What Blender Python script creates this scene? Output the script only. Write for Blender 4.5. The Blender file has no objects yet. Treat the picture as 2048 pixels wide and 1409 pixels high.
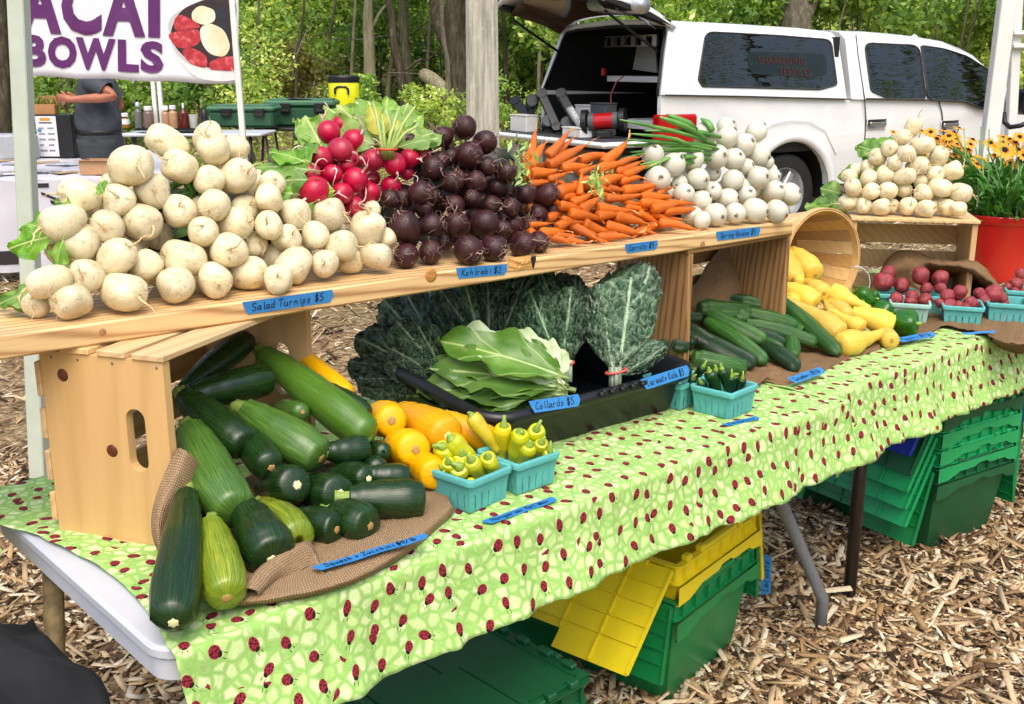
import bpy, bmesh, math, random
import numpy as np
from mathutils import Vector, Matrix, Quaternion
random.seed(7); rng = np.random.default_rng(7)
SC = bpy.context.scene; COL = SC.collection; R = math.radians

# ---------------------------------------------------------------- camera, sky, sun, exposure
CAM_LOC = Vector((-.5505, -1.3467, 1.55)); PITCH = R(14.95); FPX = 2150.0; CX, CY = 1024.0, 704.5
_h = Vector((.673, .739, 0)).normalized()
FWD = Vector((_h.x*math.cos(PITCH), _h.y*math.cos(PITCH), -math.sin(PITCH)))
RGT = Vector((_h.y, -_h.x, 0)); UP = RGT.cross(FWD)
cd = bpy.data.cameras.new('camera'); cam = bpy.data.objects.new('camera', cd); COL.objects.link(cam)
cd.sensor_width = 36; cd.lens = 36*FPX/2048; cd.clip_start = .05; cd.clip_end = 400
m3 = Matrix((RGT, UP, -FWD)).transposed()
cam.matrix_world = Matrix.Translation(CAM_LOC) @ m3.to_4x4()
SC.camera = cam

world = bpy.data.worlds.new('World'); SC.world = world; world.use_nodes = True
wn = world.node_tree.nodes; wl = world.node_tree.links
bg = next(n for n in wn if n.type == 'BACKGROUND')
sky = wn.new('ShaderNodeTexSky'); sky.sky_type = 'NISHITA'; sky.sun_disc = False
SUN_EL, SUN_AZ = R(58), R(215)      # azimuth clockwise from +Y
sky.sun_elevation = SUN_EL; sky.sun_rotation = SUN_AZ; sky.air_density = 1.0; sky.dust_density = 4.5; sky.ozone_density = 1.0
wl.new(sky.outputs[0], bg.inputs[0]); bg.inputs[1].default_value = .15
sd = bpy.data.lights.new('sun', 'SUN'); sd.energy = .95; sd.angle = R(50); sd.color = (1, .94, .84)
sun = bpy.data.objects.new('sun', sd); COL.objects.link(sun)
sdir = Vector((math.sin(SUN_AZ)*math.cos(SUN_EL), math.cos(SUN_AZ)*math.cos(SUN_EL), math.sin(SUN_EL)))
sun.rotation_euler = (-sdir).to_track_quat('-Z', 'Y').to_euler(); sun.location = (0, 0, 6)
vs = SC.view_settings; vs.view_transform = 'Standard'; vs.look = 'None'; vs.gamma = 1; vs.use_curve_mapping = False
vs.exposure = .92
SC.cycles.max_bounces = 8; SC.cycles.diffuse_bounces = 4; SC.cycles.transparent_max_bounces = 8
SC.cycles.use_denoising = True
SC.cycles.caustics_reflective = False; SC.cycles.caustics_refractive = False

# ---------------------------------------------------------------- rays of the photograph onto real planes
def ray(u, v): return FWD + RGT*((u-CX)/FPX) - UP*((v-CY)/FPX)
def atz(u, v, z):
    d = ray(u, v); return CAM_LOC + d*((z-CAM_LOC.z)/d.z)
def aty(u, v, y):
    d = ray(u, v); return CAM_LOC + d*((y-CAM_LOC.y)/d.y)
def atd(u, v, D): return CAM_LOC + ray(u, v)*D
def atplane(u, v, p, n):
    d = ray(u, v); return CAM_LOC + d*((Vector(p)-CAM_LOC).dot(n)/d.dot(n))
def depth(p): return (Vector(p)-CAM_LOC).dot(FWD)
def pix(p):
    q = Vector(p)-CAM_LOC; w = q.dot(FWD); return (CX+FPX*q.dot(RGT)/w, CY-FPX*q.dot(UP)/w)

# ---------------------------------------------------------------- mesh builder
class MB:
    def __init__(s): s.v, s.f, s.m, s.uv = [], [], [], None
    def add(s, verts, faces, mi=0, M=None):
        b = len(s.v)
        s.v += [tuple(M @ Vector(p)) for p in verts] if M is not None else [tuple(p) for p in verts]
        s.f += [tuple(i+b for i in f) for f in faces]; s.m += [mi]*len(faces)
    def box(s, lo, hi, mi=0, M=None, ch=0):
        lo, hi = [min(a, b) for a, b in zip(lo, hi)], [max(a, b) for a, b in zip(lo, hi)]
        if ch <= 0:
            x0, y0, z0 = lo; x1, y1, z1 = hi
            v = [(x0,y0,z0),(x1,y0,z0),(x1,y1,z0),(x0,y1,z0),(x0,y0,z1),(x1,y0,z1),(x1,y1,z1),(x0,y1,z1)]
            s.add(v, [(0,3,2,1),(4,5,6,7),(0,1,5,4),(1,2,6,5),(2,3,7,6),(3,0,4,7)], mi, M); return
        v = []; f = []; idx = {}
        for sx in (0,1):
            for sy in (0,1):
                for sz in (0,1):
                    c = [(hi if q else lo)[k] for k, q in enumerate((sx,sy,sz))]
                    for ax in range(3):
                        p = [c[k] + ((-ch if (sx,sy,sz)[k] else ch) if k != ax else 0) for k in range(3)]
                        idx[(sx,sy,sz,ax)] = len(v); v.append(tuple(p))
        I = lambda a,b,c,ax: idx[(a,b,c,ax)]
        for ax in range(3):
            for q in (0,1):
                o = [(0,0),(1,0),(1,1),(0,1)]
                def key(ab):
                    k = [0,0,0]; k[ax] = q; k[(ax+1)%3], k[(ax+2)%3] = ab; return k
                fc = [I(*key(ab), ax) for ab in o]
                f.append(tuple(fc if q else fc[::-1]))
        for ax in range(3):       # edges along ax
            b, c = (ax+1)%3, (ax+2)%3
            for sb in (0,1):
                for sc in (0,1):
                    def k(t): 
                        q = [0,0,0]; q[ax] = t; q[b] = sb; q[c] = sc; return q
                    fc = [I(*k(0),b), I(*k(1),b), I(*k(1),c), I(*k(0),c)]
                    f.append(tuple(fc if (sb == sc) else fc[::-1]))
        for sx in (0,1):
            for sy in (0,1):
                for sz in (0,1):
                    fc = [I(sx,sy,sz,a) for a in range(3)]
                    f.append(tuple(fc if (sx+sy+sz) % 2 == 1 else fc[::-1]))
        s.add(v, f, mi, M)
    def loft(s, rings, mi=0, close=True, cap0=True, cap1=True, M=None):
        n = len(rings[0]); v = [p for r in rings for p in r]; f = []
        for i in range(len(rings)-1):
            for j in range(n if close else n-1):
                k = (j+1) % n
                f.append((i*n+j, i*n+k, (i+1)*n+k, (i+1)*n+j))
        if cap0 and close: f.append(tuple(range(n))[::-1])
        if cap1 and close: f.append(tuple((len(rings)-1)*n+j for j in range(n)))
        s.add(v, f, mi, M)
    def tube(s, pts, rad, n=6, mi=0, cap=True, M=None, flat=1.0):
        pts = [Vector(p) for p in pts]
        if not hasattr(rad, '__len__'): rad = [rad]*len(pts)
        rings = []; nrm = None
        for i, p in enumerate(pts):
            t = (pts[min(i+1, len(pts)-1)] - pts[max(i-1, 0)])
            t = t.normalized() if t.length > 1e-9 else Vector((0,0,1))
            if nrm is None:
                a = Vector((0,0,1)) if abs(t.z) < .9 else Vector((1,0,0)); nrm = t.cross(a).normalized()
            else:
                nrm = (nrm - t*nrm.dot(t)); nrm = nrm.normalized() if nrm.length > 1e-9 else t.orthogonal().normalized()
            bi = t.cross(nrm)
            rings.append([p + (nrm*math.cos(2*math.pi*j/n) + bi*math.sin(2*math.pi*j/n)*flat)*rad[i] for j in range(n)])
        s.loft(rings, mi, True, cap, cap, M)
    def lathe(s, prof, n=16, mi=0, M=None, fr=None, caps=True):
        rings = []
        for r, z in prof:
            rings.append([((r*(fr(a, z) if fr else 1))*math.cos(a), (r*(fr(a, z) if fr else 1))*math.sin(a), z) for a in [2*math.pi*j/n for j in range(n)]])
        s.loft(rings, mi, True, caps and prof[0][0] > 1e-6, caps and prof[-1][0] > 1e-6, M)
    def grid(s, P, mi=0, M=None):
        nu, nv = len(P), len(P[0])
        v = [p for r in P for p in r]
        f = [(i*nv+j, (i+1)*nv+j, (i+1)*nv+j+1, i*nv+j+1) for i in range(nu-1) for j in range(nv-1)]
        s.add(v, f, mi, M)
    def mesh(s, name, mats=(), smooth=True):
        me = bpy.data.meshes.new(name); me.from_pydata(s.v, [], s.f)
        for m in mats: me.materials.append(m)
        if any(s.m): me.polygons.foreach_set('material_index', s.m)
        if smooth: me.polygons.foreach_set('use_smooth', [True]*len(me.polygons))
        me.update(); return me

def nice(name): return name
def link(name, data, parent=None, M=None):
    o = bpy.data.objects.new(name, data); COL.objects.link(o)
    if M is not None: o.matrix_world = M
    if parent is not None:
        o.parent = parent
        o.matrix_parent_inverse = parent.matrix_world.inverted()
    return o
def obj(name, mb, mats, parent=None, smooth=True, sharp=None, M=None):
    if not isinstance(mats, (list, tuple)): mats = [mats]
    me = mb.mesh(name, mats, smooth)
    if sharp is not None and smooth:
        me.set_sharp_from_angle(angle=R(sharp))
    return link(name, me, parent, M)
def tag(o, label=None, cat=None, group=None, kind=None):
    if label: o['label'] = label
    if cat: o['category'] = cat
    if group: o['group'] = group
    if kind: o['kind'] = kind
    return o
def thing(name, label, cat, loc=(0,0,0), group=None, rotz=0):
    o = bpy.data.objects.new(name, None); COL.objects.link(o)
    o.matrix_world = Matrix.Translation(Vector(loc)) @ Matrix.Rotation(rotz, 4, 'Z'); o.empty_display_size = .05
    return tag(o, label, cat, group)
def part(name, me, parent, M=None):           # local matrix under a thing
    o = bpy.data.objects.new(name, me); COL.objects.link(o); o.parent = parent
    if M is not None: o.matrix_local = M
    return o
def frame(o, x, z=None, y=None):
    """4x4 with origin o and x axis along x"""
    x = Vector(x).normalized()
    if y is not None:
        y = Vector(y); y = (y-x*y.dot(x)).normalized(); z = x.cross(y)
    else:
        z = Vector(z if z is not None else (0,0,1)); z = (z-x*z.dot(x)).normalized(); y = z.cross(x)
    M = Matrix((x, y, z)).transposed().to_4x4(); M.translation = Vector(o); return M
ORD = ['first','second','third','fourth','fifth','sixth','seventh','eighth','ninth','tenth','eleventh','twelfth','thirteenth','fourteenth','fifteenth','sixteenth','seventeenth','eighteenth','nineteenth','twentieth']

# ---------------------------------------------------------------- materials
def lin(h):
    h = h.lstrip('#'); r = [int(h[i:i+2], 16)/255 for i in (0,2,4)]
    return tuple(c/12.92 if c <= .04045 else ((c+.055)/1.055)**2.4 for c in r) + (1,)
def C4(c): return lin(c) if isinstance(c, str) else (tuple(c) + (1,) if len(c) == 3 else tuple(c))
class Mat:
    def __init__(s, name, color=(.5,.5,.5), rough=.5, metal=0, spec=.5, **kw):
        s.m = bpy.data.materials.new(name); s.m.use_nodes = True; s.t = s.m.node_tree
        s.b = next(n for n in s.t.nodes if n.type == 'BSDF_PRINCIPLED'); s.out = next(n for n in s.t.nodes if n.type == 'OUTPUT_MATERIAL')
        s.set('Base Color', color if not isinstance(color, (str, tuple, list)) else C4(color)); s.set('Roughness', rough); s.set('Metallic', metal); s.set('Specular IOR Level', spec)
        for k, v in kw.items(): s.set(k.replace('_', ' '), v)
    def inp(s, sock, v):
        if isinstance(v, bpy.types.NodeSocket): s.t.links.new(v, sock)
        elif v is not None:
            if isinstance(v, str): v = C4(v)
            if sock.type == 'RGBA' and hasattr(v, '__len__') and len(v) == 3: v = C4(v)
            sock.default_value = v
    def set(s, k, v): s.inp(s.b.inputs[k], v)
    def n(s, t, **kw):
        nd = s.t.nodes.new('ShaderNode'+t)
        for k, v in kw.items():
            if k.startswith('_'): s.inp(nd.inputs[int(k[1:])] if k[1:].isdigit() else nd.inputs[k[1:].replace('_', ' ')], v)
            else: setattr(nd, k, v)
        return nd
    def co(s, k='Object'): return s.n('TexCoord').outputs[k]
    def geo(s): return s.n('NewGeometry')
    def rnd(s): return s.n('ObjectInfo').outputs['Random']
    def map(s, v, scale=(1,1,1), loc=(0,0,0), rot=(0,0,0)):
        nd = s.n('Mapping'); s.inp(nd.inputs[0], v); s.inp(nd.inputs[1], loc); s.inp(nd.inputs[2], rot); s.inp(nd.inputs[3], scale); return nd.outputs[0]
    def noise(s, v=None, scale=5, detail=3, rough=.5, dist=0, out=0, w=None):
        nd = s.n('TexNoise'); 
        if w is not None: nd.noise_dimensions = '4D'; s.inp(nd.inputs['W'], w)
        if v is not None: s.inp(nd.inputs['Vector'], v)
        s.inp(nd.inputs['Scale'], scale); s.inp(nd.inputs['Detail'], detail); s.inp(nd.inputs['Roughness'], rough); s.inp(nd.inputs['Distortion'], dist)
        return nd.outputs[out]
    def vor(s, v=None, scale=5, feature='F1', rand=1.0):
        nd = s.n('TexVoronoi', feature=feature)
        if v is not None: s.inp(nd.inputs['Vector'], v)
        s.inp(nd.inputs['Scale'], scale); s.inp(nd.inputs['Randomness'], rand); return nd
    def ramp(s, f, stops, interp='LINEAR'):
        nd = s.n('ValToRGB'); s.inp(nd.inputs[0], f); e = nd.color_ramp.elements; nd.color_ramp.interpolation = interp
        while len(e) < len(stops): e.new(.5)
        for el, (p, c) in zip(e, stops):
            el.position = p; el.color = C4(c) if not isinstance(c, (int, float)) else (c, c, c, 1)
        return nd.outputs[0]
    def mix(s, f, a, b, blend='MIX'):
        nd = s.n('Mix', data_type='RGBA', blend_type=blend); s.inp(nd.inputs[0], f); s.inp(nd.inputs[6], C4(a) if not isinstance(a, bpy.types.NodeSocket) else a); s.inp(nd.inputs[7], C4(b) if not isinstance(b, bpy.types.NodeSocket) else b); return nd.outputs[2]
    def math(s, op, a, b=None, c=None):
        nd = s.n('Math', operation=op); s.inp(nd.inputs[0], a)
        if b is not None: s.inp(nd.inputs[1], b)
        if c is not None: s.inp(nd.inputs[2], c)
        return nd.outputs[0]
    def vmath(s, op, a, b=None, out=0):
        nd = s.n('VectorMath', operation=op); s.inp(nd.inputs[0], a)
        if b is not None: s.inp(nd.inputs[1], b)
        return nd.outputs[out]
    def sep(s, v): nd = s.n('SeparateXYZ'); s.inp(nd.inputs[0], v); return nd.outputs
    def comb(s, x, y, z=0.0):
        nd = s.n('CombineXYZ'); s.inp(nd.inputs[0], x); s.inp(nd.inputs[1], y); s.inp(nd.inputs[2], z); return nd.outputs[0]
    def hsv(s, c, h=.5, sa=1, v=1):
        nd = s.n('HueSaturation'); s.inp(nd.inputs['Color'], c); s.inp(nd.inputs['Hue'], h); s.inp(nd.inputs['Saturation'], sa); s.inp(nd.inputs['Value'], v); return nd.outputs[0]
    def bump(s, h, strength=.3, dist=.01):
        nd = s.n('Bump'); s.inp(nd.inputs['Strength'], strength); s.inp(nd.inputs['Distance'], dist); s.inp(nd.inputs['Height'], h)
        s.t.links.new(nd.outputs[0], s.b.inputs['Normal']); return nd
    def rv(s, amount, base=1.0):       # per-object random factor around base
        return s.math('MULTIPLY_ADD', s.rnd(), amount, base-amount/2)
    def rco(s, k='Object'):            # coordinates shifted per object so copies differ
        r = s.math('MULTIPLY', s.rnd(), 37.0); return s.vmath('ADD', s.co(k), s.comb(r, r, r))
    def leaf(s, trans=.35, tint=(1.15,1.1,.5)):    # thin leaf: part of the light goes through
        col = s.b.inputs['Base Color'].links[0].from_socket if s.b.inputs['Base Color'].links else None
        tr = s.n('BsdfTranslucent')
        if col is not None: s.t.links.new(s.mix(1.0, col, tint, 'MULTIPLY'), tr.inputs[0])
        else:
            c = s.b.inputs['Base Color'].default_value; tr.inputs[0].default_value = (c[0]*tint[0], c[1]*tint[1], c[2]*tint[2], 1)
        if s.b.inputs['Normal'].links: s.t.links.new(s.b.inputs['Normal'].links[0].from_socket, tr.inputs['Normal'])
        mx = s.n('MixShader'); mx.inputs[0].default_value = trans
        s.t.links.new(s.b.outputs[0], mx.inputs[1]); s.t.links.new(tr.outputs[0], mx.inputs[2]); s.t.links.new(mx.outputs[0], s.out.inputs[0])
        return s

def plain(name, color, rough=.5, metal=0, spec=.5, nz=.08, nscale=20, bump=0, bscale=200):
    """flat colour broken up by fine wear"""
    m = Mat(name, color, rough, metal, spec)
    co = m.co(); f = m.noise(co, nscale, 4, .6)
    c = C4(color); lo = tuple(x*(1-nz) for x in c[:3]); hi = tuple(min(1, x*(1+nz)) for x in c[:3])
    m.set('Base Color', m.ramp(f, [(.3, lo), (.7, hi)]))
    m.set('Roughness', m.math('MULTIPLY_ADD', m.noise(co, nscale*2.3, 3), .2, max(rough-.1, .02)))
    if bump: m.bump(m.noise(co, bscale, 3), bump, .002)
    return m.m

def wood(name, light, dark, axis='X', ring=26, rough=.55, grain=.5, rand=.12):
    """sawn pine: long grain bands along the axis, fine fibres, slight difference from board to board"""
    m = Mat(name, light, rough)
    sc = {'X': (.09, 1, 1), 'Y': (1, .09, 1), 'Z': (1, 1, .09)}[axis]
    co = m.map(m.rco(), sc)
    warp = m.noise(co, 7, 2, .5, out=1)
    co2 = m.vmath('ADD', co, m.vmath('SCALE', warp, None)) if False else m.mix(.06, co, warp, 'ADD')
    w = m.n('TexWave', wave_type='BANDS', bands_direction='DIAGONAL', wave_profile='SIN'); m.inp(w.inputs['Vector'], co2); m.inp(w.inputs['Scale'], ring); m.inp(w.inputs['Distortion'], 3.0); m.inp(w.inputs['Detail'], 2); m.inp(w.inputs['Detail Scale'], 1.2)
    fib = m.noise(m.map(m.rco(), tuple(x*(1 if x > .5 else .25) for x in sc)), 160, 3, .6)
    big = m.noise(m.rco(), 4, 2)
    f = m.math('ADD', m.math('MULTIPLY', m.math('POWER', w.outputs[1], 3), grain*.75), m.math('MULTIPLY', fib, .35))
    f = m.math('ADD', f, m.math('MULTIPLY_ADD', big, .3, -.15))
    c = m.ramp(f, [(.05, light), (.95, dark)])
    c = m.hsv(c, .5, m.rv(.15, 1.0), m.rv(rand*2, 1.0)); m.set('Base Color', c)
    m.bump(m.math('ADD', fib, w.outputs[1]), .12, .001)
    return m.m
from mathutils import noise as mnoise
# ================================================================ SETTING: ground, tables, cloths, shelf, crates
PINE = wood('pine_pale', '#d8b888', '#b48a56', 'X', 22); PINEZ = wood('pine_pale_upright', '#d2ab74', '#b48a54', 'Z', 9, grain=.35); PINEY = wood('pine_pale_cross', '#d4b688', '#b4905e', 'Y', 20)
PLANKM = wood('fir_plank', '#d8b888', '#8f653c', 'X', 26, grain=.8); FIRZ = wood('fir_upright', '#a98257', '#6e4a2c', 'Z', 34, grain=.9)
KNOT = plain('pine_knot', '#5a2c16', .45, nz=.35, nscale=120)

def h_ground(x, y):
    r = (x-CAM_LOC.x)*RGT.x + (y-CAM_LOC.y)*RGT.y; f = (x-CAM_LOC.x)*_h.x + (y-CAM_LOC.y)*_h.y
    t = np.clip(f-15.5, 0, 60); left = np.clip((9-r)/10, .3, 1.0)
    return (.03*t + .0058*t*t)*left + .018*np.sin(x*1.7+y*.8)*np.clip(f/6-.8, 0, 1)
gm = Mat('chip_soil', (.3,.2,.12), .95, spec=.2); _co = gm.co()
n1 = gm.noise(_co, 26, 5, .7, .6); n2 = gm.noise(_co, .5, 3)
gcol = gm.ramp(n1, [(.28, '#32241a'), (.45, '#6f5a40'), (.58, '#a08a68'), (.75, '#cfbd9c')])
gcol = gm.mix(gm.ramp(n2, [(.45, 0), (.7, .55)]), gcol, '#55603a', 'MIX'); gm.set('Base Color', gcol); gm.bump(n1, .8, .02)
xs = np.concatenate([np.linspace(-60, -6, 16)[:-1], np.linspace(-6, 26, 80), np.linspace(26, 90, 22)[1:]])
ys = np.concatenate([np.linspace(-40, -4, 12)[:-1], np.linspace(-4, 32, 80), np.linspace(32, 110, 26)[1:]])
X, Y = np.meshgrid(xs, ys, indexing='ij'); Z = h_ground(X, Y)
b = MB(); b.grid([[(X[i,j], Y[i,j], Z[i,j]) for j in range(len(ys))] for i in range(len(xs))])
ground = tag(obj('ground', b, gm.m), kind='structure')

# wood chips: nobody could count them
def chips(name, xy, size, zoff=.0, seed=1):
    g = np.random.default_rng(seed); n = len(xy)
    L = size*g.lognormal(0, .55, n)*1.0; W = L*g.uniform(.14, .5, n); T = np.minimum(W*.35, .004)*g.uniform(.5, 1.2, n)
    W = np.minimum(W, .017)
    yaw = g.uniform(0, 2*np.pi, n); pitch = g.normal(0, .28, n); roll = g.normal(0, .35, n)
    cy, sy, cp, sp, cr, sr = np.cos(yaw), np.sin(yaw), np.cos(pitch), np.sin(pitch), np.cos(roll), np.sin(roll)
    ax = np.stack([cy*cp, sy*cp, sp], 1); side = np.stack([-sy*cr, cy*cr, sr], 1); nz = np.cross(ax, side)
    c = np.stack([xy[:,0], xy[:,1], h_ground(xy[:,0], xy[:,1]) + np.abs(sp)*L*.4 + zoff + g.uniform(0, .012, n)], 1)
    V = np.empty((n, 8, 3)); k = 0
    tp = g.uniform(.45, 1, (n, 1)); sk = g.uniform(-.4, .4, (n, 1))*W[:,None]
    for sz in (-1, 1):
        for (sx, sy_) in ((-1,-1), (1,-1), (1,1), (-1,1)):
            ww = (W/2)[:,None]*(tp if sx > 0 else 1)
            V[:,k] = c + ax*(sx*L/2)[:,None] + ax*(sk*sy_) + side*(sy_*ww) + nz*(sz*T/2)[:,None]; k += 1
    F = np.array([(4,5,6,7),(0,1,5,4),(1,2,6,5),(2,3,7,6),(3,0,4,7)])
    me = bpy.data.meshes.new(name); nf = n*5
    faces = (F[None] + (np.arange(n)*8)[:,None,None]).reshape(-1)
    me.vertices.add(n*8); me.vertices.foreach_set('co', V.reshape(-1)); me.loops.add(nf*4); me.loops.foreach_set('vertex_index', faces.astype(np.int32))
    me.polygons.add(nf); me.polygons.foreach_set('loop_start', np.arange(0, nf*4, 4, dtype=np.int32))
    pal = np.array([lin(h)[:3] for h in ('#c9b08a','#d8c7a6','#b3966d','#86694a','#5a432e','#3a2a1d','#e2d5b8','#a3845c','#c2a680','#6c5138')])
    pc = pal[g.choice(len(pal), n, p=[.15,.13,.12,.11,.11,.09,.09,.09,.07,.04])]*g.uniform(.8, 1.15, (n,1))
    at = me.color_attributes.new('chip', 'FLOAT_COLOR', 'POINT')
    at.data.foreach_set('color', np.concatenate([np.repeat(pc, 8, 0), np.ones((n*8, 1))], 1).reshape(-1).astype(np.float32))
    me.update(calc_edges=True); me.validate(); me.materials.append(CHIPM); return tag(link(name, me), kind='stuff')
cm = Mat('wood_chip', (.4,.3,.2), .8, spec=.25); _a = cm.n('Attribute', attribute_name='chip').outputs[0]
cm.set('Base Color', cm.mix(.35, _a, cm.ramp(cm.noise(cm.co(), 140, 3), [(.3, (.3,.3,.3)), (.7, (1,1,1))]), 'MULTIPLY')); CHIPM = cm.m
def fan(n, f0, f1, pw, seed, umin=-420, umax=2380):
    g = np.random.default_rng(seed); f = f0 + (f1-f0)*g.uniform(0, 1, n)**pw; u = g.uniform(umin, umax, n)
    r = (u-CX)/FPX*(f*math.cos(PITCH)+1.5*math.sin(PITCH))
    return np.stack([CAM_LOC.x + _h.x*f + RGT.x*r, CAM_LOC.y + _h.y*f + RGT.y*r], 1)
chips('wood_chips', np.concatenate([fan(44000, 1.2, 4.2, .62, 3), fan(16000, 1.9, 3.6, .8, 33, 1100, 2140)]), .026, .0, 1)
chips('wood_chips', fan(32000, 4.0, 17, .75, 4), .055, .0, 2)
chips('leaf_litter', fan(20000, 13, 30, .8, 5), .10, .005, 6)

# ---- the two folding tables
TZ = .74
TBLW = plain('white_table_plastic', '#bdc1c9', .42, nz=.05, nscale=9, bump=.15, bscale=120)
GREYM = plain('grey_leg_paint', '#6d7174', .5, 0, nz=.15, nscale=60, bump=.2); RUST = plain('rusty_leg_metal', '#8d7a58', .7, 0, nz=.45, nscale=35, bump=.3); DARKM = plain('dark_brown_leg_metal', '#2c241e', .38, .2, nz=.2, nscale=40)
def table(name, label, x0, x1, y0, y1, legm, kinds):
    t = thing(name, label, 'table', ((x0+x1)/2, (y0+y1)/2, 0), 'folding tables under the produce')
    b = MB(); r = .05; n = 6
    def outline(o):
        P = []
        for cx, cy, a0 in ((x1-r, y0+r, -90), (x1-r, y1-r, 0), (x0+r, y1-r, 90), (x0+r, y0+r, 180)):
            for k in range(n+1):
                a = R(a0+90*k/n); P.append((cx+(r-o)*math.cos(a), cy+(r-o)*math.sin(a)))
        return P
    prof = [(.006, TZ-.002), (0, TZ-.008), (0, TZ-.02), (.006, TZ-.026), (.006, TZ-.058), (.014, TZ-.064), (.03, TZ-.064), (.03, TZ-.03)]
    b.loft([[(x, y, z) for x, y in outline(o)] for o, z in prof], cap0=True, cap1=True)
    b.f[-2] = b.f[-2]
    obj('table_top', b, TBLW, t, sharp=40)
    for path, rad, mt in kinds:
        b = MB(); b.tube(path, rad, 10); obj('leg', b, mt, t)
    for xx in (x0+.22, x1-.22):
        b = MB(); b.tube([(xx, y0+.1, TZ-.09), (xx, y1-.1, TZ-.09)], .012, 8); obj('cross_bar', b, legm, t)
    return t
table('folding_table', 'white plastic folding table with bare end showing beside the black bag', 0, 1.83, 0, .76, GREYM, [
    ([(.06, .6, .69), (.0, .6, 0)], .019, RUST), ([(.2, .1, .70), (.2, .1, .3), (.16, .07, 0)], .016, RUST),
    ([atz(1640, 1262, 0), atz(1640, 1262, 0)+Vector((0, 0, .1)), Vector((1.72, .10, .44)), Vector((1.62, .11, .60)), Vector((1.60, .12, .70))], .017, GREYM), ([(1.92, .62, 0), (1.9, .62, .1), (1.72, .62, .44), (1.6, .62, .70)], .017, GREYM)])
table('folding_table', 'second folding table on slim dark brown legs above the green totes', 1.86, 3.69, .03, .79, DARKM, [
    ([(2.165, .135, 0), (2.165, .135, .70)], .019, DARKM), ([(2.165, .68, 0), (2.165, .68, .70)], .019, DARKM), ([(3.45, .135, 0), (3.45, .135, .70)], .019, DARKM), ([(3.45, .68, 0), (3.45, .68, .70)], .019, DARKM)])

# ---- ladybird cloth: flat print, cloth itself modelled with drape and folds
lm = Mat('ladybird_cloth', (.5,.7,.3), .8, spec=.2); uv = lm.n('UVMap').outputs[0]
wob = lm.mix(.016, uv, lm.noise(uv, 24, 2, out=1), 'ADD')
ed = lm.vor(wob, 44, 'DISTANCE_TO_EDGE'); ce = lm.vor(wob, 44, 'F1')
rr = lm.sep(ce.outputs['Color'])[0]
leafc = lm.ramp(rr, [(0, '#c6d898'), (.35, '#b9d388'), (.6, '#cfdca8'), (1, '#a6c972')])
vein = lm.ramp(lm.noise(wob, 90, 2), [(.45, 0), (.55, 1)])
leafc = lm.mix(lm.math('MULTIPLY', vein, .16), leafc, '#86b352')
base = lm.mix(lm.ramp(ed.outputs['Distance'], [(.05, 1), (.2, 0)]), leafc, '#8fba62')
base = lm.mix(lm.ramp(ed.outputs['Distance'], [(.11, 0), (.12, .45), (.135, .45), (.15, 0)]), base, '#7f9c56')
bv = lm.vor(uv, 18.8, 'F1', .6); loc = lm.vmath('SUBTRACT', lm.vmath('SCALE', uv), lm.vmath('SCALE', bv.outputs['Position']))
for nd in (loc.node.inputs[0].links[0].from_node, loc.node.inputs[1].links[0].from_node): nd.inputs['Scale'].default_value = 18.8
loc.node.inputs[1].links[0].from_node.inputs['Scale'].default_value = 18.8
_c = lm.sep(bv.outputs['Color']); rot = lm.n('VectorRotate', rotation_type='Z_AXIS'); lm.inp(rot.inputs['Vector'], loc); lm.inp(rot.inputs['Angle'], lm.math('MULTIPLY_ADD', _c[0], 2.4, .4))
lx, ly, _ = lm.sep(rot.outputs[0])
def ell(ax, ay, sx, sy):
    a = lm.math('DIVIDE', lm.math('SUBTRACT', lx, ax), sx); c = lm.math('DIVIDE', lm.math('SUBTRACT', ly, ay), sy)
    return lm.math('LESS_THAN', lm.math('ADD', lm.math('MULTIPLY', a, a), lm.math('MULTIPLY', c, c)), 1.0)
def over(base, f, c): return lm.mix(f, base, c)
for s in (-1, 1):
    base = over(base, ell(.31, .07*s, .075, .012), '#2a2622')
base = over(base, ell(.16, 0, .07, .09), '#231718'); base = over(base, ell(0, 0, .195, .155), '#92283a')
base = over(base, ell(.16, 0, .05, .085), '#2a1718'); base = over(base, ell(-.02, 0, .19, .008), '#4d1420')
for (a, c) in ((.07,.085), (.07,-.085), (-.03,.10), (-.03,-.10), (-.11,.07), (-.11,-.07), (.03,.04), (-.07,-.035)):
    base = over(base, ell(a, c, .028, .026), '#2b1216')
weave = lm.noise(uv, 900, 1); lm.set('Base Color', base); lm.set('Roughness', .85)
lm.bump(lm.math('ADD', lm.math('MULTIPLY', weave, .5), lm.math('MULTIPLY', lm.noise(uv, 26, 4, .65, 1.2), 2.5)), .4, .004); CLOTHM = lm.m

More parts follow.
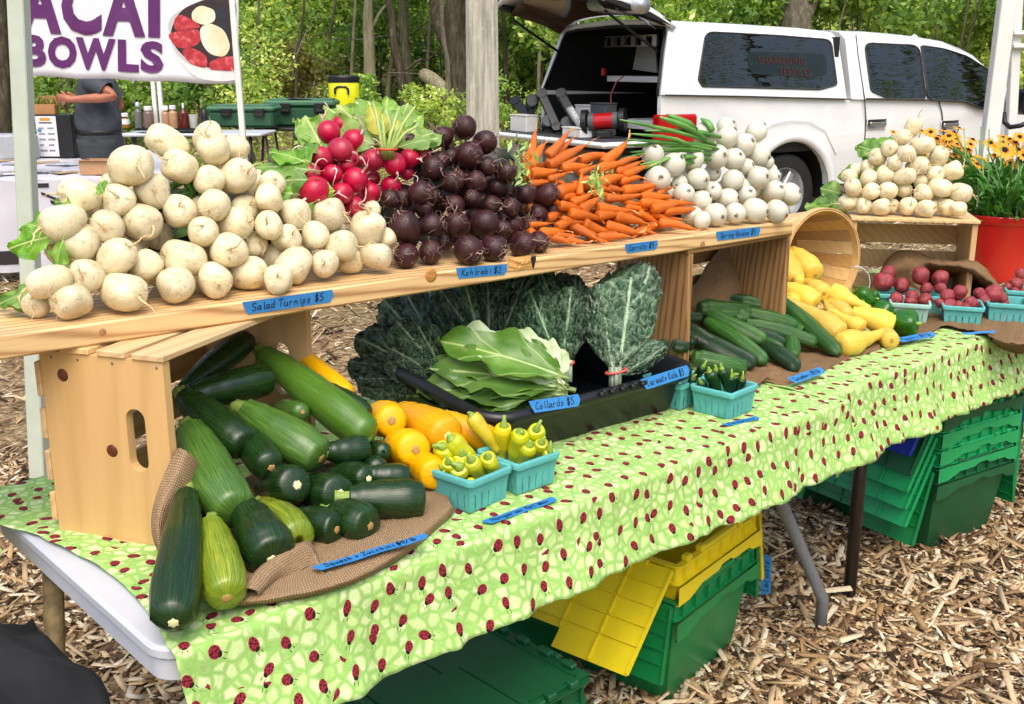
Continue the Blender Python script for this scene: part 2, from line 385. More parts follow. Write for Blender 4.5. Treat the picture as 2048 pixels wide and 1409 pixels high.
def cloth_mesh(rows, uvs, name):
    b = MB(); b.grid(rows); me = b.mesh(name, [CLOTHM]); ul = me.uv_layers.new(name='UVMap')
    flat = [q for r in uvs for q in r]
    ul.data.foreach_set('uv', np.array([flat[l.vertex_index] for l in me.loops]).reshape(-1)); return me
def drape(x0, x1, yf, yb, hang, seed, edge_l, nx=150, left_hang=None, vary=.03, uvo=0):
    """top sheet from the back edge to the fold, then a hanging skirt with soft folds"""
    g = np.random.default_rng(seed); rows, uvs = [], []
    S = np.concatenate([np.linspace(-(yb-yf), -.02, 26), np.linspace(-.014, .03, 9), np.linspace(.045, hang, 18)])
    ph = g.uniform(0, 6.3, 8)
    for i in range(nx):
        t = i/(nx-1); x = x0+(x1-x0)*t; R_, U_ = [], []
        hl = hang*(1 + vary*.6*math.sin(x*5+ph[0]) + vary*.25*math.sin(x*17+ph[1]))
        for s in S:
            if s <= 0:
                el = edge_l(yf - s); xx = x0 + (x1-x0)*t + el*(1-t)
                wr = .0025*math.sin(x*31+ph[2]+s*9)*math.sin(s*25+x*6+ph[3]) + .0022*math.sin(x*11+s*33+ph[4])
                R_.append((xx, yf - s, TZ + .0045 + abs(wr)))
            else:
                q = s/hang*hl; a = min(q/.022, math.pi/2); r = .014
                yy = yf - r*math.sin(a); zz = TZ + .004 - r*(1-math.cos(a)) - max(0, q-.022)
                d = max(0, q-.03); e = min(1, d/.16)
                wav = .006*math.sin(x*21+ph[5]+.8*math.sin(x*6+ph[4])) + .005*math.sin(x*37+ph[6]+d*6) + .003*math.sin(x*71+ph[7]-d*10) + .012*abs(math.sin(x*5.3+ph[3]+d*2))**8
                fine = .0022*math.sin(x*140+d*60+ph[1])*math.sin(d*70+x*23) + e*(.010*mnoise.noise(Vector((x*9, d*5, seed))) + .005*mnoise.noise(Vector((x*26, d*14, seed+4))))
                xx = x0 + (x1-x0)*t + edge_l(yf)*(1-t)
                R_.append((xx + .006*math.sin(d*22+x*9), yy - e*(wav+.014) - .03*e*e - fine, zz + .0015*math.sin(x*90+ph[2])*e))
            U_.append((x+uvo, -s + .0))
        rows.append(R_); uvs.append(U_)
    return cloth_mesh(rows, uvs, 'tablecloth')
def e1(y): return .012 + .11*max(0, .45-y)*0 + .055*math.sin(min(1, max(0, y/.5))*math.pi)*.6 + (-.05 if y > .52 else 0)*min(1, (y-.52)/.12 if y > .52 else 0)
c1 = link('tablecloth', drape(0.0, 1.80, -.012, .80, .168, 3, e1)); c1.modifiers.new('thick', 'SOLIDIFY').thickness = -.0012
tag(c1, 'green ladybird print cloth over the nearer table with squash and kale on it', 'tablecloth')
c2 = link('tablecloth', drape(1.745, 3.74, .035, .83, .20, 9, lambda y: 0.0, vary=.05, uvo=.37)); c2.modifiers.new('thick', 'SOLIDIFY').thickness = -.0012
c2.location.z = .004
tag(c2, 'green ladybird print cloth over the second table with squash and potatoes on it', 'tablecloth')
# corner of the nearer cloth hanging over the table's left end, at the back
rows, uvs = [], []
for i in range(26):
    y = .50 + .34*i/25; R_, U_ = [], []
    for j in range(16):
        d = .20*j/15*(1 - .25*(1-min(1, i/8))); 
        R_.append((-.055 - .012*math.sin(y*40+1)*min(1, d*8) - .02*min(1, d*20) - .05*d, y - .09*d, TZ+.004 - d)); U_.append((-.05-d+.006, y))
    rows.append(R_); uvs.append(U_)
tag(link('cloth_corner', cloth_mesh(rows, uvs, 'cloth_corner'), c1))

# ---- shelf plank
A0 = Vector((-.42, .4555, 0)); A1 = Vector((2.062, .347, 0)); ux = (A1-A0).normalized(); uy = Vector((-ux.y, ux.x, 0))
PB, PT, PW, PL = 1.0905, 1.1295, .235, (A1-A0).length
plank = thing('shelf_plank', 'long thick pine plank laid as a shelf across two crates', 'shelf', A0+Vector((0,0,PB)))
PM = frame(A0, ux, (0,0,1))
b = MB(); b.box((0, 0, PB), (PL, PW, PT), ch=.004)
me = b.mesh('board', [PLANKM], False); o = link('board', me, plank, None)
me.transform(Matrix.Identity(4)); o.matrix_world = PM
def plank_pt(u, v): return atplane(u, v, A0, -uy)     # point on the plank's front face
for (u, v, r) in ((862, 551, .010), (205, 664, .004), (1405, 489, .006)):
    p = plank_pt(u, v); b = MB(); b.lathe([(r*1.5, 0), (r*1.45, .0012), (r, .0016), (.0001, .0018)], 14); obj('knot', b, wood('fir_knot', '#b08350', '#8a5c34', 'X', 60), plank, M=frame(p+uy*.0003, ux, -uy))
# torn patch and hole on the front edge near its middle
p = plank_pt(1040, 527); b = MB(); P = []
for i in range(17):
    row = []
    for j in range(7):
        a, c = -1+2*i/16, -1+2*j/6; e = max(0, 1-a*a-.6*c*c)
        row.append((a*.034, c*.0155, .0006 + .0035*e*(.4+.9*random.random())))
    P.append(row)
b.grid(P); obj('torn_patch', b, wood('torn_fir', '#cfa66c', '#94663a', 'X', 55, grain=1.0), plank, smooth=False, M=frame(p, ux, -uy))
p = plank_pt(1066, 522); b = MB(); b.lathe([(.0075, .0018), (.006, .0024), (.0001, .0022)], 9, fr=lambda a, z: 1+.35*math.sin(3*a)); obj('dark_hole', b, plain('hole_dark', '#1d120b', .9), plank, M=frame(p, ux, -uy) @ Matrix.Diagonal((1, 1.9, 1, 1)))  # near-black disc on the front face stands for the hole

# ---- wooden crates lying on their sides: two end panels, slats between them
def crate(label, c, ax, L, H, Dp, back_slats, top_slats, knots=(), hole=True, pm=PINEZ, sm=PINE, tz=TZ+.006):
    """c: front-bottom corner at one end, ax: unit vector along the length; the open side faces -back"""
    ax = Vector((ax[0], ax[1], 0)).normalized(); bk = Vector((-ax.y, ax.x, 0)); t = thing('wooden_crate', label, 'crate', (c[0], c[1], tz), 'pine crates on the tables')
    M = frame((c[0], c[1], tz), ax, (0,0,1)); th = .018
    for k, x in enumerate((0, L-th)):
        b = MB()
        if hole:            # panel with an upright hand slot near the open side
            y0, y1, z0, z1, r = .045, .083, H*.40, H*.74, .019
            xa, xb = x, x+th; outer = [(0,0), (Dp,0), (Dp,H), (0,H)]
            n = 8
            S = []
            cy = (y0+y1)/2
            for i in range(n+1): a = R(180+180*i/n); S.append((cy+r*math.cos(a), z0+r+r*math.sin(a)))
            for i in range(n+1): a = R(180*i/n); S.append((cy+r*math.cos(a), z1-r+r*math.sin(a)))
            bm = bmesh.new(); 
            def ring(pts, X): return [bm.verts.new((X, p[0], p[1])) for p in pts]
            for X, flip in ((xa, 1), (xb, 0)):
                o_, s_ = ring(outer, X), ring(S, X)
                ed = [bm.edges.new((o_[i], o_[(i+1)%4])) for i in range(4)] + [bm.edges.new((s_[i], s_[(i+1)%len(s_)])) for i in range(len(s_))]
                bmesh.ops.triangle_fill(bm, use_beauty=True, edges=ed)
                if X == xa: oa, sa = o_, s_
                else:
                    for A, B in ((oa, o_), (sa, s_)):
                        for i in range(len(A)): bm.faces.new((A[i], A[(i+1)%len(A)], B[(i+1)%len(A)], B[i]))
            bmesh.ops.recalc_face_normals(bm, faces=bm.faces[:])
            me = bpy.data.meshes.new('end_panel'); bm.to_mesh(me); bm.free(); me.materials.append(pm)
            ob = link('end_panel', me, t, None); ob.matrix_world = M
        else:
            b.box((x, 0, 0), (x+th, Dp, H), ch=.0015); ob = obj('end_panel', b, pm, t, smooth=False); ob.matrix_world = M
        if k == 0:
            for (y, z, r) in knots:
                b = MB(); b.lathe([(r*1.35, 0), (r, .0008), (r*.5, .0012), (.0001, .0009)], 14); obj('knot', b, KNOT, ob, M=M @ frame((0, y, z), (0,0,1), (-1,0,0)))
    for i_ in range(4):
        b = MB(); b.lathe([(.0026, 0), (.0024, .0008), (.0001, .001)], 8); yy0 = (.012, .10, .17, .225)[i_]; obj('nail_head', b, GREYM, t, M=M @ frame((0, yy0, H-.010), (0,0,1), (-1,0,0)))
    for (z0, z1) in back_slats:
        b = MB(); b.box((-.004, Dp+.0005, z0), (L+.004, Dp+.011, z1), ch=.0015); obj('slat', b, sm, t, smooth=False).matrix_world = M
    for (y0, y1) in top_slats:
        b = MB(); b.box((-.004, y0, H+.0005), (L+.004, y1, H+.0115), ch=.0015); obj('slat', b, sm, t, smooth=False).matrix_world = M
    for (y0, y1) in ((.0, .055), (.075, .13), (.15, .205)):
        b = MB(); b.box((-.004, y0, -.0005), (L+.004, y1, -.0055), ch=.001); obj('slat', b, sm, t, smooth=False).matrix_world = M
    return t, M
HC = .3325
bs = [(.02, .072), (.095, .15), (.173, .228), (.25, .312)]
crate('pale pine crate on its side holding the dark zucchini, round hand slot in its end', (.169, .295), (.875, .484), .49, HC, .25, bs, [(-.004, .058), (.072, .128), (.145, .205)], [(.205, .292, .0085), (.118, .165, .0085)])
crate('warm brown crate holding up the spring onion end of the plank', (1.63, .37), (1, -.01), .452, HC, .24, [(.02, .085), (.115, .2), (.235, .3)], [(.0, .06), (.08, .14), (.16, .22)], hole=False, pm=FIRZ, sm=wood('fir_slat', '#8f6a41', '#6b4826', 'X', 26))
rA, rB = atz(1705, 434, 1.045), atz(1958, 441, 1.045)
_ax = (rB-rA); RL = _ax.length
crateR, CRM = crate('pale pine crate with a pile of small turnips on top and burlap inside', (rA.x, rA.y), _ax, RL, 1.045-TZ-.012-.006, .25, [(.005, .06), (.085, .15), (.175, .245)], [(-.012, .07), (.078, .155), (.165, .25)], hole=False, sm=PINEY)

for k, (u, v, du, dv, w) in enumerate(((1900,1220,110,-40,5),(1560,1330,90,30,5),(1960,1350,-80,40,6),(1880,1000,70,60,4),(1640,1300,-90,-50,4),(70,1230,120,-25,7),(1760,1130,90,45,4),(1980,1130,60,-60,4))):
    A, B = atz(u, v, .02), atz(u+du, v+dv, .024); b = MB(); b.tube([A, A.lerp(B, .4)+Vector((.006,.004,.006)), A.lerp(B, .7)+Vector((-.004,.003,.004)), B], [w*.0012, w*.0012, w*.001, w*.0006], 7); tag(obj('stick', b, plain('stick_bark', '#8a7152', .9, nz=.4, nscale=60, bump=.6)), f"{('long pale','short grey','crooked','thin','slim','thick broken','small','bent')[k]} stick lying on the wood chips", 'stick', 'sticks among the chips')
# ================================================================ PRODUCE
def bulb_mesh(name, mats, seed, n=22, m=15, e1=2.2, e2=2.3, fat=.12, lump=.05, dimple=.0, neck=0, ribs=0):
    """unit-radius bulb, root end at +z"""
    g = random.Random(seed); b = MB(); rings = []
    ph = [g.uniform(0, 6.3) for _ in range(8)]; am = [g.uniform(.3, 1)*lump for _ in range(4)]
    for i in range(m+1):
        t = i/m; c = math.cos(math.pi*t); z = -c
        r = max(0, 1-abs(c)**e1)**(1/e2)*(1+fat*z*.5)
        if neck and z < -.6: r = max(r, neck*(1-.3*(z+1)))
        ring = []
        for j in range(n):
            a = 2*math.pi*j/n
            k = 1 + am[0]*math.sin(a+ph[0]+z) + am[1]*math.sin(2*a+ph[1]+2*z) + am[2]*math.sin(3*a+ph[2]-z*2) + ribs*math.cos(a*8)*(1-abs(z))
            zz = z - (dimple*math.exp(-(r*3)**2) if z > 0 else 0)
            ring.append((r*k*math.cos(a)+am[3]*.6*math.sin(z*2.5+ph[3]), r*k*math.sin(a)+am[3]*.6*math.sin(z*2+ph[4]), zz))
        rings.append(ring)
    b.loft(rings); return b.mesh(name, mats)
def hair_mesh(name, mat, seed, n, L, r, spread, main=0, wig=.25, ns=6, seg=7):
    """roots leaving the +z pole of a unit bulb"""
    g = random.Random(seed); b = MB()
    for k in range(n):
        a = g.uniform(0, 6.3); el = spread*(.1 if (main and k == 0) else g.uniform(.15, 1))
        p = Vector((math.sin(el)*math.cos(a), math.sin(el)*math.sin(a), math.cos(el)))*.97
        d = (p*.8 + Vector((g.gauss(0,.5), g.gauss(0,.5), .5))).normalized(); pts = [p.copy()]; l = L*(1.4 if (main and k == 0) else g.uniform(.35, 1)); rr = r*(main if (main and k == 0) else g.uniform(.5, 1))
        for i in range(seg):
            d = (d + Vector((g.gauss(0,wig), g.gauss(0,wig), g.gauss(0,wig)-.06))).normalized(); p = p + d*l/seg; pts.append(p.copy())
        b.tube(pts, [rr*(1-.85*i/seg) for i in range(seg+1)], ns if k == 0 else 4, cap=False)
    return b.mesh(name, [mat])

# materials
def bulb_mat(name, base, dark, stain, tint, rough=.4, st=(.56,.72), spec=.4, tz=(-.9,-.1), lines=.0):
    m = Mat(name, base, rough, spec=spec); co = m.rco(); z = m.sep(m.co())[2]
    c = m.ramp(m.noise(co, 1.3, 3), [(.3, base), (.75, dark)])
    c = m.mix(m.ramp(z, [(0, 1), (1, 0)]) if False else m.math('MULTIPLY', m.n('MapRange', _0=z, _1=tz[0], _2=tz[1], _3=.75, _4=0.0).outputs[0], 1), c, tint)
    s = m.ramp(m.noise(co, 2.6, 5, .65, .8), [(st[0], 0), (st[1], .75)]); c = m.mix(s, c, stain)
    s2 = m.ramp(m.noise(m.vmath('ADD', co, (9,3,5)), 7, 3, .5, 1.5), [(.66, 0), (.72, .55)]); c = m.mix(s2, c, stain)
    if lines:
        w = m.noise(m.map(co, (1, 1, 9)), 2.2, 3); c = m.mix(m.ramp(w, [(.55, 0), (.7, lines)]), c, stain)
    c = m.hsv(c, .5, m.rv(.08), m.rv(.22)); m.set('Base Color', c)
    m.set('Roughness', m.math('MULTIPLY_ADD', m.noise(co, 6, 3), .3, rough-.1)); m.bump(m.noise(co, 5, 4, .6), .12, .03); return m
TURN = bulb_mat('turnip_skin', '#e2d7b6', '#d2c49c', '#80623c', '#d8ca98', .36, (.55,.75), lines=.25); TURN.set('Subsurface Weight', .12); TURN.set('Subsurface Radius', (.6,.4,.2)); TURN.set('Subsurface Scale', .1); TURN = TURN.m
ROOTM = plain('pale_root', '#cdb789', .7, nz=.2)
RAD = bulb_mat('radish_skin', '#b3123a', '#98082e', '#cf5f74', '#8f0b2c', .26, (.68,.85), .5); RAD = RAD.m
RADR = Mat('radish_root', '#e6c3b4', .6); RADR.set('Base Color', RADR.ramp(RADR.noise(RADR.co(), 2, 2), [(.35, '#d8858f'), (.6, '#ead9c6')])); RADR = RADR.m
BEET = bulb_mat('beet_skin', '#380d15', '#20080b', '#4a3228', '#52141f', .44, (.5,.7), .45, lines=.3).m
BEETR = plain('beet_root', '#9a7d70', .7, nz=.5, nscale=8)
ON = Mat('onion_skin', '#c8c5b4', .34, spec=.45); _c = ON.rco(); _x = ON.sep(ON.co())
ang = ON.math('ARCTAN2', _x[1], _x[0]); ln = ON.math('SINE', ON.math('MULTIPLY_ADD', ang, 22, ON.math('MULTIPLY', ON.noise(_c, 2), 4)))
oc = ON.mix(ON.math('MULTIPLY', ON.n('MapRange', _0=_x[2], _1=-1.0, _2=.0, _3=.8, _4=0).outputs[0], 1), '#c9c6b6', '#b6c392'); oc = ON.mix(ON.ramp(ln, [(.9, 0), (1, .28)]), oc, '#a9a680')
oc = ON.mix(ON.ramp(ON.noise(_c, 1.6, 4, .6), [(.6, 0), (.78, .3)]), oc, '#cdbb98'); ON.set('Base Color', ON.hsv(oc, .5, 1, ON.rv(.1))); ON.bump(ln, .05, .01); ON = ON.m
ONR = plain('onion_root', '#6f5936', .85, nz=.5, nscale=12)
STALK = Mat('green_stalk', '#4f8a34', .4); STALK.set('Base Color', STALK.ramp(STALK.noise(STALK.map(STALK.rco(), (3, 3, 3)), 3, 3), [(.3, '#35742a'), (.6, '#6da04a'), (.8, '#9dbd74')])); STALK = STALK.m

def cam_dir(dx, dy):
    q = math.hypot(dx, dy)
    if q > .97: dx, dy = dx*.97/q, dy*.97/q
    return (RGT*dx - UP*dy - FWD*math.sqrt(max(0, 1-dx*dx-dy*dy))).normalized()

def place_heap(items, scale, org, plane_p, plane_n, rest_z, relax=True, spread=.07):
    """photo positions to points on the heap's sloping face; bottom ones rest on the board; then push bulbs apart along depth"""
    out = []
    for it in items:
        cx, cy, r, tx, ty = it[:5]; E = it[5] if len(it) > 5 else 1.1; deep = it[6] if len(it) > 6 else 0
        u, v, rp = org[0]+cx/scale, org[1]+cy/scale, r/scale
        p = atplane(u, v, plane_p, plane_n); D = depth(p) + deep
        d = ray(u, v); cap = (CAM_LOC.z-rest_z)/max(1e-4, rp/FPX - d.z) if rest_z is not None else 9e9
        out.append(dict(u=u, v=v, rp=rp, D=min(D, cap), cap=cap, D0=min(D, cap), ax=cam_dir((tx-cx)/r/max(1, E*.9), (ty-cy)/r/max(1, E*.9)), E=E, deep=deep))
    if relax:
        for _ in range(40):
            for i in range(len(out)):
                a = out[i]
                for j in range(i):
                    c = out[j]; du = math.hypot(a['u']-c['u'], a['v']-c['v']); Dm = (a['D']+c['D'])/2; lat = du*Dm/FPX
                    ra, rc = a['rp']*a['D']/FPX*1.02, c['rp']*c['D']/FPX*1.02; s = ra+rc
                    if lat >= s*.98: continue
                    need = math.sqrt(s*s-lat*lat); dd = a['D']-c['D']
                    if abs(dd) < need:
                        front, back = (c, a) if (dd > 0 or (dd == 0 and a['v'] < c['v'])) else (a, c)
                        push = (need-abs(dd))*.25
                        back['D'] = min(back['D']+push, back['D0']+spread, back['cap']); front['D'] = max(front['D']-push, front['D0']-spread*.35)
    for o in out:
        o['p'] = atd(o['u'], o['v'], o['D']); o['r'] = o['rp']*o['D']/FPX
    return out
def fill(items, box, n, rr, ok, seed):
    """roots of the second layer, seen through the gaps of the first"""
    g = random.Random(seed); new = []
    for _ in range(4000):
        x, y = g.uniform(box[0], box[2]), g.uniform(box[1], box[3])
        if not ok(x, y): continue
        d = min(math.hypot(x-i[0], y-i[1])/i[2] for i in items); d2 = min([math.hypot(x-i[0], y-i[1]) for i in new] or [1e9])
        if d > .72 and d2 > rr[0]*1.2: new.append((x, y, g.uniform(*rr), x+g.uniform(-30, 30), y+g.uniform(-30, 30), 1.1, .055))
        if len(new) == n: break
    return new
def rows_of(out, slope=-.16, gap=1.45):
    """name every bulb by its row in the heap and its place in that row"""
    idx = sorted(range(len(out)), key=lambda i: -(out[i]['v']-slope*out[i]['u'])); mean = sum(o['rp'] for o in out)/len(out)
    rows, cur, base = [], [], None
    for i in idx:
        h = out[i]['v']-slope*out[i]['u']
        if base is None or base-h > mean*gap: cur = []; rows.append(cur); base = h
        cur.append(i)
    res = {}
    nr = len(rows)
    for k, rw in enumerate(rows):
        rw.sort(key=lambda i: out[i]['u'])
        rn = 'bottom row' if k == 0 else ('top row' if k == nr-1 else ORD[k]+' row up')
        for j, i in enumerate(rw):
            if len(rw) == 1: res[i] = 'alone in the '+rn
            elif j == len(rw)-1: res[i] = 'rightmost in the '+rn
            elif j == 0: res[i] = 'leftmost in the '+rn
            else: res[i] = (ORD[j] if j < 20 else str(j+1)+'th')+' from left in '+rn
    return res
def heap_plane(off, k, dirx=ux, up0=None, diry=uy, z=PT):
    p0 = Vector(A0) if up0 is None else Vector(up0); p0 = p0 + diry*off; p0.z = z
    s = (diry*k + Vector((0,0,1))).normalized(); return p0, dirx.cross(s).normalized()
def build_heap(kind, noun, cat, group, out, meshes, root_name, root_meshes, where, adj, slope=-.16, seed=1):
    g = random.Random(seed); rows = rows_of(out, slope); mr = sum(o['r'] for o in out)/len(out)
    for i, o in enumerate(out):
        size = 'large' if o['r'] > mr*1.14 else ('small' if o['r'] < mr*.86 else 'middling'); 
        lab = f"{size} {adj(o)} {noun}, {rows[i]} {where}".replace('middling ', '')
        ob = link(kind, meshes[g.randrange(len(meshes))], None)
        z = o['ax']; x = z.orthogonal().normalized(); x = Matrix.Rotation(g.uniform(0, 6.28), 3, z) @ x; y = z.cross(x)
        M = Matrix((x, y, z)).transposed().to_4x4() @ Matrix.Diagonal((o['r'], o['r']*g.uniform(.95, 1.05), o['r']*o['E'], 1)); M.translation = o['p'] + o['ax']*(-o['r']*(o['E']-1)*.5)
        ob.matrix_world = M; tag(ob, lab, cat, group)
        if root_meshes and g.random() < .93: part(root_name, root_meshes[g.randrange(len(root_meshes))], ob, Matrix.Rotation(g.uniform(0, 6.28), 4, 'Z'))

# ---- large heap of salad turnips
S1, O1 = 3.2767, (20, 230)
T = [(1010,170,100,905,110,1.5,.03),(1300,130,80,1370,75,1.4,.05),(1335,225,108,1330,165,1.1),(1480,220,85,1530,260,1.2,.05),(790,335,135,885,330,1.28),(1108,345,108,1065,310),(1305,430,100,1335,420),(1490,400,112,1580,390,1.25),(1535,470,86,1560,500,1.1,.05),
(455,525,116,405,540,1.15),(700,573,108,745,555),(930,495,112,985,505,1.3,.02),(1340,590,102,1330,645),(1115,635,103,1140,610),(1710,455,86,1755,430,1.1,.03),(1697,545,90,1695,500),(1535,620,95,1590,600,1.15,.05),(1868,650,104,1920,670,1.25),(330,700,115,230,750,1.35,.01),
(635,730,110,665,765),(860,700,120,960,740,1.2),(455,850,132,485,790),(1265,770,98,1290,740),(1475,710,108,1580,710,1.2),(1697,730,94,1705,725),(1810,810,86,1865,790,1.2,.02),(970,790,95,1010,820,1.1,.06),(820,830,82,805,815,1.1,.06),(1590,850,86,1650,840,1.1,.03),
(700,935,120,790,860,1.2),(1425,890,120,1465,890),(1135,940,130,1050,930,1.1),(890,985,102,950,970,1.1,.03),(1725,935,86,1690,930,1.1,.05),(235,1100,102,95,1150,1.45),(507,1060,112,515,1085),(1565,1035,112,1680,1040,1.3),(1345,1080,116,1400,1120,1.25),(1860,990,106,1820,1090,1.2),
(175,1235,88,180,1270,1.1,.02),(405,1220,120,350,1230),(750,1165,125,880,1195,1.35),(1090,1115,112,1040,1180,1.05,.01)]
def cv(L, s0, o0, s1, o1):
    f = lambda x, y: ((o0[0]+x/s0-o1[0])*s1, (o0[1]+y/s0-o1[1])*s1)
    return [f(i[0], i[1]) + (i[2]*s1/s0,) + f(i[3], i[4]) + tuple(i[5:]) for i in L]
S2, O2 = 3.612, (480, 170)
T += cv([(640,940,112,750,930,1.1),(545,1095,99,580,1075),(735,1165,106,850,1165,1.15),(925,1045,120,940,945),(950,905,68,960,900,1.1,.04),(1060,1110,72,1060,1090,1.1,.02),(990,1235,96,1095,1240,1.2),(610,1295,102,615,1310,1.2),(790,1275,92,715,1260,1.1,.01),(700,1045,66,720,1040,1.1,.05)], S2, O2, S1, O1)
TM = [bulb_mesh('turnip', [TURN], s, e1=2.3+.25*(s%3), e2=2.2+.1*(s%4), fat=.18, lump=.035+.02*(s%3), dimple=.05) for s in range(9)]
TR = [hair_mesh('root', ROOTM, 40+s, 4+s%3, 1.1, .032, .35, main=2.2, wig=.45) for s in range(5)]
T += fill(T, (250, 420, 1900, 1120), 20, (84, 100), lambda x, y: y > 420 + max(0, 700-x)*.9 and not (1040 < x < 1250 and 400 < y < 900), 44)
pp, pn = heap_plane(.055, .50)
tout = place_heap(T, S1, O1, pp, pn, PT)
build_heap('salad_turnip', 'cream turnip', 'turnip', 'turnips heaped on the plank', tout, TM, 'root', TR, 'of the big heap', lambda o: 'long' if o['E'] > 1.22 else 'round', seed=5)
# ---- radishes
RD = [(640,343,84,600,262,1.05,.06),(735,290,72,740,232,1.05,.09),(820,405,84,880,365,1.1,.04),(730,470,84,830,500,1.15),(580,522,80,500,482,1.1,.03),(930,445,42,950,440,1.1,.09),(960,545,76,1000,505,1.1,.01),(870,545,60,880,550,1.1,.06),(500,650,86,540,630,1.05,.02),(665,650,74,690,615),(770,590,62,800,560,1.1,.04),(835,690,89,890,645),(542,768,106,490,830),(740,783,79,735,790),(820,880,76,868,865),(940,780,73,912,745,1.1,.03),(1120,575,83,1140,640),(1225,530,69,1280,545),(1315,510,66,1365,500,1.05,.02),(1205,635,52,1250,655,1.1,.02),(1090,730,72,1155,700,1.1,.03),(1180,465,32,1200,450,1.1,.04)]
RM = [bulb_mesh('radish', [RAD], 60+s, e1=2.0, e2=2.05, fat=.1, lump=.03) for s in range(5)]
RR = [hair_mesh('root', RADR, 80+s, 2, 1.6, .085, .12, main=1.2, wig=.38, ns=7, seg=9) for s in range(5)]
RD += fill(RD, (520, 440, 1180, 860), 10, (62, 78), lambda x, y: y < 880 - max(0, x-900)*.6, 42)
pp, pn = heap_plane(.075, .50)
rout = place_heap(RD, S2, O2, pp, pn, PT)
build_heap('radish', 'red radish', 'radish', 'radishes piled over the turnips', rout, RM, 'root', RR, 'of the radish pile', lambda o: 'glossy', seed=6, slope=-.1)
# ---- beets
S3, O3 = 4.145, (740, 220)
BT = [(785,145,101,770,120),(600,225,90,570,200,1.1,.03),(335,265,64,330,235,1.1,.05),(455,255,58,460,240,1.1,.06),(955,270,96,1045,235,1.1,.01),(820,375,110,850,360),(970,470,82,1020,450,1.05,.02),(1130,510,92,1200,475),(520,480,98,560,470,1.1,.03),(680,600,92,720,580),(880,595,90,860,560),(420,690,104,480,690),(850,735,72,850,700),(700,790,88,720,800),(1060,640,82,1080,590,1.1,.03),(1140,670,74,1150,660,1.1,.03),(1290,700,80,1290,650),(1470,700,94,1550,655),(1000,790,84,1010,780,1.1,.03),(1170,810,80,1180,790),(1390,860,84,1390,890),(1515,820,72,1560,870,1.1,.02),(290,970,126,250,885),(510,960,98,585,930),(720,950,102,705,885),(950,940,116,1020,930),(1190,950,88,1200,940,1.1,.02),(1330,970,88,1340,960,1.1,.02),(1100,990,82,1110,980,1.1,.04),(300,1210,104,290,1240),(500,1180,100,520,1160),(820,1160,126,870,1200),(1030,1150,108,1110,1160,1.1),(1270,1110,104,1330,1120,1.25),(170,740,84,175,730,1.1,.05),(270,740,86,280,730,1.1,.05),(620,1090,74,630,1080,1.1,.05),(560,780,90,570,770,1.1,.05),(1280,850,75,1280,840,1.1,.04)]
BM = [bulb_mesh('beet', [BEET], 100+s, e1=2.0+.2*(s%2), e2=2.1, fat=.08, lump=.04) for s in range(6)]
BR = [hair_mesh('root', BEETR, 120+s, 11+s, 1.5, .024, .95, main=2.4, wig=.5, ns=5, seg=9) for s in range(6)]
BT += fill(BT, (300, 260, 1520, 1120), 26, (70, 92), lambda x, y: y > 200 + abs(x-790)*1.0 and y < 1150, 41)
pp, pn = heap_plane(.07, .42)
bout = place_heap(BT, S3, O3, pp, pn, PT)
build_heap('beet', 'purple beet', 'beet', 'beets heaped on the plank', bout, BM, 'root', BR, 'of the beet heap', lambda o: 'dark', seed=7, slope=-.1)
# ---- spring onions
S5, O5 = 5.12, (1230, 220)
OD = [(930,245,130,940,150),(1140,175,102,1205,135,1,.04),(1150,280,110,1225,205),(1450,225,107,1535,150),(1325,355,117,1390,330),(390,460,120,395,395),(600,565,124,665,500),(810,510,107,840,435),(1035,475,127,1100,485),(1220,505,110,1265,465),(1475,465,114,1560,500),(1560,540,72,1580,495,1,.03),(1340,585,92,1405,570,1,.04),(435,710,137,450,710),(660,750,88,620,790,1,.03),(855,705,114,915,735),(1000,640,92,1040,650,1,.05),(1210,720,112,1280,720),(1475,690,112,1535,695),(1620,680,78,1670,690,1,.02),(710,860,107,740,845),(1000,830,97,985,805,1,.02),(885,930,107,965,890),(1155,915,110,1250,905),(1345,870,102,1365,845),(1630,835,112,1680,805),(1790,870,117,1880,850,1,.01),(795,1080,103,870,1100),(1030,1075,117,1085,1110),(1230,1060,110,1225,1100),(1440,1030,127,1545,1050),(1660,1040,114,1735,1095),(890,1130,92,945,1180,1,.02),(1340,700,64,1350,700,1,.05),(1100,780,64,1110,780,1,.05),(1540,800,60,1550,800,1,.05)]
OM = [bulb_mesh('onion', [ON], 140+s, e1=2.0, e2=2.0, fat=.0, lump=.03, dimple=.06, neck=.25) for s in range(5)]
ORT = [hair_mesh('root_tuft', ONR, 160+s, 34, .26, .022, .2, wig=.9, ns=4, seg=4) for s in range(4)]
OD += fill(OD, (480, 420, 1700, 1060), 12, (88, 108), lambda x, y: y > 330 + max(0, 900-x)*.3 + max(0, x-1500)*1.6, 43)
pp, pn = heap_plane(.07, .45)
oout = place_heap(OD, S5, O5, pp, pn, PT)
build_heap('spring_onion', 'white onion', 'onion', 'spring onions heaped on the plank', oout, OM, 'root_tuft', ORT, 'of the onion heap', lambda o: 'round', seed=8)
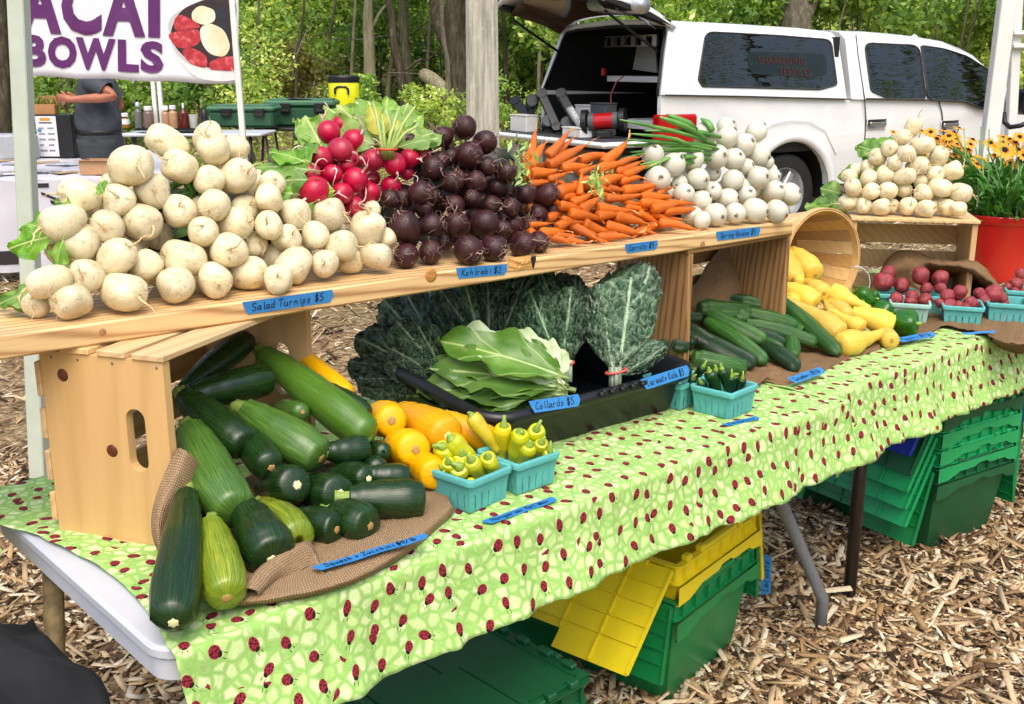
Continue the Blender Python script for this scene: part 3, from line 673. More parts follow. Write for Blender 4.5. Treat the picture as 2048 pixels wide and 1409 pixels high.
# ---- small turnips on the right crate
S6, O6 = 4.144, (1590, 220)
T2 = [(985,135,66,1015,70,1.35,.02),(890,230,66,930,220),(1070,295,72,1130,300,1.5),(780,320,71,770,335),(925,365,71,930,400),(1190,385,76,1200,330,1.2,.02),(685,395,72,635,380,1.2),(1000,385,54,1010,380,1.1,.04),(828,440,64,830,430),(1030,460,67,1095,455,1.5),(600,475,62,600,470,1.1,.03),(505,495,52,500,490,1.1,.03),(450,555,62,400,545,1.3),(610,570,71,625,535),(750,535,76,750,590),(920,550,72,990,545,1.4),(1163,535,70,1160,535),(1310,510,76,1365,490,1.1,.01),(1045,590,67,1015,630,1.2,.02),(480,640,67,440,605,1.3),(630,680,71,655,660),(770,670,70,705,655,1.1),(900,660,62,935,690,1.1,.02),(1065,695,74,1005,670,1.15),(1215,650,77,1285,690,1.3),(1380,690,77,1455,710,1.3),(1160,720,58,1160,715,1.1,.03),(445,765,72,355,785,1.4),(568,797,68,565,785),(715,805,72,765,800,1.1),(800,800,62,805,800,1.1,.02),(935,797,74,930,800),(1085,820,70,1125,825,1.2),(1160,800,54,1165,800,1.1,.03),(1265,810,67,1305,845,1.3),(1355,820,62,1395,845),(820,590,50,820,585,1.1,.05)]
_bk = CRM.to_3x3() @ Vector((0,1,0)); _ax2 = CRM.to_3x3() @ Vector((1,0,0)); RTOP = 1.045
pp, pn = heap_plane(.045, .35, _ax2.normalized(), rA, _bk.normalized(), RTOP)
t2out = place_heap(T2, S6, O6, pp, pn, RTOP)
build_heap('salad_turnip', 'pale turnip', 'turnip', 'small turnips heaped on the crate', t2out, TM, 'root', TR, 'on the crate', lambda o: 'long' if o['E'] > 1.22 else 'round', seed=9, slope=.03)

# ---- long fruit: zucchini, squash, cucumbers, carrots, peppers
def long_mesh(name, mats, prof, seed, n=18, bend=.06, ribs=(0, 0), lump=.02, m=None):
    """unit length along x from stem (0) to blossom end (1); prof = [(t, r)] with r relative to the largest radius 1 (scaled in y, z)"""
    g = random.Random(seed); b = MB(); rings = []; a0, a1 = g.uniform(0, 6.3), g.uniform(0, 6.3); bd = bend*g.uniform(.5, 1.2)
    P = []
    m = m or 26
    ts = [p[0] for p in prof]
    for i in range(m+1):
        q = i/m; t = (1-math.cos(math.pi*q))/2
        k = max(j for j in range(len(prof)-1) if prof[j][0] <= t+1e-9); (ta, ra), (tb, rb) = prof[k], prof[k+1]
        w = (t-ta)/max(1e-9, tb-ta); w = w*w*(3-2*w) if k not in (0, len(prof)-2) else (math.sqrt(max(0, 1-(1-w)**2)) if k == 0 else 1-(1-math.sqrt(max(0, 1-w*w)) if True else 0))
        r = ra + (rb-ra)*w if k != len(prof)-2 else rb + (ra-rb)*w
        off = bd*math.sin(math.pi*t)
        ring = []
        for j in range(n):
            a = 2*math.pi*j/n; rr = r*(1 + ribs[1]*math.cos(ribs[0]*a+a0) + lump*math.sin(2*a+a1+t*4) + lump*math.sin(a+t*7+a0))
            ring.append((t, off*6*math.cos(a0)*1 + rr*math.cos(a), off*6*math.sin(a0) + rr*math.sin(a)))
        rings.append(ring)
    b.loft(rings); return b.mesh(name, mats)
def fruit(kind, label, cat, group, p0, p1, r, me, roll=0.0):
    p0, p1 = Vector(p0), Vector(p1); L = (p1-p0).length
    M = frame(p0, p1-p0, (0,0,1) if abs((p1-p0).normalized().z) < .95 else (1,0,0)) @ Matrix.Rotation(roll, 4, 'X') @ Matrix.Diagonal((L, r, r, 1))
    o = link(kind, me, None); o.matrix_world = M; tag(o, label, cat, group); return o
def capped(o, t_me, name, at1, sx):           # a stem or scar part at one end of a long fruit, kept at its true size
    sc = o.matrix_world.to_scale(); M = Matrix.Translation((1.0 if at1 else 0, 0, 0)) @ Matrix.Diagonal((sx/sc.x, sx/sc.y, sx/sc.z, 1))
    return part(name, t_me, o, M)
def veg_mat(name, cols, fleck, frough=.25, streak=22, fq=4, fl=(.70,.76), lo=.35, hi=.75, spec=.5, bmp=.08, stem=None):
    m = Mat(name, cols[0], frough, spec=spec); co = m.rco(); x = m.sep(m.co())
    an = m.math('ARCTAN2', x[2], x[1]); s = m.comb(m.math('MULTIPLY', x[0], 1.6), m.math('MULTIPLY', m.math('SINE', an), 1.5), m.math('MULTIPLY', m.math('COSINE', an), 1.5)); r = m.math('MULTIPLY', m.rnd(), 31); s = m.vmath('ADD', s, m.comb(r, r, r))
    st = m.noise(m.map(s, (.7, fq, fq)), 2.5, 4, .6); c = m.ramp(st, [(lo, cols[0]), ((lo+hi)/2, cols[1]), (hi, cols[2])])
    if stem: c = m.mix(m.math('MULTIPLY', m.n('MapRange', _0=x[0], _1=0.0, _2=.45, _3=.85, _4=0).outputs[0], 1), c, stem)
    f = m.noise(m.map(s, (6, 9, 9)), 6, 1); c = m.mix(m.ramp(f, [(fl[0], 0), (fl[1], .8)]), c, fleck)
    c = m.hsv(c, .5, m.rv(.05, 1.03), m.rv(.3)); m.set('Base Color', c); m.set('Roughness', m.math('MULTIPLY_ADD', m.noise(s, 4, 3), .22, frough-.08)); m.bump(m.noise(m.map(s, (1, 5, 5)), 3, 3), bmp, .05); return m.m
ZUCD = veg_mat('zucchini_dark', ('#0f240e','#183213','#274a1c'), '#5f8438'); ZUCL = veg_mat('zucchini_light', ('#3a5f1c','#4f7627','#6f9236'), '#a3b868', fq=9); ZUCS = veg_mat('zucchini_streaked', ('#23481a','#40682a','#7d9a3a'), '#a8b860', lo=.3, hi=.72, fq=11)
GOLD = veg_mat('golden_squash_skin', ('#d69a10','#e0a81a','#e6b326'), '#ecc050', .36, fl=(.78,.86), spec=.35); YSQ = veg_mat('yellow_squash_skin', ('#d2ab42','#dbba56','#e2c878'), '#c99c34', .4, fl=(.76,.84), bmp=.05, spec=.35)
CUKD = veg_mat('cucumber_dark', ('#112815','#1a381c','#2a4d28'), '#55784a', .3, bmp=.4); CUKL = veg_mat('cucumber_light', ('#1b3f16','#2b571e','#557f36'), '#84a458', .3, lo=.35, hi=.7, bmp=.3)
WAX = veg_mat('wax_pepper_skin', ('#aeb01c','#babc2a','#c6c840'), '#ced060', .22, fl=(.8,.9)); WAXY = veg_mat('wax_pepper_yellow', ('#c0aa1e','#ccb82a','#d4c23e'), '#ecd970', .22, fl=(.8,.9))
JAL = veg_mat('jalapeno_skin', ('#0f2a10','#173a15','#24501c'), '#3a6a2a', .18, fl=(.8,.9)); CAR = veg_mat('carrot_skin', ('#c05a16','#ce6a22','#da863c'), '#9a4d1a', .5, fl=(.72,.8), bmp=.3)
SCARM = plain('scar_tan', '#a5814a', .8, nz=.4, nscale=300); SCARP = plain('scar_pale', '#d9d3a0', .7, nz=.15, nscale=200); STEMM = plain('fruit_stem', '#7d9440', .6, nz=.25, nscale=120)
def disc_mesh(name, mat, seed=0, star=5):
    g = random.Random(seed); b = MB(); pr = [(0, .1), (.35, .16), (.7, .12), (1.0, .02), (1.05, -.25)]
    b.loft([[(h, r*(1+.16*math.cos(star*2*math.pi*j/15)+g.uniform(-.07,.07))*math.cos(2*math.pi*j/15), r*(1+.16*math.cos(star*2*math.pi*j/15))*math.sin(2*math.pi*j/15), ) for j in range(15)] for r, h in pr[1:]], cap0=True, cap1=False); return b.mesh(name, [mat])
def stem_mesh(name, mat, L=2.2, bend=.4, r0=1.25, r1=.85, n=10):
    b = MB(); rings = []
    for i in range(6):
        t = i/5; r = r0+(r1-r0)*min(1, t*1.6)
        rings.append([(-L*t+.4, r*(1+.12*math.cos(5*2*math.pi*j/n))*math.cos(2*math.pi*j/n) + bend*t*t*L*.5, r*(1+.12*math.cos(5*2*math.pi*j/n))*math.sin(2*math.pi*j/n)) for j in range(n)])
    b.loft(rings[::-1] if False else rings, cap0=False); return b.mesh(name, [mat])
SCT, SCP = [disc_mesh('blossom_scar', SCARM, s) for s in range(3)], [disc_mesh('blossom_scar', SCARP, s, 6) for s in range(2)]
STM = stem_mesh('stem', STEMM)
ZP = [(0,.45),(.02,.58),(.2,.76),(.45,.93),(.74,1.0),(.92,.9),(1,.0)]
def zm(mat, s, prof=ZP, **k): return long_mesh('zucchini', [mat], prof, s, **k)
ZME = {c: [zm(m, 200+s, bend=.016, ribs=(7,.03), lump=.03) for s in range(3)] for c, m in (('d', ZUCD), ('l', ZUCL), ('s', ZUCS))}
ZUCY = veg_mat('zucchini_yellowing', ('#3f5f1a','#748a26','#b4b23c'), '#c8c878', lo=.35, hi=.7, fq=9); ZME['y'] = [zm(ZUCY, 206+s, bend=.012, ribs=(7,.03)) for s in range(2)]
ZME['g'] = [long_mesh('golden_squash', [GOLD], ZP, 230+s, bend=.01, ribs=(5,.012)) for s in range(2)]
def solve_long(it, scale, org, plane_p, plane_n, rest_z, L=None):
    x1, y1, x2, y2, r = it[:5]; q = [(org[0]+a/scale, org[1]+c/scale) for a, c in ((x1,y1),(x2,y2))]; rp = r/scale
    D = []
    for (u, v) in q:
        d = ray(u, v); cap = (CAM_LOC.z-rest_z)/max(1e-4, rp*.9/FPX-d.z); D.append((min(depth(atplane(u, v, plane_p, plane_n)), cap), cap))
    D2, D1 = D[1][0], D[0][0]; rm = rp*D2/FPX
    if L:
        pl = math.hypot(q[0][0]-q[1][0], q[0][1]-q[1][1])*D2/FPX; dz = math.sqrt(max(0, L*L-pl*pl)); D1 = min(D2+dz, D[0][1]) if dz > 0 else D1
    return atd(*q[0], D1), atd(*q[1], D2), rm
SZ, OZ = 2.272, (300, 640)
_a, _b, _c = atz(400, 1190, .785), atz(850, 1000, .785), Vector((.39, .62, 1.0))
zn = (_b-_a).cross(_c-_a).normalized()
ZSC = 1.14
ZL = [ # x1 y1 x2 y2 r kind L scar label
(150,320,440,90,52,'d',None,'t','nearly black zucchini lying highest, tucked under the crate top'),
(190,345,530,270,72,'d',None,None,'dark zucchini lying across just below the highest one'),
(515,160,985,530,84,'l',None,None,'long light green zucchini slanting across the top, stem up'),
(150,350,430,565,85,'d',None,'t','dark zucchini pointing down right at the crate post, ragged tan scar'),
(370,440,545,665,76,'d',.2,'t','dark zucchini wedged between two others, its tan scar low'),
(430,410,760,620,92,'s',None,'t','fat streaked zucchini in the middle, tan star scar at its end'),
(560,400,690,420,45,'s',.16,'t','small zucchini end peeping below the long light green one'),
(180,500,385,870,112,'s',None,'t','big zucchini with pale flank and brown scar hanging over the burlap'),
(520,760,660,752,86,'d',.2,'p','round zucchini end with a pale disc, centre of the heap'),
(720,760,855,788,84,'d',.2,'p','zucchini end beside the pale disc one, thin light rays'),
(800,600,975,585,58,'d',None,'t','short dark zucchini under the long light green one'),
(770,700,985,722,64,'d',.18,'p','dark zucchini with white tip left of the orange squash'),
(170,800,108,1360,104,'d',None,'p','long dark zucchini lying alone at the left on the cloth'),
(275,930,345,1250,96,'y',None,'t','yellow streaked zucchini standing right of the long dark one'),
(430,860,545,1072,112,'d',None,'p','plump dark zucchini with a cream disc by the burlap knot'),
(520,850,670,990,88,'y',.2,None,'zucchini with a bright yellow green back'),
(640,900,835,950,74,'d',.2,'t','dark zucchini low in the heap beside the burlap edge'),
(830,880,985,932,84,'d',.19,'t','dark zucchini at the foot of the heap, tan scar right'),
(900,815,1225,825,84,'d',None,None,'long smooth zucchini lying out to the right on the burlap'),
(1000,700,1160,715,55,'d',None,None,'deep shaded zucchini behind the long smooth one'),
(960,660,1035,672,50,'d',.16,'p','small shaded zucchini end with a white fleck'),
(800,300,985,430,42,'d',None,None,'dark zucchini back hidden behind the long light green one'),
(980,590,1060,600,45,'d',.15,None,'shaded zucchini deep between heap and orange squash')]
zr = random.Random(4)
for it in ZL:
    p0, p1, rm = solve_long(it, SZ, OZ, _a, zn, .762, it[6])
    rm *= ZSC; o = fruit('zucchini', it[8], 'zucchini', 'zucchini spilling from the crate', p0, p1 + (p1-p0).normalized()*rm*.25, rm, ZME[it[5]][zr.randrange(len(ZME[it[5]]))], zr.uniform(0, 6.3))
    if it[7]: capped(o, (SCT if it[7] == 't' else SCP)[zr.randrange(2)], 'blossom_scar', True, rm*.2)
    capped(o, STM, 'stem', False, rm*.36)
_g = [(660,130,900,340,50,'slim orange squash leaning in the crate corner, stem up',None,None),
(1020,440,1095,458,86,'round orange squash end with brown star, upper left of its group',.17,'t'),
(1150,420,1345,525,100,'broad orange squash lying above the others, pale tip',.18,'p'),
(1330,440,1570,560,66,'long orange squash lying under the rim of the black tub',None,'t'),
(1100,560,1200,590,92,'round orange squash end, star scar facing, in the middle',.17,'t'),
(1210,640,1290,700,80,'orange squash end touching the blue berry box',.16,'t'),
(1290,520,1400,580,62,'orange squash half hidden behind the wax peppers',.16,None)]
for it in _g:
    p0, p1, rm = solve_long(it, SZ, OZ, _a, zn, .765, it[6])
    o = fruit('golden_squash', it[5], 'squash', 'orange squash beside the zucchini', p0, p1+(p1-p0).normalized()*rm*.25, rm, ZME['g'][zr.randrange(2)], zr.uniform(0, 6.3))
    if it[7]: capped(o, (SCT if it[7] == 't' else SCP)[zr.randrange(2)], 'blossom_scar', True, rm*.22)
    capped(o, STM, 'stem', False, rm*.36)
# ---- cucumbers
SCU, OCU = 4.545, (1300, 430)
_a, _b, _c = atz(1500, 745, .775), atz(1680, 690, .775), Vector((1.85, .56, .90)); cn = (_b-_a).cross(_c-_a).normalized()
CP = [(0,.35),(.03,.62),(.18,.92),(.55,1.0),(.88,.86),(1,0)]
CME = {'d': [long_mesh('cucumber', [CUKD], CP, 250+s, bend=.04, ribs=(7,.03), lump=.05) for s in range(3)], 'l': [long_mesh('cucumber', [CUKL], CP, 260+s, bend=.04, ribs=(7,.03), lump=.05) for s in range(3)]}
CL = [(440,850,890,900,100,'l','fat curved cucumber highest on the pile'),(770,770,1240,895,72,'l','cucumber lying behind the fat curved one, toward the squash'),(1050,700,1725,1265,76,'l','longest cucumber slanting down from the crate post to the burlap'),(830,870,1350,1020,66,'l','straight cucumber lying against the longest one'),(490,865,1050,1150,76,'l','cucumber with pale yellow green shoulder in the middle'),(870,975,1520,1160,64,'l','slightly bent cucumber crossing over the longest one'),(510,960,1060,1340,76,'l','cucumber with a scabby white patch near its stem'),(140,930,595,1190,76,'d','dark cucumber touching the kale at the left of the pile'),(240,985,950,1370,86,'d','very dark thick cucumber bending down to the jalapeno box'),(1030,1190,1345,1395,76,'d','dark cucumber lowest on the burlap'),(1050,1130,1205,1225,44,'l','small cucumber with yellow tip peeping out'),(1270,1130,1295,1290,66,'l','cucumber end pointing out, pale stripes in a fan'),(390,1290,870,1400,88,'l','bumpy light cucumber right behind the jalapeno box'),(170,900,470,935,48,'d','dark cucumber behind, under the burlap fold'),(200,1170,350,1205,58,'d','short dark cucumber beside the black tub corner'),(60,1170,180,1210,48,'d','cucumber end hidden under the curled kale leaf'),(1080,1080,1190,1160,50,'d','dark cucumber deep under the crossing ones'),(640,740,1000,820,70,'d','dark cucumber tucked behind the fat curved one'),(700,880,900,960,66,'l','light cucumber under the fat curved one'),(930,1060,1230,1180,62,'d','cucumber shaded below the slightly bent one'),(150,1010,420,1160,60,'d','lowest dark cucumber at the tub side'),(1180,930,1400,1050,56,'l','cucumber peeping out between the straight and the longest one')]
for it in CL:
    p0, p1, rm = solve_long(it, SCU, OCU, _a, cn, .75)
    rm *= 1.12; fruit('cucumber', it[6], 'cucumber', 'cucumbers piled on burlap', p0, p1+(p1-p0).normalized()*rm*.1, rm, CME[it[5]][zr.randrange(3)], zr.uniform(0, 6.3))
# ---- yellow squash in the bushel basket
SY, OY = 3.914, (1560, 380)
YP = [(0,.30),(.03,.36),(.25,.42),(.45,.62),(.75,1.0),(.93,.9),(1,0)]; YP2 = [(0,.45),(.03,.5),(.3,.75),(.7,1.0),(.92,.9),(1,0)]
YME = [long_mesh('yellow_squash', [YSQ], YP, 270, bend=.035, ribs=(8,.012)), long_mesh('yellow_squash', [YSQ], YP, 271, bend=.03, ribs=(8,.012)), long_mesh('yellow_squash', [YSQ], YP2, 272, bend=.015, ribs=(8,.012))]
_a, _b, _c = atz(1700, 690, .785), atz(1790, 665, .785), atd(1600, 510, depth(atz(1700, 690, .785))+.52); yn = (_b-_a).cross(_c-_a).normalized()
YL = [(30,440,105,700,78,2,None,'upright yellow squash beside the crate post, brown scar down'),(95,480,270,660,88,2,None,'highest yellow squash, deep in the basket'),(120,560,150,730,44,2,.15,'pale yellow squash end squeezed between the two highest'),(20,760,275,890,88,2,None,'broad yellow squash right below the upright one'),(190,720,340,810,76,2,.16,'yellow squash lying behind, against the basket floor'),(700,935,400,800,78,0,None,'crookneck yellow squash with its neck pointing right'),(50,860,470,1130,96,0,None,'largest yellow squash sloping down to the front, brown scar'),(360,870,530,985,66,2,.17,'yellow squash half covered by the crookneck one'),(345,850,400,960,36,1,.15,'thin yellow squash neck standing up in the middle'),(420,950,640,1080,66,1,None,'yellow squash squeezed behind the front one'),(560,960,870,1070,92,2,None,'yellow squash lying next to the green pepper'),(830,1110,480,1210,96,1,None,'front yellow squash lying on the burlap, neck right'),(770,1090,870,1180,72,2,.16,'round yellow squash end farthest right at the front'),(20,800,110,870,52,2,.16,'yellow squash end at the crate post, halfway up')]
for it in YL:
    p0, p1, rm = solve_long(it, SY, OY, _a, yn, .752, it[6])
    rm *= 1.12; o = fruit('yellow_squash', it[7], 'squash', 'yellow squash spilling from the bushel basket', p0, p1+(p1-p0).normalized()*rm*.2, rm, YME[it[5]], 1.2 if it[5] < 2 else zr.uniform(0, 6.3))
    capped(o, SCT[zr.randrange(3)], 'blossom_scar', True, rm*.13); capped(o, STM, 'stem', False, rm*.24)
# ---- carrots
S4, O4 = 4.8575, (1030, 230)
CRP = [(0,.5),(.02,.8),(.08,1.0),(.4,.82),(.75,.52),(.93,.2),(1,0)]
CRM_ = [long_mesh('carrot', [CAR], CRP, 300+s, n=11, bend=.03+.012*(s%3), lump=.06, m=20) for s in range(8)]
def carrot_root(s):
    g = random.Random(s); b = MB(); p = Vector((.97, 0, 0)); d = Vector((1, 0, 0)); pts = [p.copy()]
    for i in range(7): d = (d+Vector((g.gauss(0,.3), g.gauss(0,.35), g.gauss(0,.35)-.1))).normalized(); p = p+d*.06; pts.append(p.copy())
    b.tube([(q.x, q.y*3.4, q.z*3.4) for q in pts], [.075*(1-.8*i/7) for i in range(8)], 5, cap=False); return b.mesh('root_tip', [CARR])
CARR = plain('carrot_root', '#d99a5a', .6, nz=.2); CRR = [carrot_root(320+s) for s in range(6)]
KL = [(150,430,205,140,52),(170,470,295,275,55),(320,400,535,150,50),(380,380,580,215,35),(320,490,700,290,60),(850,470,1100,240,55),(640,440,920,380,50),(560,440,620,400,40),(500,510,720,490,50),(130,520,150,640,50),(220,560,420,540,55),(420,590,510,560,40),(830,520,1080,460,50),(700,530,810,480,35),(980,560,1230,450,45),(1080,580,1290,490,42),(1060,460,1220,410,35),(860,650,1090,600,55),(800,660,930,560,50),(1080,640,1240,610,45),(640,640,650,550,35),(420,650,510,685,40),(420,760,700,680,65),(250,660,380,650,35),(1050,730,1400,670,50),(1290,750,1370,680,40),(640,820,745,770,48),(700,880,825,800,55),(840,780,960,800,45),(900,810,1160,800,45),(1100,800,1250,770,35),(1240,800,1540,790,45),(800,900,1140,930,60),(1220,860,1600,870,50),(1330,920,1600,850,50),(1450,950,1800,910,45),(1500,860,1760,870,35),(410,860,490,905,40),(480,890,720,910,50),(560,960,840,1020,55),(850,980,1040,960,55),(970,990,1290,1060,60),(1260,980,1440,1085,45),(1420,990,1540,1040,35),(1430,1050,1770,1120,48),(480,1060,625,990,50),(520,1030,720,1040,45),(740,1080,920,1140,60),(920,1090,1210,1150,60),(620,1110,820,1220,50),(330,1140,500,1130,50),(440,1220,535,1250,50),(520,1180,610,1180,40),(560,1210,710,1240,45),(740,1150,850,1190,35),(880,1190,1130,1185,45),(800,1210,930,1240,30),(265,1200,345,1235,50),(290,1060,350,1055,30),(1220,1120,1295,1080,40),(1300,1110,1385,1060,45),(1310,1140,1390,1160,25),(1500,1010,1640,1020,35),(1470,735,1545,700,30),(560,790,670,780,45),(750,620,805,600,40),(850,720,945,750,42),(1000,720,1095,740,40),(1120,960,1245,990,35),(1150,910,1310,920,35),(1170,860,1235,870,30)]
cr = random.Random(12)
for i in range(46):       # the carrots lying deeper, seen between the front ones
    t = cr.random(); x = 250+1250*t; top = 470+250*t; y = cr.uniform(top, 1130); a = cr.uniform(-.5, .35); l = cr.uniform(150, 300); KL.append((x-l/2*math.cos(a), y-l/2*math.sin(a), x+l/2*math.cos(a), y+l/2*math.sin(a), cr.uniform(38, 56), 1))
pp, pn = heap_plane(.05, .50)
co_ = []
for it in KL:
    deep = len(it) > 5; off = cr.uniform(.025, .06) if deep else cr.uniform(-.006, .012)
    p0, p1, rm = solve_long(it, S4, O4, pp + uy*off, pn, PT+.001)
    if not deep and it[1] < 500: p1 = p1 + uy*0
    co_.append(dict(p0=p0, p1=p1, r=rm, u=O4[0]+(it[0]+it[2])/2/S4, v=O4[1]+(it[1]+it[3])/2/S4, rp=it[4]/S4))
rw = rows_of(co_, -.05, 1.9)
for i, o in enumerate(co_):
    L = (o['p1']-o['p0']).length
    p0 = o['p0'] - (o['p1']-o['p0']).normalized()*(max(0, .11-L)*.5)
    f = fruit('carrot', f"{'long' if L > .13 else ('short' if L < .07 else 'slim')} orange carrot, {rw[i]} of the carrot pile", 'carrot', 'carrots piled on the plank', p0, o['p1'], o['r']*1.04, CRM_[cr.randrange(8)], cr.uniform(0, 6.3))
    part('root_tip', CRR[cr.randrange(6)], f)
# ================================================================ LEAFY GREENS, BOXES, BASKETS, BURLAP, TAPE, TOTES
from mathutils import noise as mnoise
def leaf_mesh(name, mats, seed, nu=18, nv=9, shape=None, ruffle=.06, pucker=0, pfreq=9, curl=.15, droop=.2, cup=0.0, stem=.22):
    """length 1 along x, width 1 across; shape gives the half width along the length"""
    g = random.Random(seed); o = Vector((g.uniform(0, 50), g.uniform(0, 50), g.uniform(0, 50))); P, U = [], []
    for i in range(nu+1):
        t = i/nu; w = shape(t); row, ur = [], []
        for j in range(nv+1):
            q = -1+2*j/nv; y = w*q; e = abs(q)**1.5
            z = -droop*t*t + cup*q*q*w - curl*e*w*.6
            z += ruffle*e*math.sin(t*17+o.x+q*2)*(.5+t) + ruffle*.5*e*math.sin(t*31+o.y*q)
            if pucker:
                n = mnoise.noise(Vector((t*pfreq*2.0, q*w*pfreq*2.0, 0))+o); n2 = mnoise.noise(Vector((t*pfreq*4.5, q*w*pfreq*4.5, 3))+o)
                z += pucker*(abs(n)*1.4+abs(n2)*.6)*min(1, abs(q)*5)*(1 if w > .1 else 0)
            y += ruffle*.25*e*math.sin(t*23+o.z)*(1 if q > 0 else -1)
            row.append((t, y, z)); ur.append((t, q*w))
        P.append(row); U.append(ur)
    b = MB(); b.grid(P); me = b.mesh(name, mats); ul = me.uv_layers.new(name='UVMap'); fl = [x for r in U for x in r]
    ul.data.foreach_set('uv', np.array([fl[l.vertex_index] for l in me.loops]).reshape(-1)); return me
def leaf_mat(name, dark, mid, light, vein, rough=.45, fr=16, tr=.25, bmp=.2, cell=0, vw=.3):
    m = Mat(name, mid, rough); uv = m.n('UVMap').outputs[0]; x, y, _ = m.sep(uv); ay = m.math('ABSOLUTE', y); co = m.rco()
    c = m.ramp(m.noise(co, 2.2, 4, .6), [(.3, dark), (.5, mid), (.72, light)])
    wv = m.math('SINE', m.math('MULTIPLY', m.math('ADD', m.math('SUBTRACT', x, m.math('MULTIPLY', ay, .8)), m.math('MULTIPLY', m.noise(uv, 5, 2), .08)), fr*2*math.pi/4))
    lv = m.ramp(wv, [(.93, 0), (1, 1)]); mid_ = m.ramp(ay, [(.012, 1), (.03, 0)])
    h = lv
    if cell:
        e = m.vor(m.mix(.05, uv, m.noise(uv, 12, 2, out=1), 'ADD'), cell, 'DISTANCE_TO_EDGE').outputs['Distance']
        cv_ = m.ramp(e, [(.0, 1), (.06, .3), (.14, 0)]); c = m.mix(m.math('MULTIPLY', cv_, vw), c, vein); h = m.math('ADD', m.math('MULTIPLY', e, 2.2), 0)
    c = m.mix(m.math('MULTIPLY', lv, vw), c, vein); c = m.mix(m.math('MULTIPLY', mid_, .85), c, vein); m.set('Base Color', m.hsv(c, .5, m.rv(.15), m.rv(.7 if cell else .3)))
    m.bump(h if cell else m.math('SUBTRACT', m.noise(co, 6, 3), m.math('MULTIPLY', lv, .4)), bmp, .01)
    return m.leaf(tr).m
GREEN = leaf_mat('turnip_leaf', '#4a7a24', '#6fa338', '#9cc458', '#c9d98f', .4, 14, .35); RGREEN = leaf_mat('radish_leaf', '#6f9c3e', '#92b95a', '#b7cf7a', '#dbe3aa', .45, 14, .4)
YELL = leaf_mat('yellowed_leaf', '#8fa030', '#c5c240', '#dccf58', '#e4dc90', .5, 12, .4)
COLL = leaf_mat('collard_leaf', '#44682a', '#587f36', '#769a46', '#b0c484', .36, 9, .25, cell=0, vw=.4); COLP = leaf_mat('collard_underside', '#a7bd90', '#c0d1aa', '#d3dfc2', '#e6ebd6', .55, 10, .3)
KALE = leaf_mat('kale_leaf', '#283f2e', '#3b5840', '#557258', '#b0c5a4', .45, 7, .08, .9, cell=9, vw=.28); KALD = leaf_mat('kale_leaf_dark', '#1d3222', '#2b4530', '#3d5942', '#93ad88', .45, 7, .08, .9, cell=9, vw=.22)
ovate = lambda t: max(.012, .5*math.sin(math.pi*min(1, max(0, (t-.2)/.8))**.75)**.8) if t > .2 else .012
broad = lambda t: max(.02, .5*math.sin(math.pi*min(1, max(0, (t-.1)/.9))**.85)**.6) if t > .1 else .02
strap = lambda t: .03 + .47*math.sin(math.pi*.5*min(1, max(0, t-.04)/.62))**1.1*max(0, 1-max(0, (t-.68)/.32)**2.3)**.5
GL = [leaf_mesh('leaf', [GREEN], 400+s, 18, 8, ovate, .05, curl=.1, droop=.25) for s in range(5)]
RGL = [leaf_mesh('leaf', [RGREEN], 410+s, 18, 8, ovate, .05, curl=.1, droop=.2) for s in range(5)]
YLF = [leaf_mesh('leaf', [YELL], 415, 18, 8, ovate, .05)]
CLM = [leaf_mesh('leaf', [COLL], 420+s, 22, 12, broad, .045, curl=.05, droop=.18, cup=.16) for s in range(5)]; CLP = [leaf_mesh('leaf', [COLP], 430+s, 22, 12, broad, .05, curl=.12, droop=.05, cup=.2) for s in range(3)]
KM = [leaf_mesh('leaf', [KALE], 440+s, 60, 22, strap, .012, pucker=.085, pfreq=5, curl=.6, droop=.16) for s in range(5)]; KD = [leaf_mesh('leaf', [KALD], 450+s, 60, 22, strap, .016, pucker=.09, pfreq=5, curl=.7, droop=.2) for s in range(4)]
def leaf_at(parent, me, p0, p1, width, face=None, roll=0, name='leaf'):
    p0, p1 = Vector(p0), Vector(p1); L = (p1-p0).length
    z = face if face is not None else (-FWD + Vector((0,0,.35)))
    M = frame(p0, p1-p0, z) @ Matrix.Rotation(roll, 4, 'X') @ Matrix.Diagonal((L, width, L, 1))
    o = link(name, me, None); o.matrix_world = M
    o.parent = parent; o.matrix_parent_inverse = parent.matrix_world.inverted(); return o
lr = random.Random(21)
def pt(u, v, ref, dd=0.0): return atd(u, v, depth(ref)+dd)
def greens(label, root, leaves, meshes, ref, cat='greens', group='loose leaves behind the roots'):
    """leaves: (base u, v, tip u, v, width px, depth shift)"""
    t = thing(root, label, cat, ref, group)
    for (u0, v0, u1, v1, w, dd) in leaves:
        p0, p1 = pt(u0, v0, ref, dd*.6), pt(u1, v1, ref, dd); D = depth(p1)
        leaf_at(t, meshes[lr.randrange(len(meshes))], p0, p1, w*D/FPX, roll=lr.uniform(-.6, .6))
    return t
back = lambda u, v, dy=.12: atplane(u, v, A0 + uy*(.05+dy), -uy)
greens('bright green turnip leaves sticking out past the left end of the big turnip heap', 'turnip_greens', [(120,470,0,490,75,.02),(120,440,25,450,60,.05),(130,470,95,545,60,0),(110,575,-20,590,55,0),(150,410,95,400,40,.06),(210,390,190,360,34,.05),(105,600,-30,610,45,.03),(130,450,60,425,45,.06)], GL, back(100, 450, .05))
greens('turnip leaves lying between the cream turnips and the radishes', 'turnip_greens', [(640,345,500,310,70,.03),(620,330,540,285,60,.05),(640,360,505,355,60,.0),(600,390,520,375,55,-.01),(640,400,580,420,60,.0),(630,330,575,300,60,.06),(640,310,590,285,50,.08),(430,400,365,385,30,.03),(680,380,610,395,60,.02),(480,420,430,370,40,.05)], GL, back(600, 340, .10))
RSTK = plain('radish_stalk', '#9db463', .5, nz=.2)
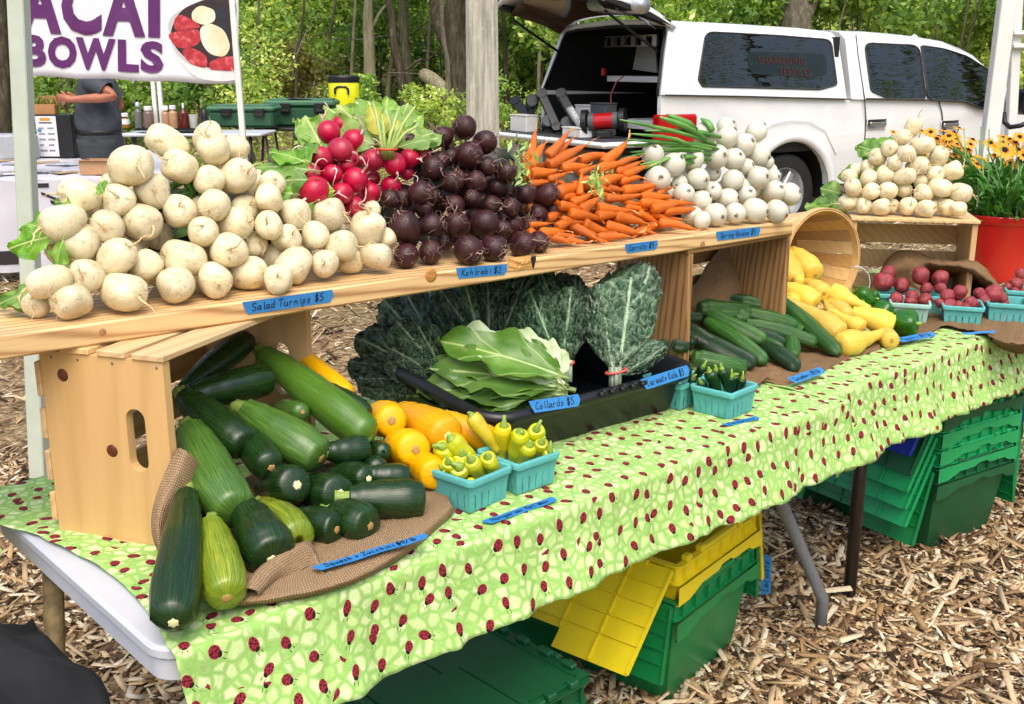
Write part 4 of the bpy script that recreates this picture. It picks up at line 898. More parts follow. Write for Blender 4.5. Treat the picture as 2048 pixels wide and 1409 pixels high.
rg = greens('pale green radish leaves fanning up behind the red radishes', 'radish_greens', [(775,300,640,240,70,.02),(775,300,600,255,60,.05),(775,300,665,205,75,.05),(775,295,700,190,80,.08),(775,295,730,195,70,.06),(775,295,765,185,70,.07),(775,295,700,225,75,.03),(775,300,790,220,65,.06),(780,300,830,250,70,.05),(785,300,890,240,85,.07),(785,300,870,262,60,.03),(770,300,620,285,70,.04),(770,305,640,300,60,.05),(780,295,740,220,80,.10),(780,295,805,235,60,.09),(775,300,655,270,80,.07)] + [(lr.uniform(740,800), lr.uniform(285,305), lr.uniform(600,880), lr.uniform(185,270), lr.uniform(60,85), lr.uniform(.03,.12)) for _ in range(18)] + [(lr.uniform(640,700), lr.uniform(300,330), lr.uniform(585,640), lr.uniform(210,300), 65, .05) for _ in range(6)], RGL, back(775, 300, .15), group=None)
leaf_at(rg, YLF[0], pt(775, 290, rg.location), pt(735, 200, rg.location, .02), .05); leaf_at(rg, YLF[0], pt(785, 290, rg.location), pt(795, 232, rg.location, .02), .035)
b = MB(); c_ = atplane(774, 299, A0+uy*.15, -uy)
obj('rubber_band', (lambda b: (b.tube([c_ + RGT*.021*math.cos(a) + FWD*.016*math.sin(a) + UP*.004*math.sin(a) for a in [2*math.pi*i/18 for i in range(19)]], .0028, 6), b)[1])(b), plain('red_rubber', '#b8401f', .5), rg)
for i in range(8):
    b = MB(); a = lr.uniform(-1, 1); p0 = c_ + RGT*.012*a + UP*-.016 + FWD*.03; p1 = c_ + RGT*.012*a; p2 = c_ + RGT*(.055*a+.01) + UP*lr.uniform(.05, .11) + FWD*lr.uniform(-.01, .04); b.tube([p0, p1, (p1+p2)/2+UP*.01, p2], [.0045, .0042, .0036, .0028], 6, flat=.8); obj('leaf_stalk', b, RSTK, rg)
greens('turnip leaves behind the left side of the small turnip heap', 'turnip_greens', [(1700,395,1625,420,50,.05),(1690,400,1610,400,45,.08),(1690,390,1640,375,45,.06),(1760,300,1712,285,60,.08),(1770,310,1715,290,50,.06),(1780,330,1725,330,45,.08),(1740,340,1675,350,40,.07),(1800,290,1745,278,40,.09),(1700,405,1650,430,40,.03)], GL, rA + _bk*.10)
GAPSHADE = leaf_mat('gap_shade_leaf', '#101a10', '#1a2a18', '#2a1418', '#4a1822', .5, 10, .1); GAPL = [leaf_mesh('leaf', [GAPSHADE], 460+k, 18, 8, ovate, .06, curl=.1, droop=.2) for k in range(3)]  # added leaves, near-black to put shade into the gaps of the heaps
for root, lab, us, vs_, dy, ms, lim in (('beet_gap_leaves', 'dark leaves added behind the beet heap as shade in its gaps', range(810, 1110, 36), (500, 430, 370), .19, GAPL, lambda u, v: v > 335+abs(u-930)*.35), ('turnip_greens', 'dark leaves added behind the big turnip heap as shade in its gaps', range(150, 600, 46), (550, 490, 440), .20, GAPL+GL[:1], lambda u, v: v > 430+max(0, 300-u)*.3)):
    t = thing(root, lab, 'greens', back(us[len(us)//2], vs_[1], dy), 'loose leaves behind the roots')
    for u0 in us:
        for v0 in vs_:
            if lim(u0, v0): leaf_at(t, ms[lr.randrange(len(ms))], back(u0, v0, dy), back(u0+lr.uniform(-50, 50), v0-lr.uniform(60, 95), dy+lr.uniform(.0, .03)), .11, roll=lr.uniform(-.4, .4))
# stems seen in the gaps of the turnip heap
t = thing('turnip_greens', 'bundle of green turnip stems in the gap at the heart of the turnip heap', 'greens', back(370, 400, .06), 'loose leaves behind the roots')
for i in range(26):
    b = MB(); u, v = lr.uniform(338, 400), lr.uniform(360, 400); p = back(u, v, lr.uniform(.13, .16)); b.tube([p, p+RGT*.03+UP*.012+uy*.01, p+RGT*.06-UP*.02+uy*.04], .0032, 6); obj('stem', b, STALK, t)
t = thing('onion_stalks', 'bundle of green onion stalks lying left behind the white onions', 'greens', back(1350, 290, .1))
for (u0, v0, u1, v1, w) in ((1430,290,1240,240,9),(1440,275,1290,262,11),(1430,295,1255,280,9),(1420,310,1262,305,10),(1410,280,1320,235,15),(1440,300,1245,290,9),(1400,300,1240,318,8),(1420,320,1280,330,9),(1390,260,1335,230,16),(1410,325,1255,340,8),(1380,290,1262,268,8),(1370,310,1230,355,7),(1425,262,1402,238,13),(1420,300,1270,292,12),(1400,330,1290,325,9)):
    p0, p1 = back(u0, v0, .08), back(u1, v1, lr.uniform(.08, .13)); b = MB(); mdd = (p0+p1)/2 + Vector((0,0,lr.uniform(-.004,.014))); b.tube([p0, p0.lerp(mdd, .5)+Vector((0,0,.004)), mdd, mdd.lerp(p1, .5), p1], [w*.00075, w*.0009, w*.0009, w*.0007, w*.0003], 7, flat=.7); obj('stalk', b, STALK, t)
t = thing('carrot_greens', 'feathery green carrot tops between the beets and carrots', 'greens', back(1050, 330, .06))
b = MB()
for i in range(260):
    c0 = ((1040,330,30),(1192,365,18),(1050,345,30))[i % 3]; p = back(c0[0]+lr.gauss(0,.5)*c0[2], c0[1]+lr.gauss(0,.7)*c0[2], (.06,-.02,.09)[i % 3]); d = Vector((lr.gauss(0,1), lr.gauss(0,.5), lr.gauss(0,1)))*.009; n = Vector((lr.gauss(0,1), -1, lr.gauss(0,1))).normalized().cross(d)*.22
    b.add([p, p+d*.6+n, p+d*1.3, p+d*.6-n], [(0,1,2,3)])
FEA = obj('feathery_leaf', b, leaf_mat('carrot_leaf', '#3f7a28', '#5f9a3c', '#8cb85a', '#a9c878', .5), t, smooth=False); FEA['kind'] = 'stuff'

# ---- black tub with kale and collards
F1, F2, SV = Vector((.82, .215, .857)), Vector((1.44, .18, .857)), Vector((.017, .435, .045))
BLACKP = plain('black_plastic', '#15171a', .38, nz=.2, nscale=60, bump=.15, bscale=300)
tub = thing('plastic_tub', 'wide black plastic tub holding collards and kale', 'tub', (F1+F2+SV)/2 - Vector((0,0,.13)))
def tub_ring(off, kind, dz=0, n=6, rr=.06):
    fx, fy = F2-F1, SV; lx, ly = fx.length, fy.length; ex, ey = fx/lx, fy/ly; nzv = ex.cross(ey); P = []
    r = max(.01, rr-off)
    for cx, cy, a0 in ((lx-rr, rr, -90), (lx-rr, ly-rr, 0), (rr, ly-rr, 90), (rr, rr, 180)):
        for k in range(n+1):
            a = R(a0+90*k/n); p = F1 + ex*(cx+r*math.cos(a)) + ey*(cy+r*math.sin(a)) + nzv*dz
            if kind == 'b': p.z = TZ+.006
            if kind == 'i': p.z = TZ+.012
            P.append(p)
    return P
b = MB(); b.loft([tub_ring(.045, 'b'), tub_ring(.038, 'b')[:] and [p+Vector((0,0,.006)) for p in tub_ring(.038, 'b')], tub_ring(.014, 'r', -.03)], cap1=False); 
b.loft([tub_ring(.014, 'r', -.03), tub_ring(-.004, 'r', -.028), tub_ring(-.012, 'r', -.02), tub_ring(-.013, 'r', -.010), tub_ring(-.008, 'r', -.001), tub_ring(.004, 'r', .001), tub_ring(.012, 'r', -.006), tub_ring(.02, 'r', -.03), tub_ring(.046, 'i')], cap0=False)
obj('tub_body', b, BLACKP, tub, sharp=60)
ex_ = (F2-F1).normalized()
for i in range(5):        # raised grip ribs on the front rim
    p = F1 + ex_*(.285+.032*i); b = MB(); b.box((0, -.019, -.006), (.014, -.012, .0005)); b.box((.010, -.019, -.006), (.0145, .0, .0035)); b.box((0, -.019, -.001), (.0145, -.004, .0032), ch=.001); obj('grip_rib', b, BLACKP, tub, M=frame(p, ex_, (0,0,1)))
WNH = Vector((_h.x, _h.y, 0))
def bunch(root, label, base, leaves, meshes, group, band=None, cat='kale'):
    t = thing(root, label, cat, base, group)
    for (u1, v1, w, dd, *ro) in leaves:
        p1 = pt(u1, v1, base, dd); leaf_at(t, meshes[lr.randrange(len(meshes))], base + Vector((lr.gauss(0,.008), lr.gauss(0,.006), lr.gauss(0,.004))), p1, w*depth(p1)/FPX*1.08, roll=ro[0] if ro else lr.uniform(-.35, .35))
    if band:
        b = MB(); b.tube([base + RGT*band*math.cos(a) + FWD*band*.8*math.sin(a) + UP*(.01+.006*math.sin(a+1)) for a in [2*math.pi*i/20 for i in range(21)]], .0032, 6); obj('rubber_band', b, BAND, t)
        b = MB()
        for i in range(9): a = lr.uniform(0, 6.3); r = lr.uniform(.2, .9)*band; q = base + RGT*r*math.cos(a) + FWD*r*math.sin(a); b.tube([q+UP*.02, q-UP*.03], .006, 6)
        obj('stems', b, KALE, t)
    return t
BAND = plain('pink_rubber_band', '#c2584a', .5)
kb = [pt(1233, 752, F1+Vector((.36,.06,0))), pt(1130, 738, F1+Vector((.26,.14,0))), pt(905, 775, F1+Vector((.05,.3,0)))]
bunch('kale_bunch', 'grey green kale bunch with pink band standing at the right in the tub', kb[0], [(1322,512,118,.17,.35),(1275,512,95,.21,0),(1225,522,95,.2,0),(1342,690,50,.05,.4),(1182,572,92,.10,-.45),(1328,585,70,.11,.55),(1196,556,96,.08,-.2),(1268,545,122,.06,.08)], KM, 'kale bunches in the tub', .024)
bunch('kale_bunch', 'kale bunch with white midribs and red band, middle of the tub', kb[1], [(1000,525,95,.16,0),(1040,515,105,.16,0),(1085,512,100,.15,.1),(1130,515,95,.17,0),(1160,525,85,.14,.1),(1055,565,95,.08,-.1),(1150,562,78,.06,.15),(1175,590,60,.08,.3),(1110,560,80,.1,0)], KD, 'kale bunches in the tub', .02)
bunch('kale_bunch', 'dark curly kale bunch hanging over the left end of the tub', kb[2], [(715,735,62,.0,.4),(688,700,70,.06,.2),(715,640,96,.1,0),(755,575,95,.14,0),(800,555,105,.15,0),(700,670,80,.03,-.2),(850,545,105,.18,0),(760,650,105,.0,.1),(800,640,95,-.02,.1),(880,540,95,.2,0),(720,680,90,-.02,-.3),(840,650,80,-.02,.1),(790,690,90,-.03,.2)], KD, 'kale bunches in the tub')
bunch('kale_bunch', 'kale bunch in the shade at the back of the tub, touching the plank', pt(985, 740, F1+Vector((.15,.36,0))), [(900,535,95,.05,0),(940,520,100,.06,0),(985,515,110,.05,0),(1025,510,105,.07,0),(1065,505,95,.06,0),(930,560,95,.0,0),(880,570,80,.0,0),(975,550,90,0,0)], KD, 'kale bunches in the tub')
cb = pt(1135, 785, F1+Vector((.22,.05,.0)))
ct = thing('collard_bunch', 'stack of flat light green collard leaves in the front of the tub', 'collards', cb)
fan_ = [(184, 2, .30, .12, 0), (172, 4, .33, .13, 0), (160, 6, .28, .12, 0), (190, 8, .30, .12, 0), (177, 9, .34, .13, 0), (165, 12, .30, .13, 0), (186, 14, .32, .12, 0), (172, 17, .33, .14, 0), (158, 18, .28, .12, 0), (180, 21, .31, .125, 0), (168, 24, .31, .13, 0), (152, 26, .25, .12, 0), (160, 31, .27, .125, 1), (140, 30, .22, .12, 1), (120, 28, .17, .11, 1), (174, 30, .30, .11, 0)]
for i, (az, el, L_, w_, pl) in enumerate(fan_):
    a_, e_ = R(az), R(el*.7); d = (RGT*math.cos(a_) + WNH*math.sin(a_))*math.cos(e_) + Vector((0,0,1))*math.sin(e_); p0 = cb + Vector((lr.gauss(0,.008), lr.gauss(0,.006), .004*i-.03)); M_ = (CLP if pl else CLM)
    leaf_at(ct, M_[i % len(M_)], p0, p0+d*L_*1.02, w_*1.02, face=Vector((0,0,1)) - WNH*(.3+.045*i) - RGT*.05, roll=lr.uniform(-.15, .15))

# ---- moulded pulp berry boxes
PULP = plain('teal_pulp', '#56a7a3', .85, nz=.12, nscale=30, bump=.5, bscale=260); PULPP = plain('pale_teal_pulp', '#8fb5a8', .85, nz=.15, nscale=30, bump=.5, bscale=260)
def berry_box(label, p, dx, size=.112, h=.066, mat=None, group='teal pulp berry boxes', z=TZ+.008):
    dx = Vector((dx[0], dx[1], 0)).normalized(); t = thing('berry_box', label, 'box', (p[0], p[1], TZ+.008), group); M = frame((p[0], p[1], TZ+.008), dx, (0,0,1))
    tp, s, th = .009, size, .0028; b = MB()
    def P(side, a, z, off):       # a along the side 0..1, z 0..1, off inward
        i = tp*(1-z) + off; q = i + (s-2*i)*a
        return {0: (q, i, z*h), 1: (s-i, q, z*h), 2: (s-q, s-i, z*h), 3: (i, s-q, z*h)}[side]
    for sd_ in range(4):
        cuts = [0]; ns = 5
        for k in range(ns): c = .14+.72*k/(ns-1); cuts += [c-.016, c+.016]
        cuts.append(1)
        zs = [0, .10, .50, .80, 1.0]
        for zi in range(4):
            for ci in range(len(cuts)-1):
                if zi in (1,) and ci % 2 == 1 and True:      # slot: leave open, wall its edges
                    continue
                a0, a1 = cuts[ci], cuts[ci+1]; z0, z1 = zs[zi], zs[zi+1]
                bo = -.0016 if (ci % 2 == 0 and zi < 2) else 0
                f = [P(sd_, a0, z0, bo), P(sd_, a1, z0, bo), P(sd_, a1, z1, bo if zi == 0 else 0), P(sd_, a0, z1, bo if zi == 0 else 0)]; i_ = [P(sd_, a0, z0, th), P(sd_, a1, z0, th), P(sd_, a1, z1, th), P(sd_, a0, z1, th)]
                b.add(f+i_, [(0,1,2,3), (7,6,5,4), (0,4,5,1), (2,6,7,3), (1,5,6,2), (3,7,4,0)])
    b.add([(tp, tp, 0), (s-tp, tp, 0), (s-tp, s-tp, 0), (tp, s-tp, 0), (tp, tp, .003), (s-tp, tp, .003), (s-tp, s-tp, .003), (tp, s-tp, .003)], [(3,2,1,0), (4,5,6,7)])
    o = obj('box_wall', b, mat or PULP, t, smooth=False); o.matrix_world = M
    b = MB(); pr = [(-.0035, -.012), (-.005, -.002), (-.003, .001), (.002, .0012), (.003, -.001)]
    def rr_(o_, z):
        r = .006; q = []
        for cx, cy, a0 in ((s-r, r, -90), (s-r, s-r, 0), (r, s-r, 90), (r, r, 180)):
            for k in range(4): a = R(a0+30*k); q.append((cx+(r-o_)*math.cos(a), cy+(r-o_)*math.sin(a), h+z + .0012*math.sin(cx*90+cy*60+k)))
        return q
    b.loft([rr_(o_, z) for o_, z in pr], cap0=False, cap1=False); o = obj('box_rim', b, mat or PULP, t); o.matrix_world = M
    return M
berry_box('teal berry box of yellow green wax peppers, nearest to the zucchini burlap', (.628, .062), (.115, .012), group='teal berry boxes of wax peppers')
berry_box('teal berry box of long yellow peppers next to the black tub', (.750, .068), (.115, .0), group='teal berry boxes of wax peppers')
_j1, _j2 = atz(1380, 829, TZ), atz(1444, 845, TZ)
berry_box('teal berry box of dark jalapenos at the tub corner', _j1, _j2-_j1, .112)
berry_box('teal berry box almost hidden behind the tub corner', _j1 + Vector((-.03, .125, 0)), _j2-_j1, .112)
PD = Vector((.5, -.866, 0)); PBk = Vector((.866, .5, 0)); D0 = atz(1883, 657, TZ); C0 = atz(1856, 656, TZ) - PD*.118; 
PBX = {'back left potato box': atz(1757, 588, TZ+.074), 'hidden potato box behind the front one': atz(1846, 592, TZ+.074), 'pale potato box': C0, 'front potato box': D0, 'potato box right of the front one': atz(1972, 651, TZ), 'farthest potato box by the red pot': atz(2012, 630, TZ) + PBk*.05}
for k, p in PBX.items(): berry_box({'back left potato box': 'teal box of three red potatoes standing highest, behind the pale box', 'hidden potato box behind the front one': 'teal potato box against the burlap, behind the front box', 'pale potato box': 'pale faded teal box of red potatoes beside the bell peppers', 'front potato box': 'full teal box of red potatoes in front, on the burlap edge', 'potato box right of the front one': 'teal box of red potatoes right of the front box', 'farthest potato box by the red pot': 'teal potato box farthest away, beside the red pot'}[k], p, PD, .118, .066, PULPP if k == 'pale potato box' else PULP, 'teal boxes of red potatoes', TZ+.008)
POT = Mat('potato_skin', '#7a2030', .42); _p = POT.rco(); pc_ = POT.ramp(POT.noise(_p, 2.2, 4, .6), [(.3, '#731d24'), (.55, '#8f3238'), (.8, '#ac655a')]); pc_ = POT.mix(POT.ramp(POT.noise(_p, 3.5, 4, .7, 1), [(.62, 0), (.72, .6)]), pc_, '#a9825c'); POT.set('Base Color', POT.hsv(pc_, .5, 1, POT.rv(.25))); POT.bump(POT.noise(_p, 9, 3), .3, .03)
def potato_mesh(s):
    b = MB(); g = random.Random(s); o = Vector((g.uniform(0,99),)*3); rings = []
    for i in range(15):
        th = math.pi*i/14; ring = []
        for j in range(18):
            a = 2*math.pi*j/18; d = Vector((math.sin(th)*math.cos(a), math.sin(th)*math.sin(a), math.cos(th))); k = 1+.16*mnoise.noise(d*1.1+o)+.05*mnoise.noise(d*3+o)
            for e in EY[s % 4]: k -= .10*math.exp(-((d-e).length/.17)**2)
            ring.append(tuple(d*k))
        rings.append(ring)
    b.loft(rings); return b.mesh('potato', [POT.m])
EY = [[Vector((g_.gauss(0,1), g_.gauss(0,1), g_.gauss(0,1))).normalized() for _ in range(7)] for g_ in (random.Random(q) for q in range(4))]
PM_ = [potato_mesh(s) for s in range(6)]
PT_ = {'back left potato box': [(845,650,62),(810,720,86),(955,750,66)], 'hidden potato box behind the front one': [(1100,672,76),(1255,690,70),(1140,772,52),(1250,770,50)], 'pale potato box': [(910,855,60),(1030,838,56),(1130,865,60),(1015,878,52)], 'front potato box': [(1310,830,60),(1410,805,62),(1315,905,60),(1485,890,60),(1450,925,52),(1385,905,42),(1250,885,40)], 'potato box right of the front one': [(1560,810,52),(1675,815,76),(1590,865,52),(1735,855,42),(1750,890,38)], 'farthest potato box by the red pot': [(1880,660,46),(1850,740,60),(1770,762,38),(1830,792,42),(1895,797,34)]}
for bn, L in PT_.items():
    oo = sorted(range(len(L)), key=lambda i: L[i][0]); ctr = PBX[bn] + PD*.059 + PBk*.059
    for i, (x, y, r) in enumerate(L):
        u, v = OY[0]+x/SY, OY[1]+y/SY; D = depth(ctr); p = atd(u, v, D); rm = .93*r/SY*D/FPX
        low = sorted(L, key=lambda q: -q[1]).index(L[i])
        if len(L) > 3 and low < len(L)/2: p = p - FWD*rm*.35
        o = link('red_potato', PM_[(i+len(bn)) % 6], None); o.matrix_world = Matrix.Translation(p) @ Matrix.Rotation(lr.uniform(0,6.3), 4, Vector((lr.random(), lr.random(), lr.random()+.1)).normalized()) @ Matrix.Diagonal((rm*1.06, rm*.98, rm, 1))
        k = oo.index(i); tag(o, f"{'large' if r > 62 else ('small' if r < 45 else 'round')} red potato, {ORD[k]} from left in the {bn}", 'potato', 'red potatoes in the boxes')
# ---- wax peppers and jalapenos
PP = [(0,.55),(.03,.85),(.12,1.0),(.55,.85),(.85,.6),(1,0)]
WM = [long_mesh('wax_pepper', [WAX], PP, 340+s, bend=.02, ribs=(3,.05), lump=.06) for s in range(3)]; WYM = [long_mesh('wax_pepper', [WAXY], PP, 345+s, bend=.02, ribs=(3,.05), lump=.05) for s in range(2)]; JM = [long_mesh('jalapeno', [JAL], PP, 350+s, bend=.02, ribs=(3,.03), lump=.03) for s in range(2)]
PST = stem_mesh('stem', plain('pepper_stem', '#7f9a3a', .45, nz=.2), 5.0, .5, 1.5, .75, 8); SPE, OPE = 4.551, (680, 780)
def pepper(kind, label, group, x1, y1, x2, y2, r, sx, sy, c, meshes, S, O, ctr, z0, Lmin=.07, cat='pepper', dd=0):
    r = r*(1.2 if kind == 'wax_pepper' else 1.1); u0, v0, u1, v1 = O[0]+x1/S, O[1]+y1/S, O[0]+x2/S, O[1]+y2/S; D = depth(ctr)+dd
    p0 = atd(u0, v0, D-.012); p1 = atd(u1, v1, D+.004); rm = r/S*D/FPX
    if (p1-p0).length < Lmin:
        d = (p1-p0).normalized(); q = math.sqrt(max(0, Lmin**2-(p1-p0).length**2)); p1 = p1 + (FWD*.9+Vector((0,0,-.5))).normalized()*q*.8
    if p1.z < TZ+.02: p1.z = TZ+.02
    o = fruit(kind, label, cat, group, p0, p1, rm, meshes[lr.randrange(len(meshes))], lr.uniform(0, 6.3))
    ps = atd(O[0]+sx/S, O[1]+sy/S, D-.02); b = MB(); ax = (p0-p1).normalized(); b.tube([p0-ax*.004, p0+ax*.004, p0.lerp(ps, .4)+ax*.004, ps], [rm*.62, rm*.4, rm*.2, rm*.17], 8)
    s_ = obj('stem', b, PSM, o)
PSM = plain('pepper_stem', '#84a03f', .45, nz=.2)
b1c, b2c = Vector((.69, .12, .815)), Vector((.81, .125, .82))
for k, a in enumerate([(930,520,1000,640,80,838,512,'wax pepper with its stem poking out to the left',0),(1010,450,1250,640,78,985,410,'long wax pepper lying on top of the others',0),(1110,570,1135,640,86,1112,538,'wax pepper with its stem end facing straight out',0),(985,660,1010,740,62,970,598,'small wax pepper with a thin upright stem',0),(1080,700,1120,790,90,1010,668,'fat wax pepper with puckered shoulder at the box front',0),(1195,640,1310,800,76,1155,588,'wax pepper slanting down with a long dark stem',0),(1345,610,1400,750,72,1335,585,'wax pepper standing at the right inside the box',0),(1185,850,1230,880,50,1168,855,'wax pepper tip lowest at the box corner',0),(925,720,945,770,44,900,680,'wax pepper stub at the left corner of the box',0)]):
    pepper('wax_pepper', a[7], 'yellow green wax peppers', *a[:7], 0, WM, SPE, OPE, b1c, 0, dd=.02*(k in (0,1,2)))
for k, a in enumerate([(1195,235,1440,580,64,1168,212,'longest yellow pepper leaning left out of the second box',1),(1492,330,1465,600,76,1493,232,'orange tinted yellow pepper with a tall bent stem',1),(1640,390,1570,630,78,1665,402,'yellow pepper with its stem end turned to the viewer',0),(1790,360,1780,470,72,1832,275,'yellow pepper at the back with a tall stem',0),(1722,500,1640,670,74,1728,462,'yellow pepper leaning on the front of the second box',0),(1835,480,1780,620,62,1868,425,'yellow pepper on the right with a bent stem',0),(1912,560,1850,640,56,1917,465,'small yellow pepper in the right corner of the second box',0)]):
    pepper('wax_pepper', a[7], 'yellow green wax peppers', *a[:7], 0, WYM if a[8] else WM, SPE, OPE, b2c, 0, dd=.02*(k in (0,1,3)))
SJ, OJ = 2.819, (1348, 400); jc = _j1 + (_j2-_j1).normalized()*.056 + Vector((.056*.9, .056*.5, .065))
for a in [(200,970,255,1090,34,196,945,'longest jalapeno in the box, leaning right'),(270,955,305,1080,30,262,925,'jalapeno beside the longest one, in the middle'),(325,1000,322,1075,24,326,955,'brighter green jalapeno standing upright'),(385,1010,370,1075,24,390,965,'jalapeno upright at the right corner'),(150,1030,200,1085,25,140,1005,'jalapeno lying at the front left'),(110,1000,85,1050,24,128,985,'jalapeno hanging over the left corner'),(345,990,350,1050,26,365,985,'jalapeno lying behind the upright ones'),(235,960,220,1040,28,230,930,'jalapeno behind the longest one'),(165,940,120,1000,24,185,905,'light jalapeno with a curled stem at the back')]:
    pepper('jalapeno', a[7], 'jalapenos in the box', *a[:7], 0, JM, SJ, OJ, jc, 0, .05)
BEL = veg_mat('bell_pepper_skin', ('#1b4a12','#2a6218','#4a8a2a'), '#6aa03c', .16, fl=(.85,.95))
def bell_mesh(s):
    b = MB(); rings = []
    for i in range(18):
        t = i/17; z = 1-2*t; r = (1-abs(z)**3.2)**.45*(1-.12*t); ring = []
        for j in range(28):
            a = 2*math.pi*j/28; k = 1+.13*math.cos(4*a+s)*(.5+.5*abs(z)); ring.append((z*1.05 - (.28*math.exp(-(r*2.6)**2) if i < 6 else -.14*math.exp(-(r*2.4)**2) if i > 12 else 0), r*k*math.cos(a), r*k*math.sin(a)))
        rings.append(ring)
    b.loft(rings[::-1]); return b.mesh('bell_pepper', [BEL])
BMH = [bell_mesh(0), bell_mesh(1.3)]
for (x, y, r, dx, dy, dd, lab) in ((650,840,88,-.3,.5,0,'green bell pepper right beside the basket rim'),(715,845,62,.5,.2,.06,'bell pepper behind, under the wire handle'),(800,950,82,.6,.3,.03,'dark shaded bell pepper between basket squash and pale box'),(975,1045,108,.85,.05,-.03,'glossy green bell pepper lying in front on the burlap')):
    u, v = OY[0]+x/SY, OY[1]+y/SY; rm0 = r/SY/FPX; D = (CAM_LOC.z-(TZ+.012))/(rm0 - ray(u, v).z); p = atd(u, v, D if y > 900 else depth(C0)+.02+dd); rm = r/SY*depth(p)/FPX
    d = cam_dir(dx, dy); o = link('bell_pepper', BMH[int(x) % 2], None); o.matrix_world = frame(p, d, (0,0,1)) @ Matrix.Diagonal((rm, rm, rm, 1)); tag(o, lab, 'pepper', 'green bell peppers')
    b = MB(); b.tube([(.72, 0, 0), (.95, 0, 0), (1.15, .08, .03)], [.2, .15, .13], 8); part('stem', b.mesh('stem', [PSM]), o)

# ---- bushel basket on its side
SPL = [wood('splint_light', '#e3c592', '#cda668', 'X', 14, grain=.3), wood('splint_tan', '#bf9763', '#a37b49', 'X', 14, grain=.3), wood('splint_pale', '#d6b27c', '#b98d57', 'X', 14, grain=.3)]
bc = atd(1645, 520, 3.60); n_ = Vector((-.22, -.975, .05)).normalized(); Rb = .167; Hb = .25
bsk = thing('bushel_basket', 'round wooden bushel basket on its side pouring out yellow squash', 'basket', bc - Vector((0,0,Rb)))
BM_ = frame(bc, RGT, y=None, z=n_) if False else Matrix.Identity(4); zx = n_; xx = Vector((0,0,1)).cross(zx).normalized(); yy = zx.cross(xx); BM_ = Matrix((xx, yy, zx)).transposed().to_4x4(); BM_.translation = bc
ns = 22
for i in range(ns):
    a0, a1 = 2*math.pi*(i+.02)/ns, 2*math.pi*(i+.98)/ns; b = MB(); rings = []
    for q in range(5):
        t = q/4; z = -Hb*t; r = Rb*(1-.26*t)
        rings.append([((r+o)*math.cos(a0+(a1-a0)*k/3), (r+o)*math.sin(a0+(a1-a0)*k/3), z) for o, ks in ((0, (0,1,2,3)), (.003, (3,2,1,0))) for k in ks])
    b.loft(rings); obj('stave', b, SPL[(i*7+i//3) % 3], bsk, smooth=False).matrix_world = BM_
for (z0, z1, ro, ri) in ((.004, -.024, .006, .0032), (.004, -.022, -.0006, -.0036)):
    b = MB(); n = 40; b.loft([[((Rb+o)*math.cos(2*math.pi*k/n), (Rb+o)*math.sin(2*math.pi*k/n), z) for k in range(n)] for o, z in ((ro, z0), (ro, z1), (ri, z1), (ri, z0), (ro, z0))], cap0=False, cap1=False); obj('hoop', b, SPL[2], bsk, sharp=30).matrix_world = BM_
b = MB(); b.lathe([(Rb*.76, -Hb+.004), (.0001, -Hb+.004)], 30); obj('basket_bottom', b, SPL[1], bsk, smooth=False).matrix_world = BM_
WIRE = plain('handle_wire', '#c9cdd0', .35, .8); b = MB(); ap = lambda u, v, d=0: atd(u, v, 3.5+d)
b.tube([ap(1703,535), ap(1716,533), ap(1728,539), ap(1738,550), ap(1740,565), ap(1737,585), ap(1735,592)], .0016, 6); obj('wire_handle', b, WIRE, bsk)

# ---- burlap
bl = Mat('burlap', '#a88c68', .95, spec=.15); _u = bl.n('UVMap').outputs[0]; bx, by, _ = bl.sep(bl.mix(.0016, _u, bl.noise(_u, 60, 2, out=1), 'ADD'))
sx_ = bl.math('SINE', bl.math('MULTIPLY', bx, 2*math.pi/.0042)); sy_ = bl.math('SINE', bl.math('MULTIPLY', by, 2*math.pi/.0042)); wv_ = bl.math('MULTIPLY', sx_, sy_)
hh_ = bl.math('ADD', bl.math('MULTIPLY', wv_, .5), bl.math('MULTIPLY', bl.math('MAXIMUM', sx_, sy_), .5))
bcol = bl.ramp(hh_, [(0, '#836b50'), (.35, '#a68b6a'), (.8, '#c6ad88')]); bcol = bl.mix(bl.ramp(bl.noise(_u, 9, 4, .6), [(.4, 0), (.75, .5)]), bcol, '#8a6f50', 'MIX'); bcol = bl.mix(bl.ramp(bl.noise(_u, 160, 2), [(.6, 0), (.7, .35)]), bcol, '#c8ab80'); bl.set('Base Color', bcol); bl.bump(hh_, .7, .003); BURL = bl.m
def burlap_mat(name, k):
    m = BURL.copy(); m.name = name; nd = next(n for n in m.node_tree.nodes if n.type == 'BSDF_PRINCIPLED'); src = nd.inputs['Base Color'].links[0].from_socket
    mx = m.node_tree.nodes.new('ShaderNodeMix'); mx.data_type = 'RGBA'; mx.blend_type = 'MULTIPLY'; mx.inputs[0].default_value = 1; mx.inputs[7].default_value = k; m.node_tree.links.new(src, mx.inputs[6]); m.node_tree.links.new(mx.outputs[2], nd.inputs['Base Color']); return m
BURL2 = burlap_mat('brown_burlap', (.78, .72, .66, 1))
def catmull(P, n):
    P = np.array(P, float); k = len(P); t = np.linspace(0, k-1, n); i = np.clip(t.astype(int), 0, k-2); f = (t-i).reshape((-1,)+(1,)*(P.ndim-1))
    g = lambda j: P[np.clip(j, 0, k-1)]
    p0, p1, p2, p3 = g(i-1), g(i), g(i+1), g(i+2); p0 = np.where((i > 0).reshape(f.shape), p0, 2*p1-p2); p3 = np.where((i < k-2).reshape(f.shape), p3, 2*p2-p1)
    return .5*((2*p1)+(p2-p0)*f+(2*p0-5*p1+4*p2-p3)*f**2+(3*p1-p0-3*p2+p3)*f**3)
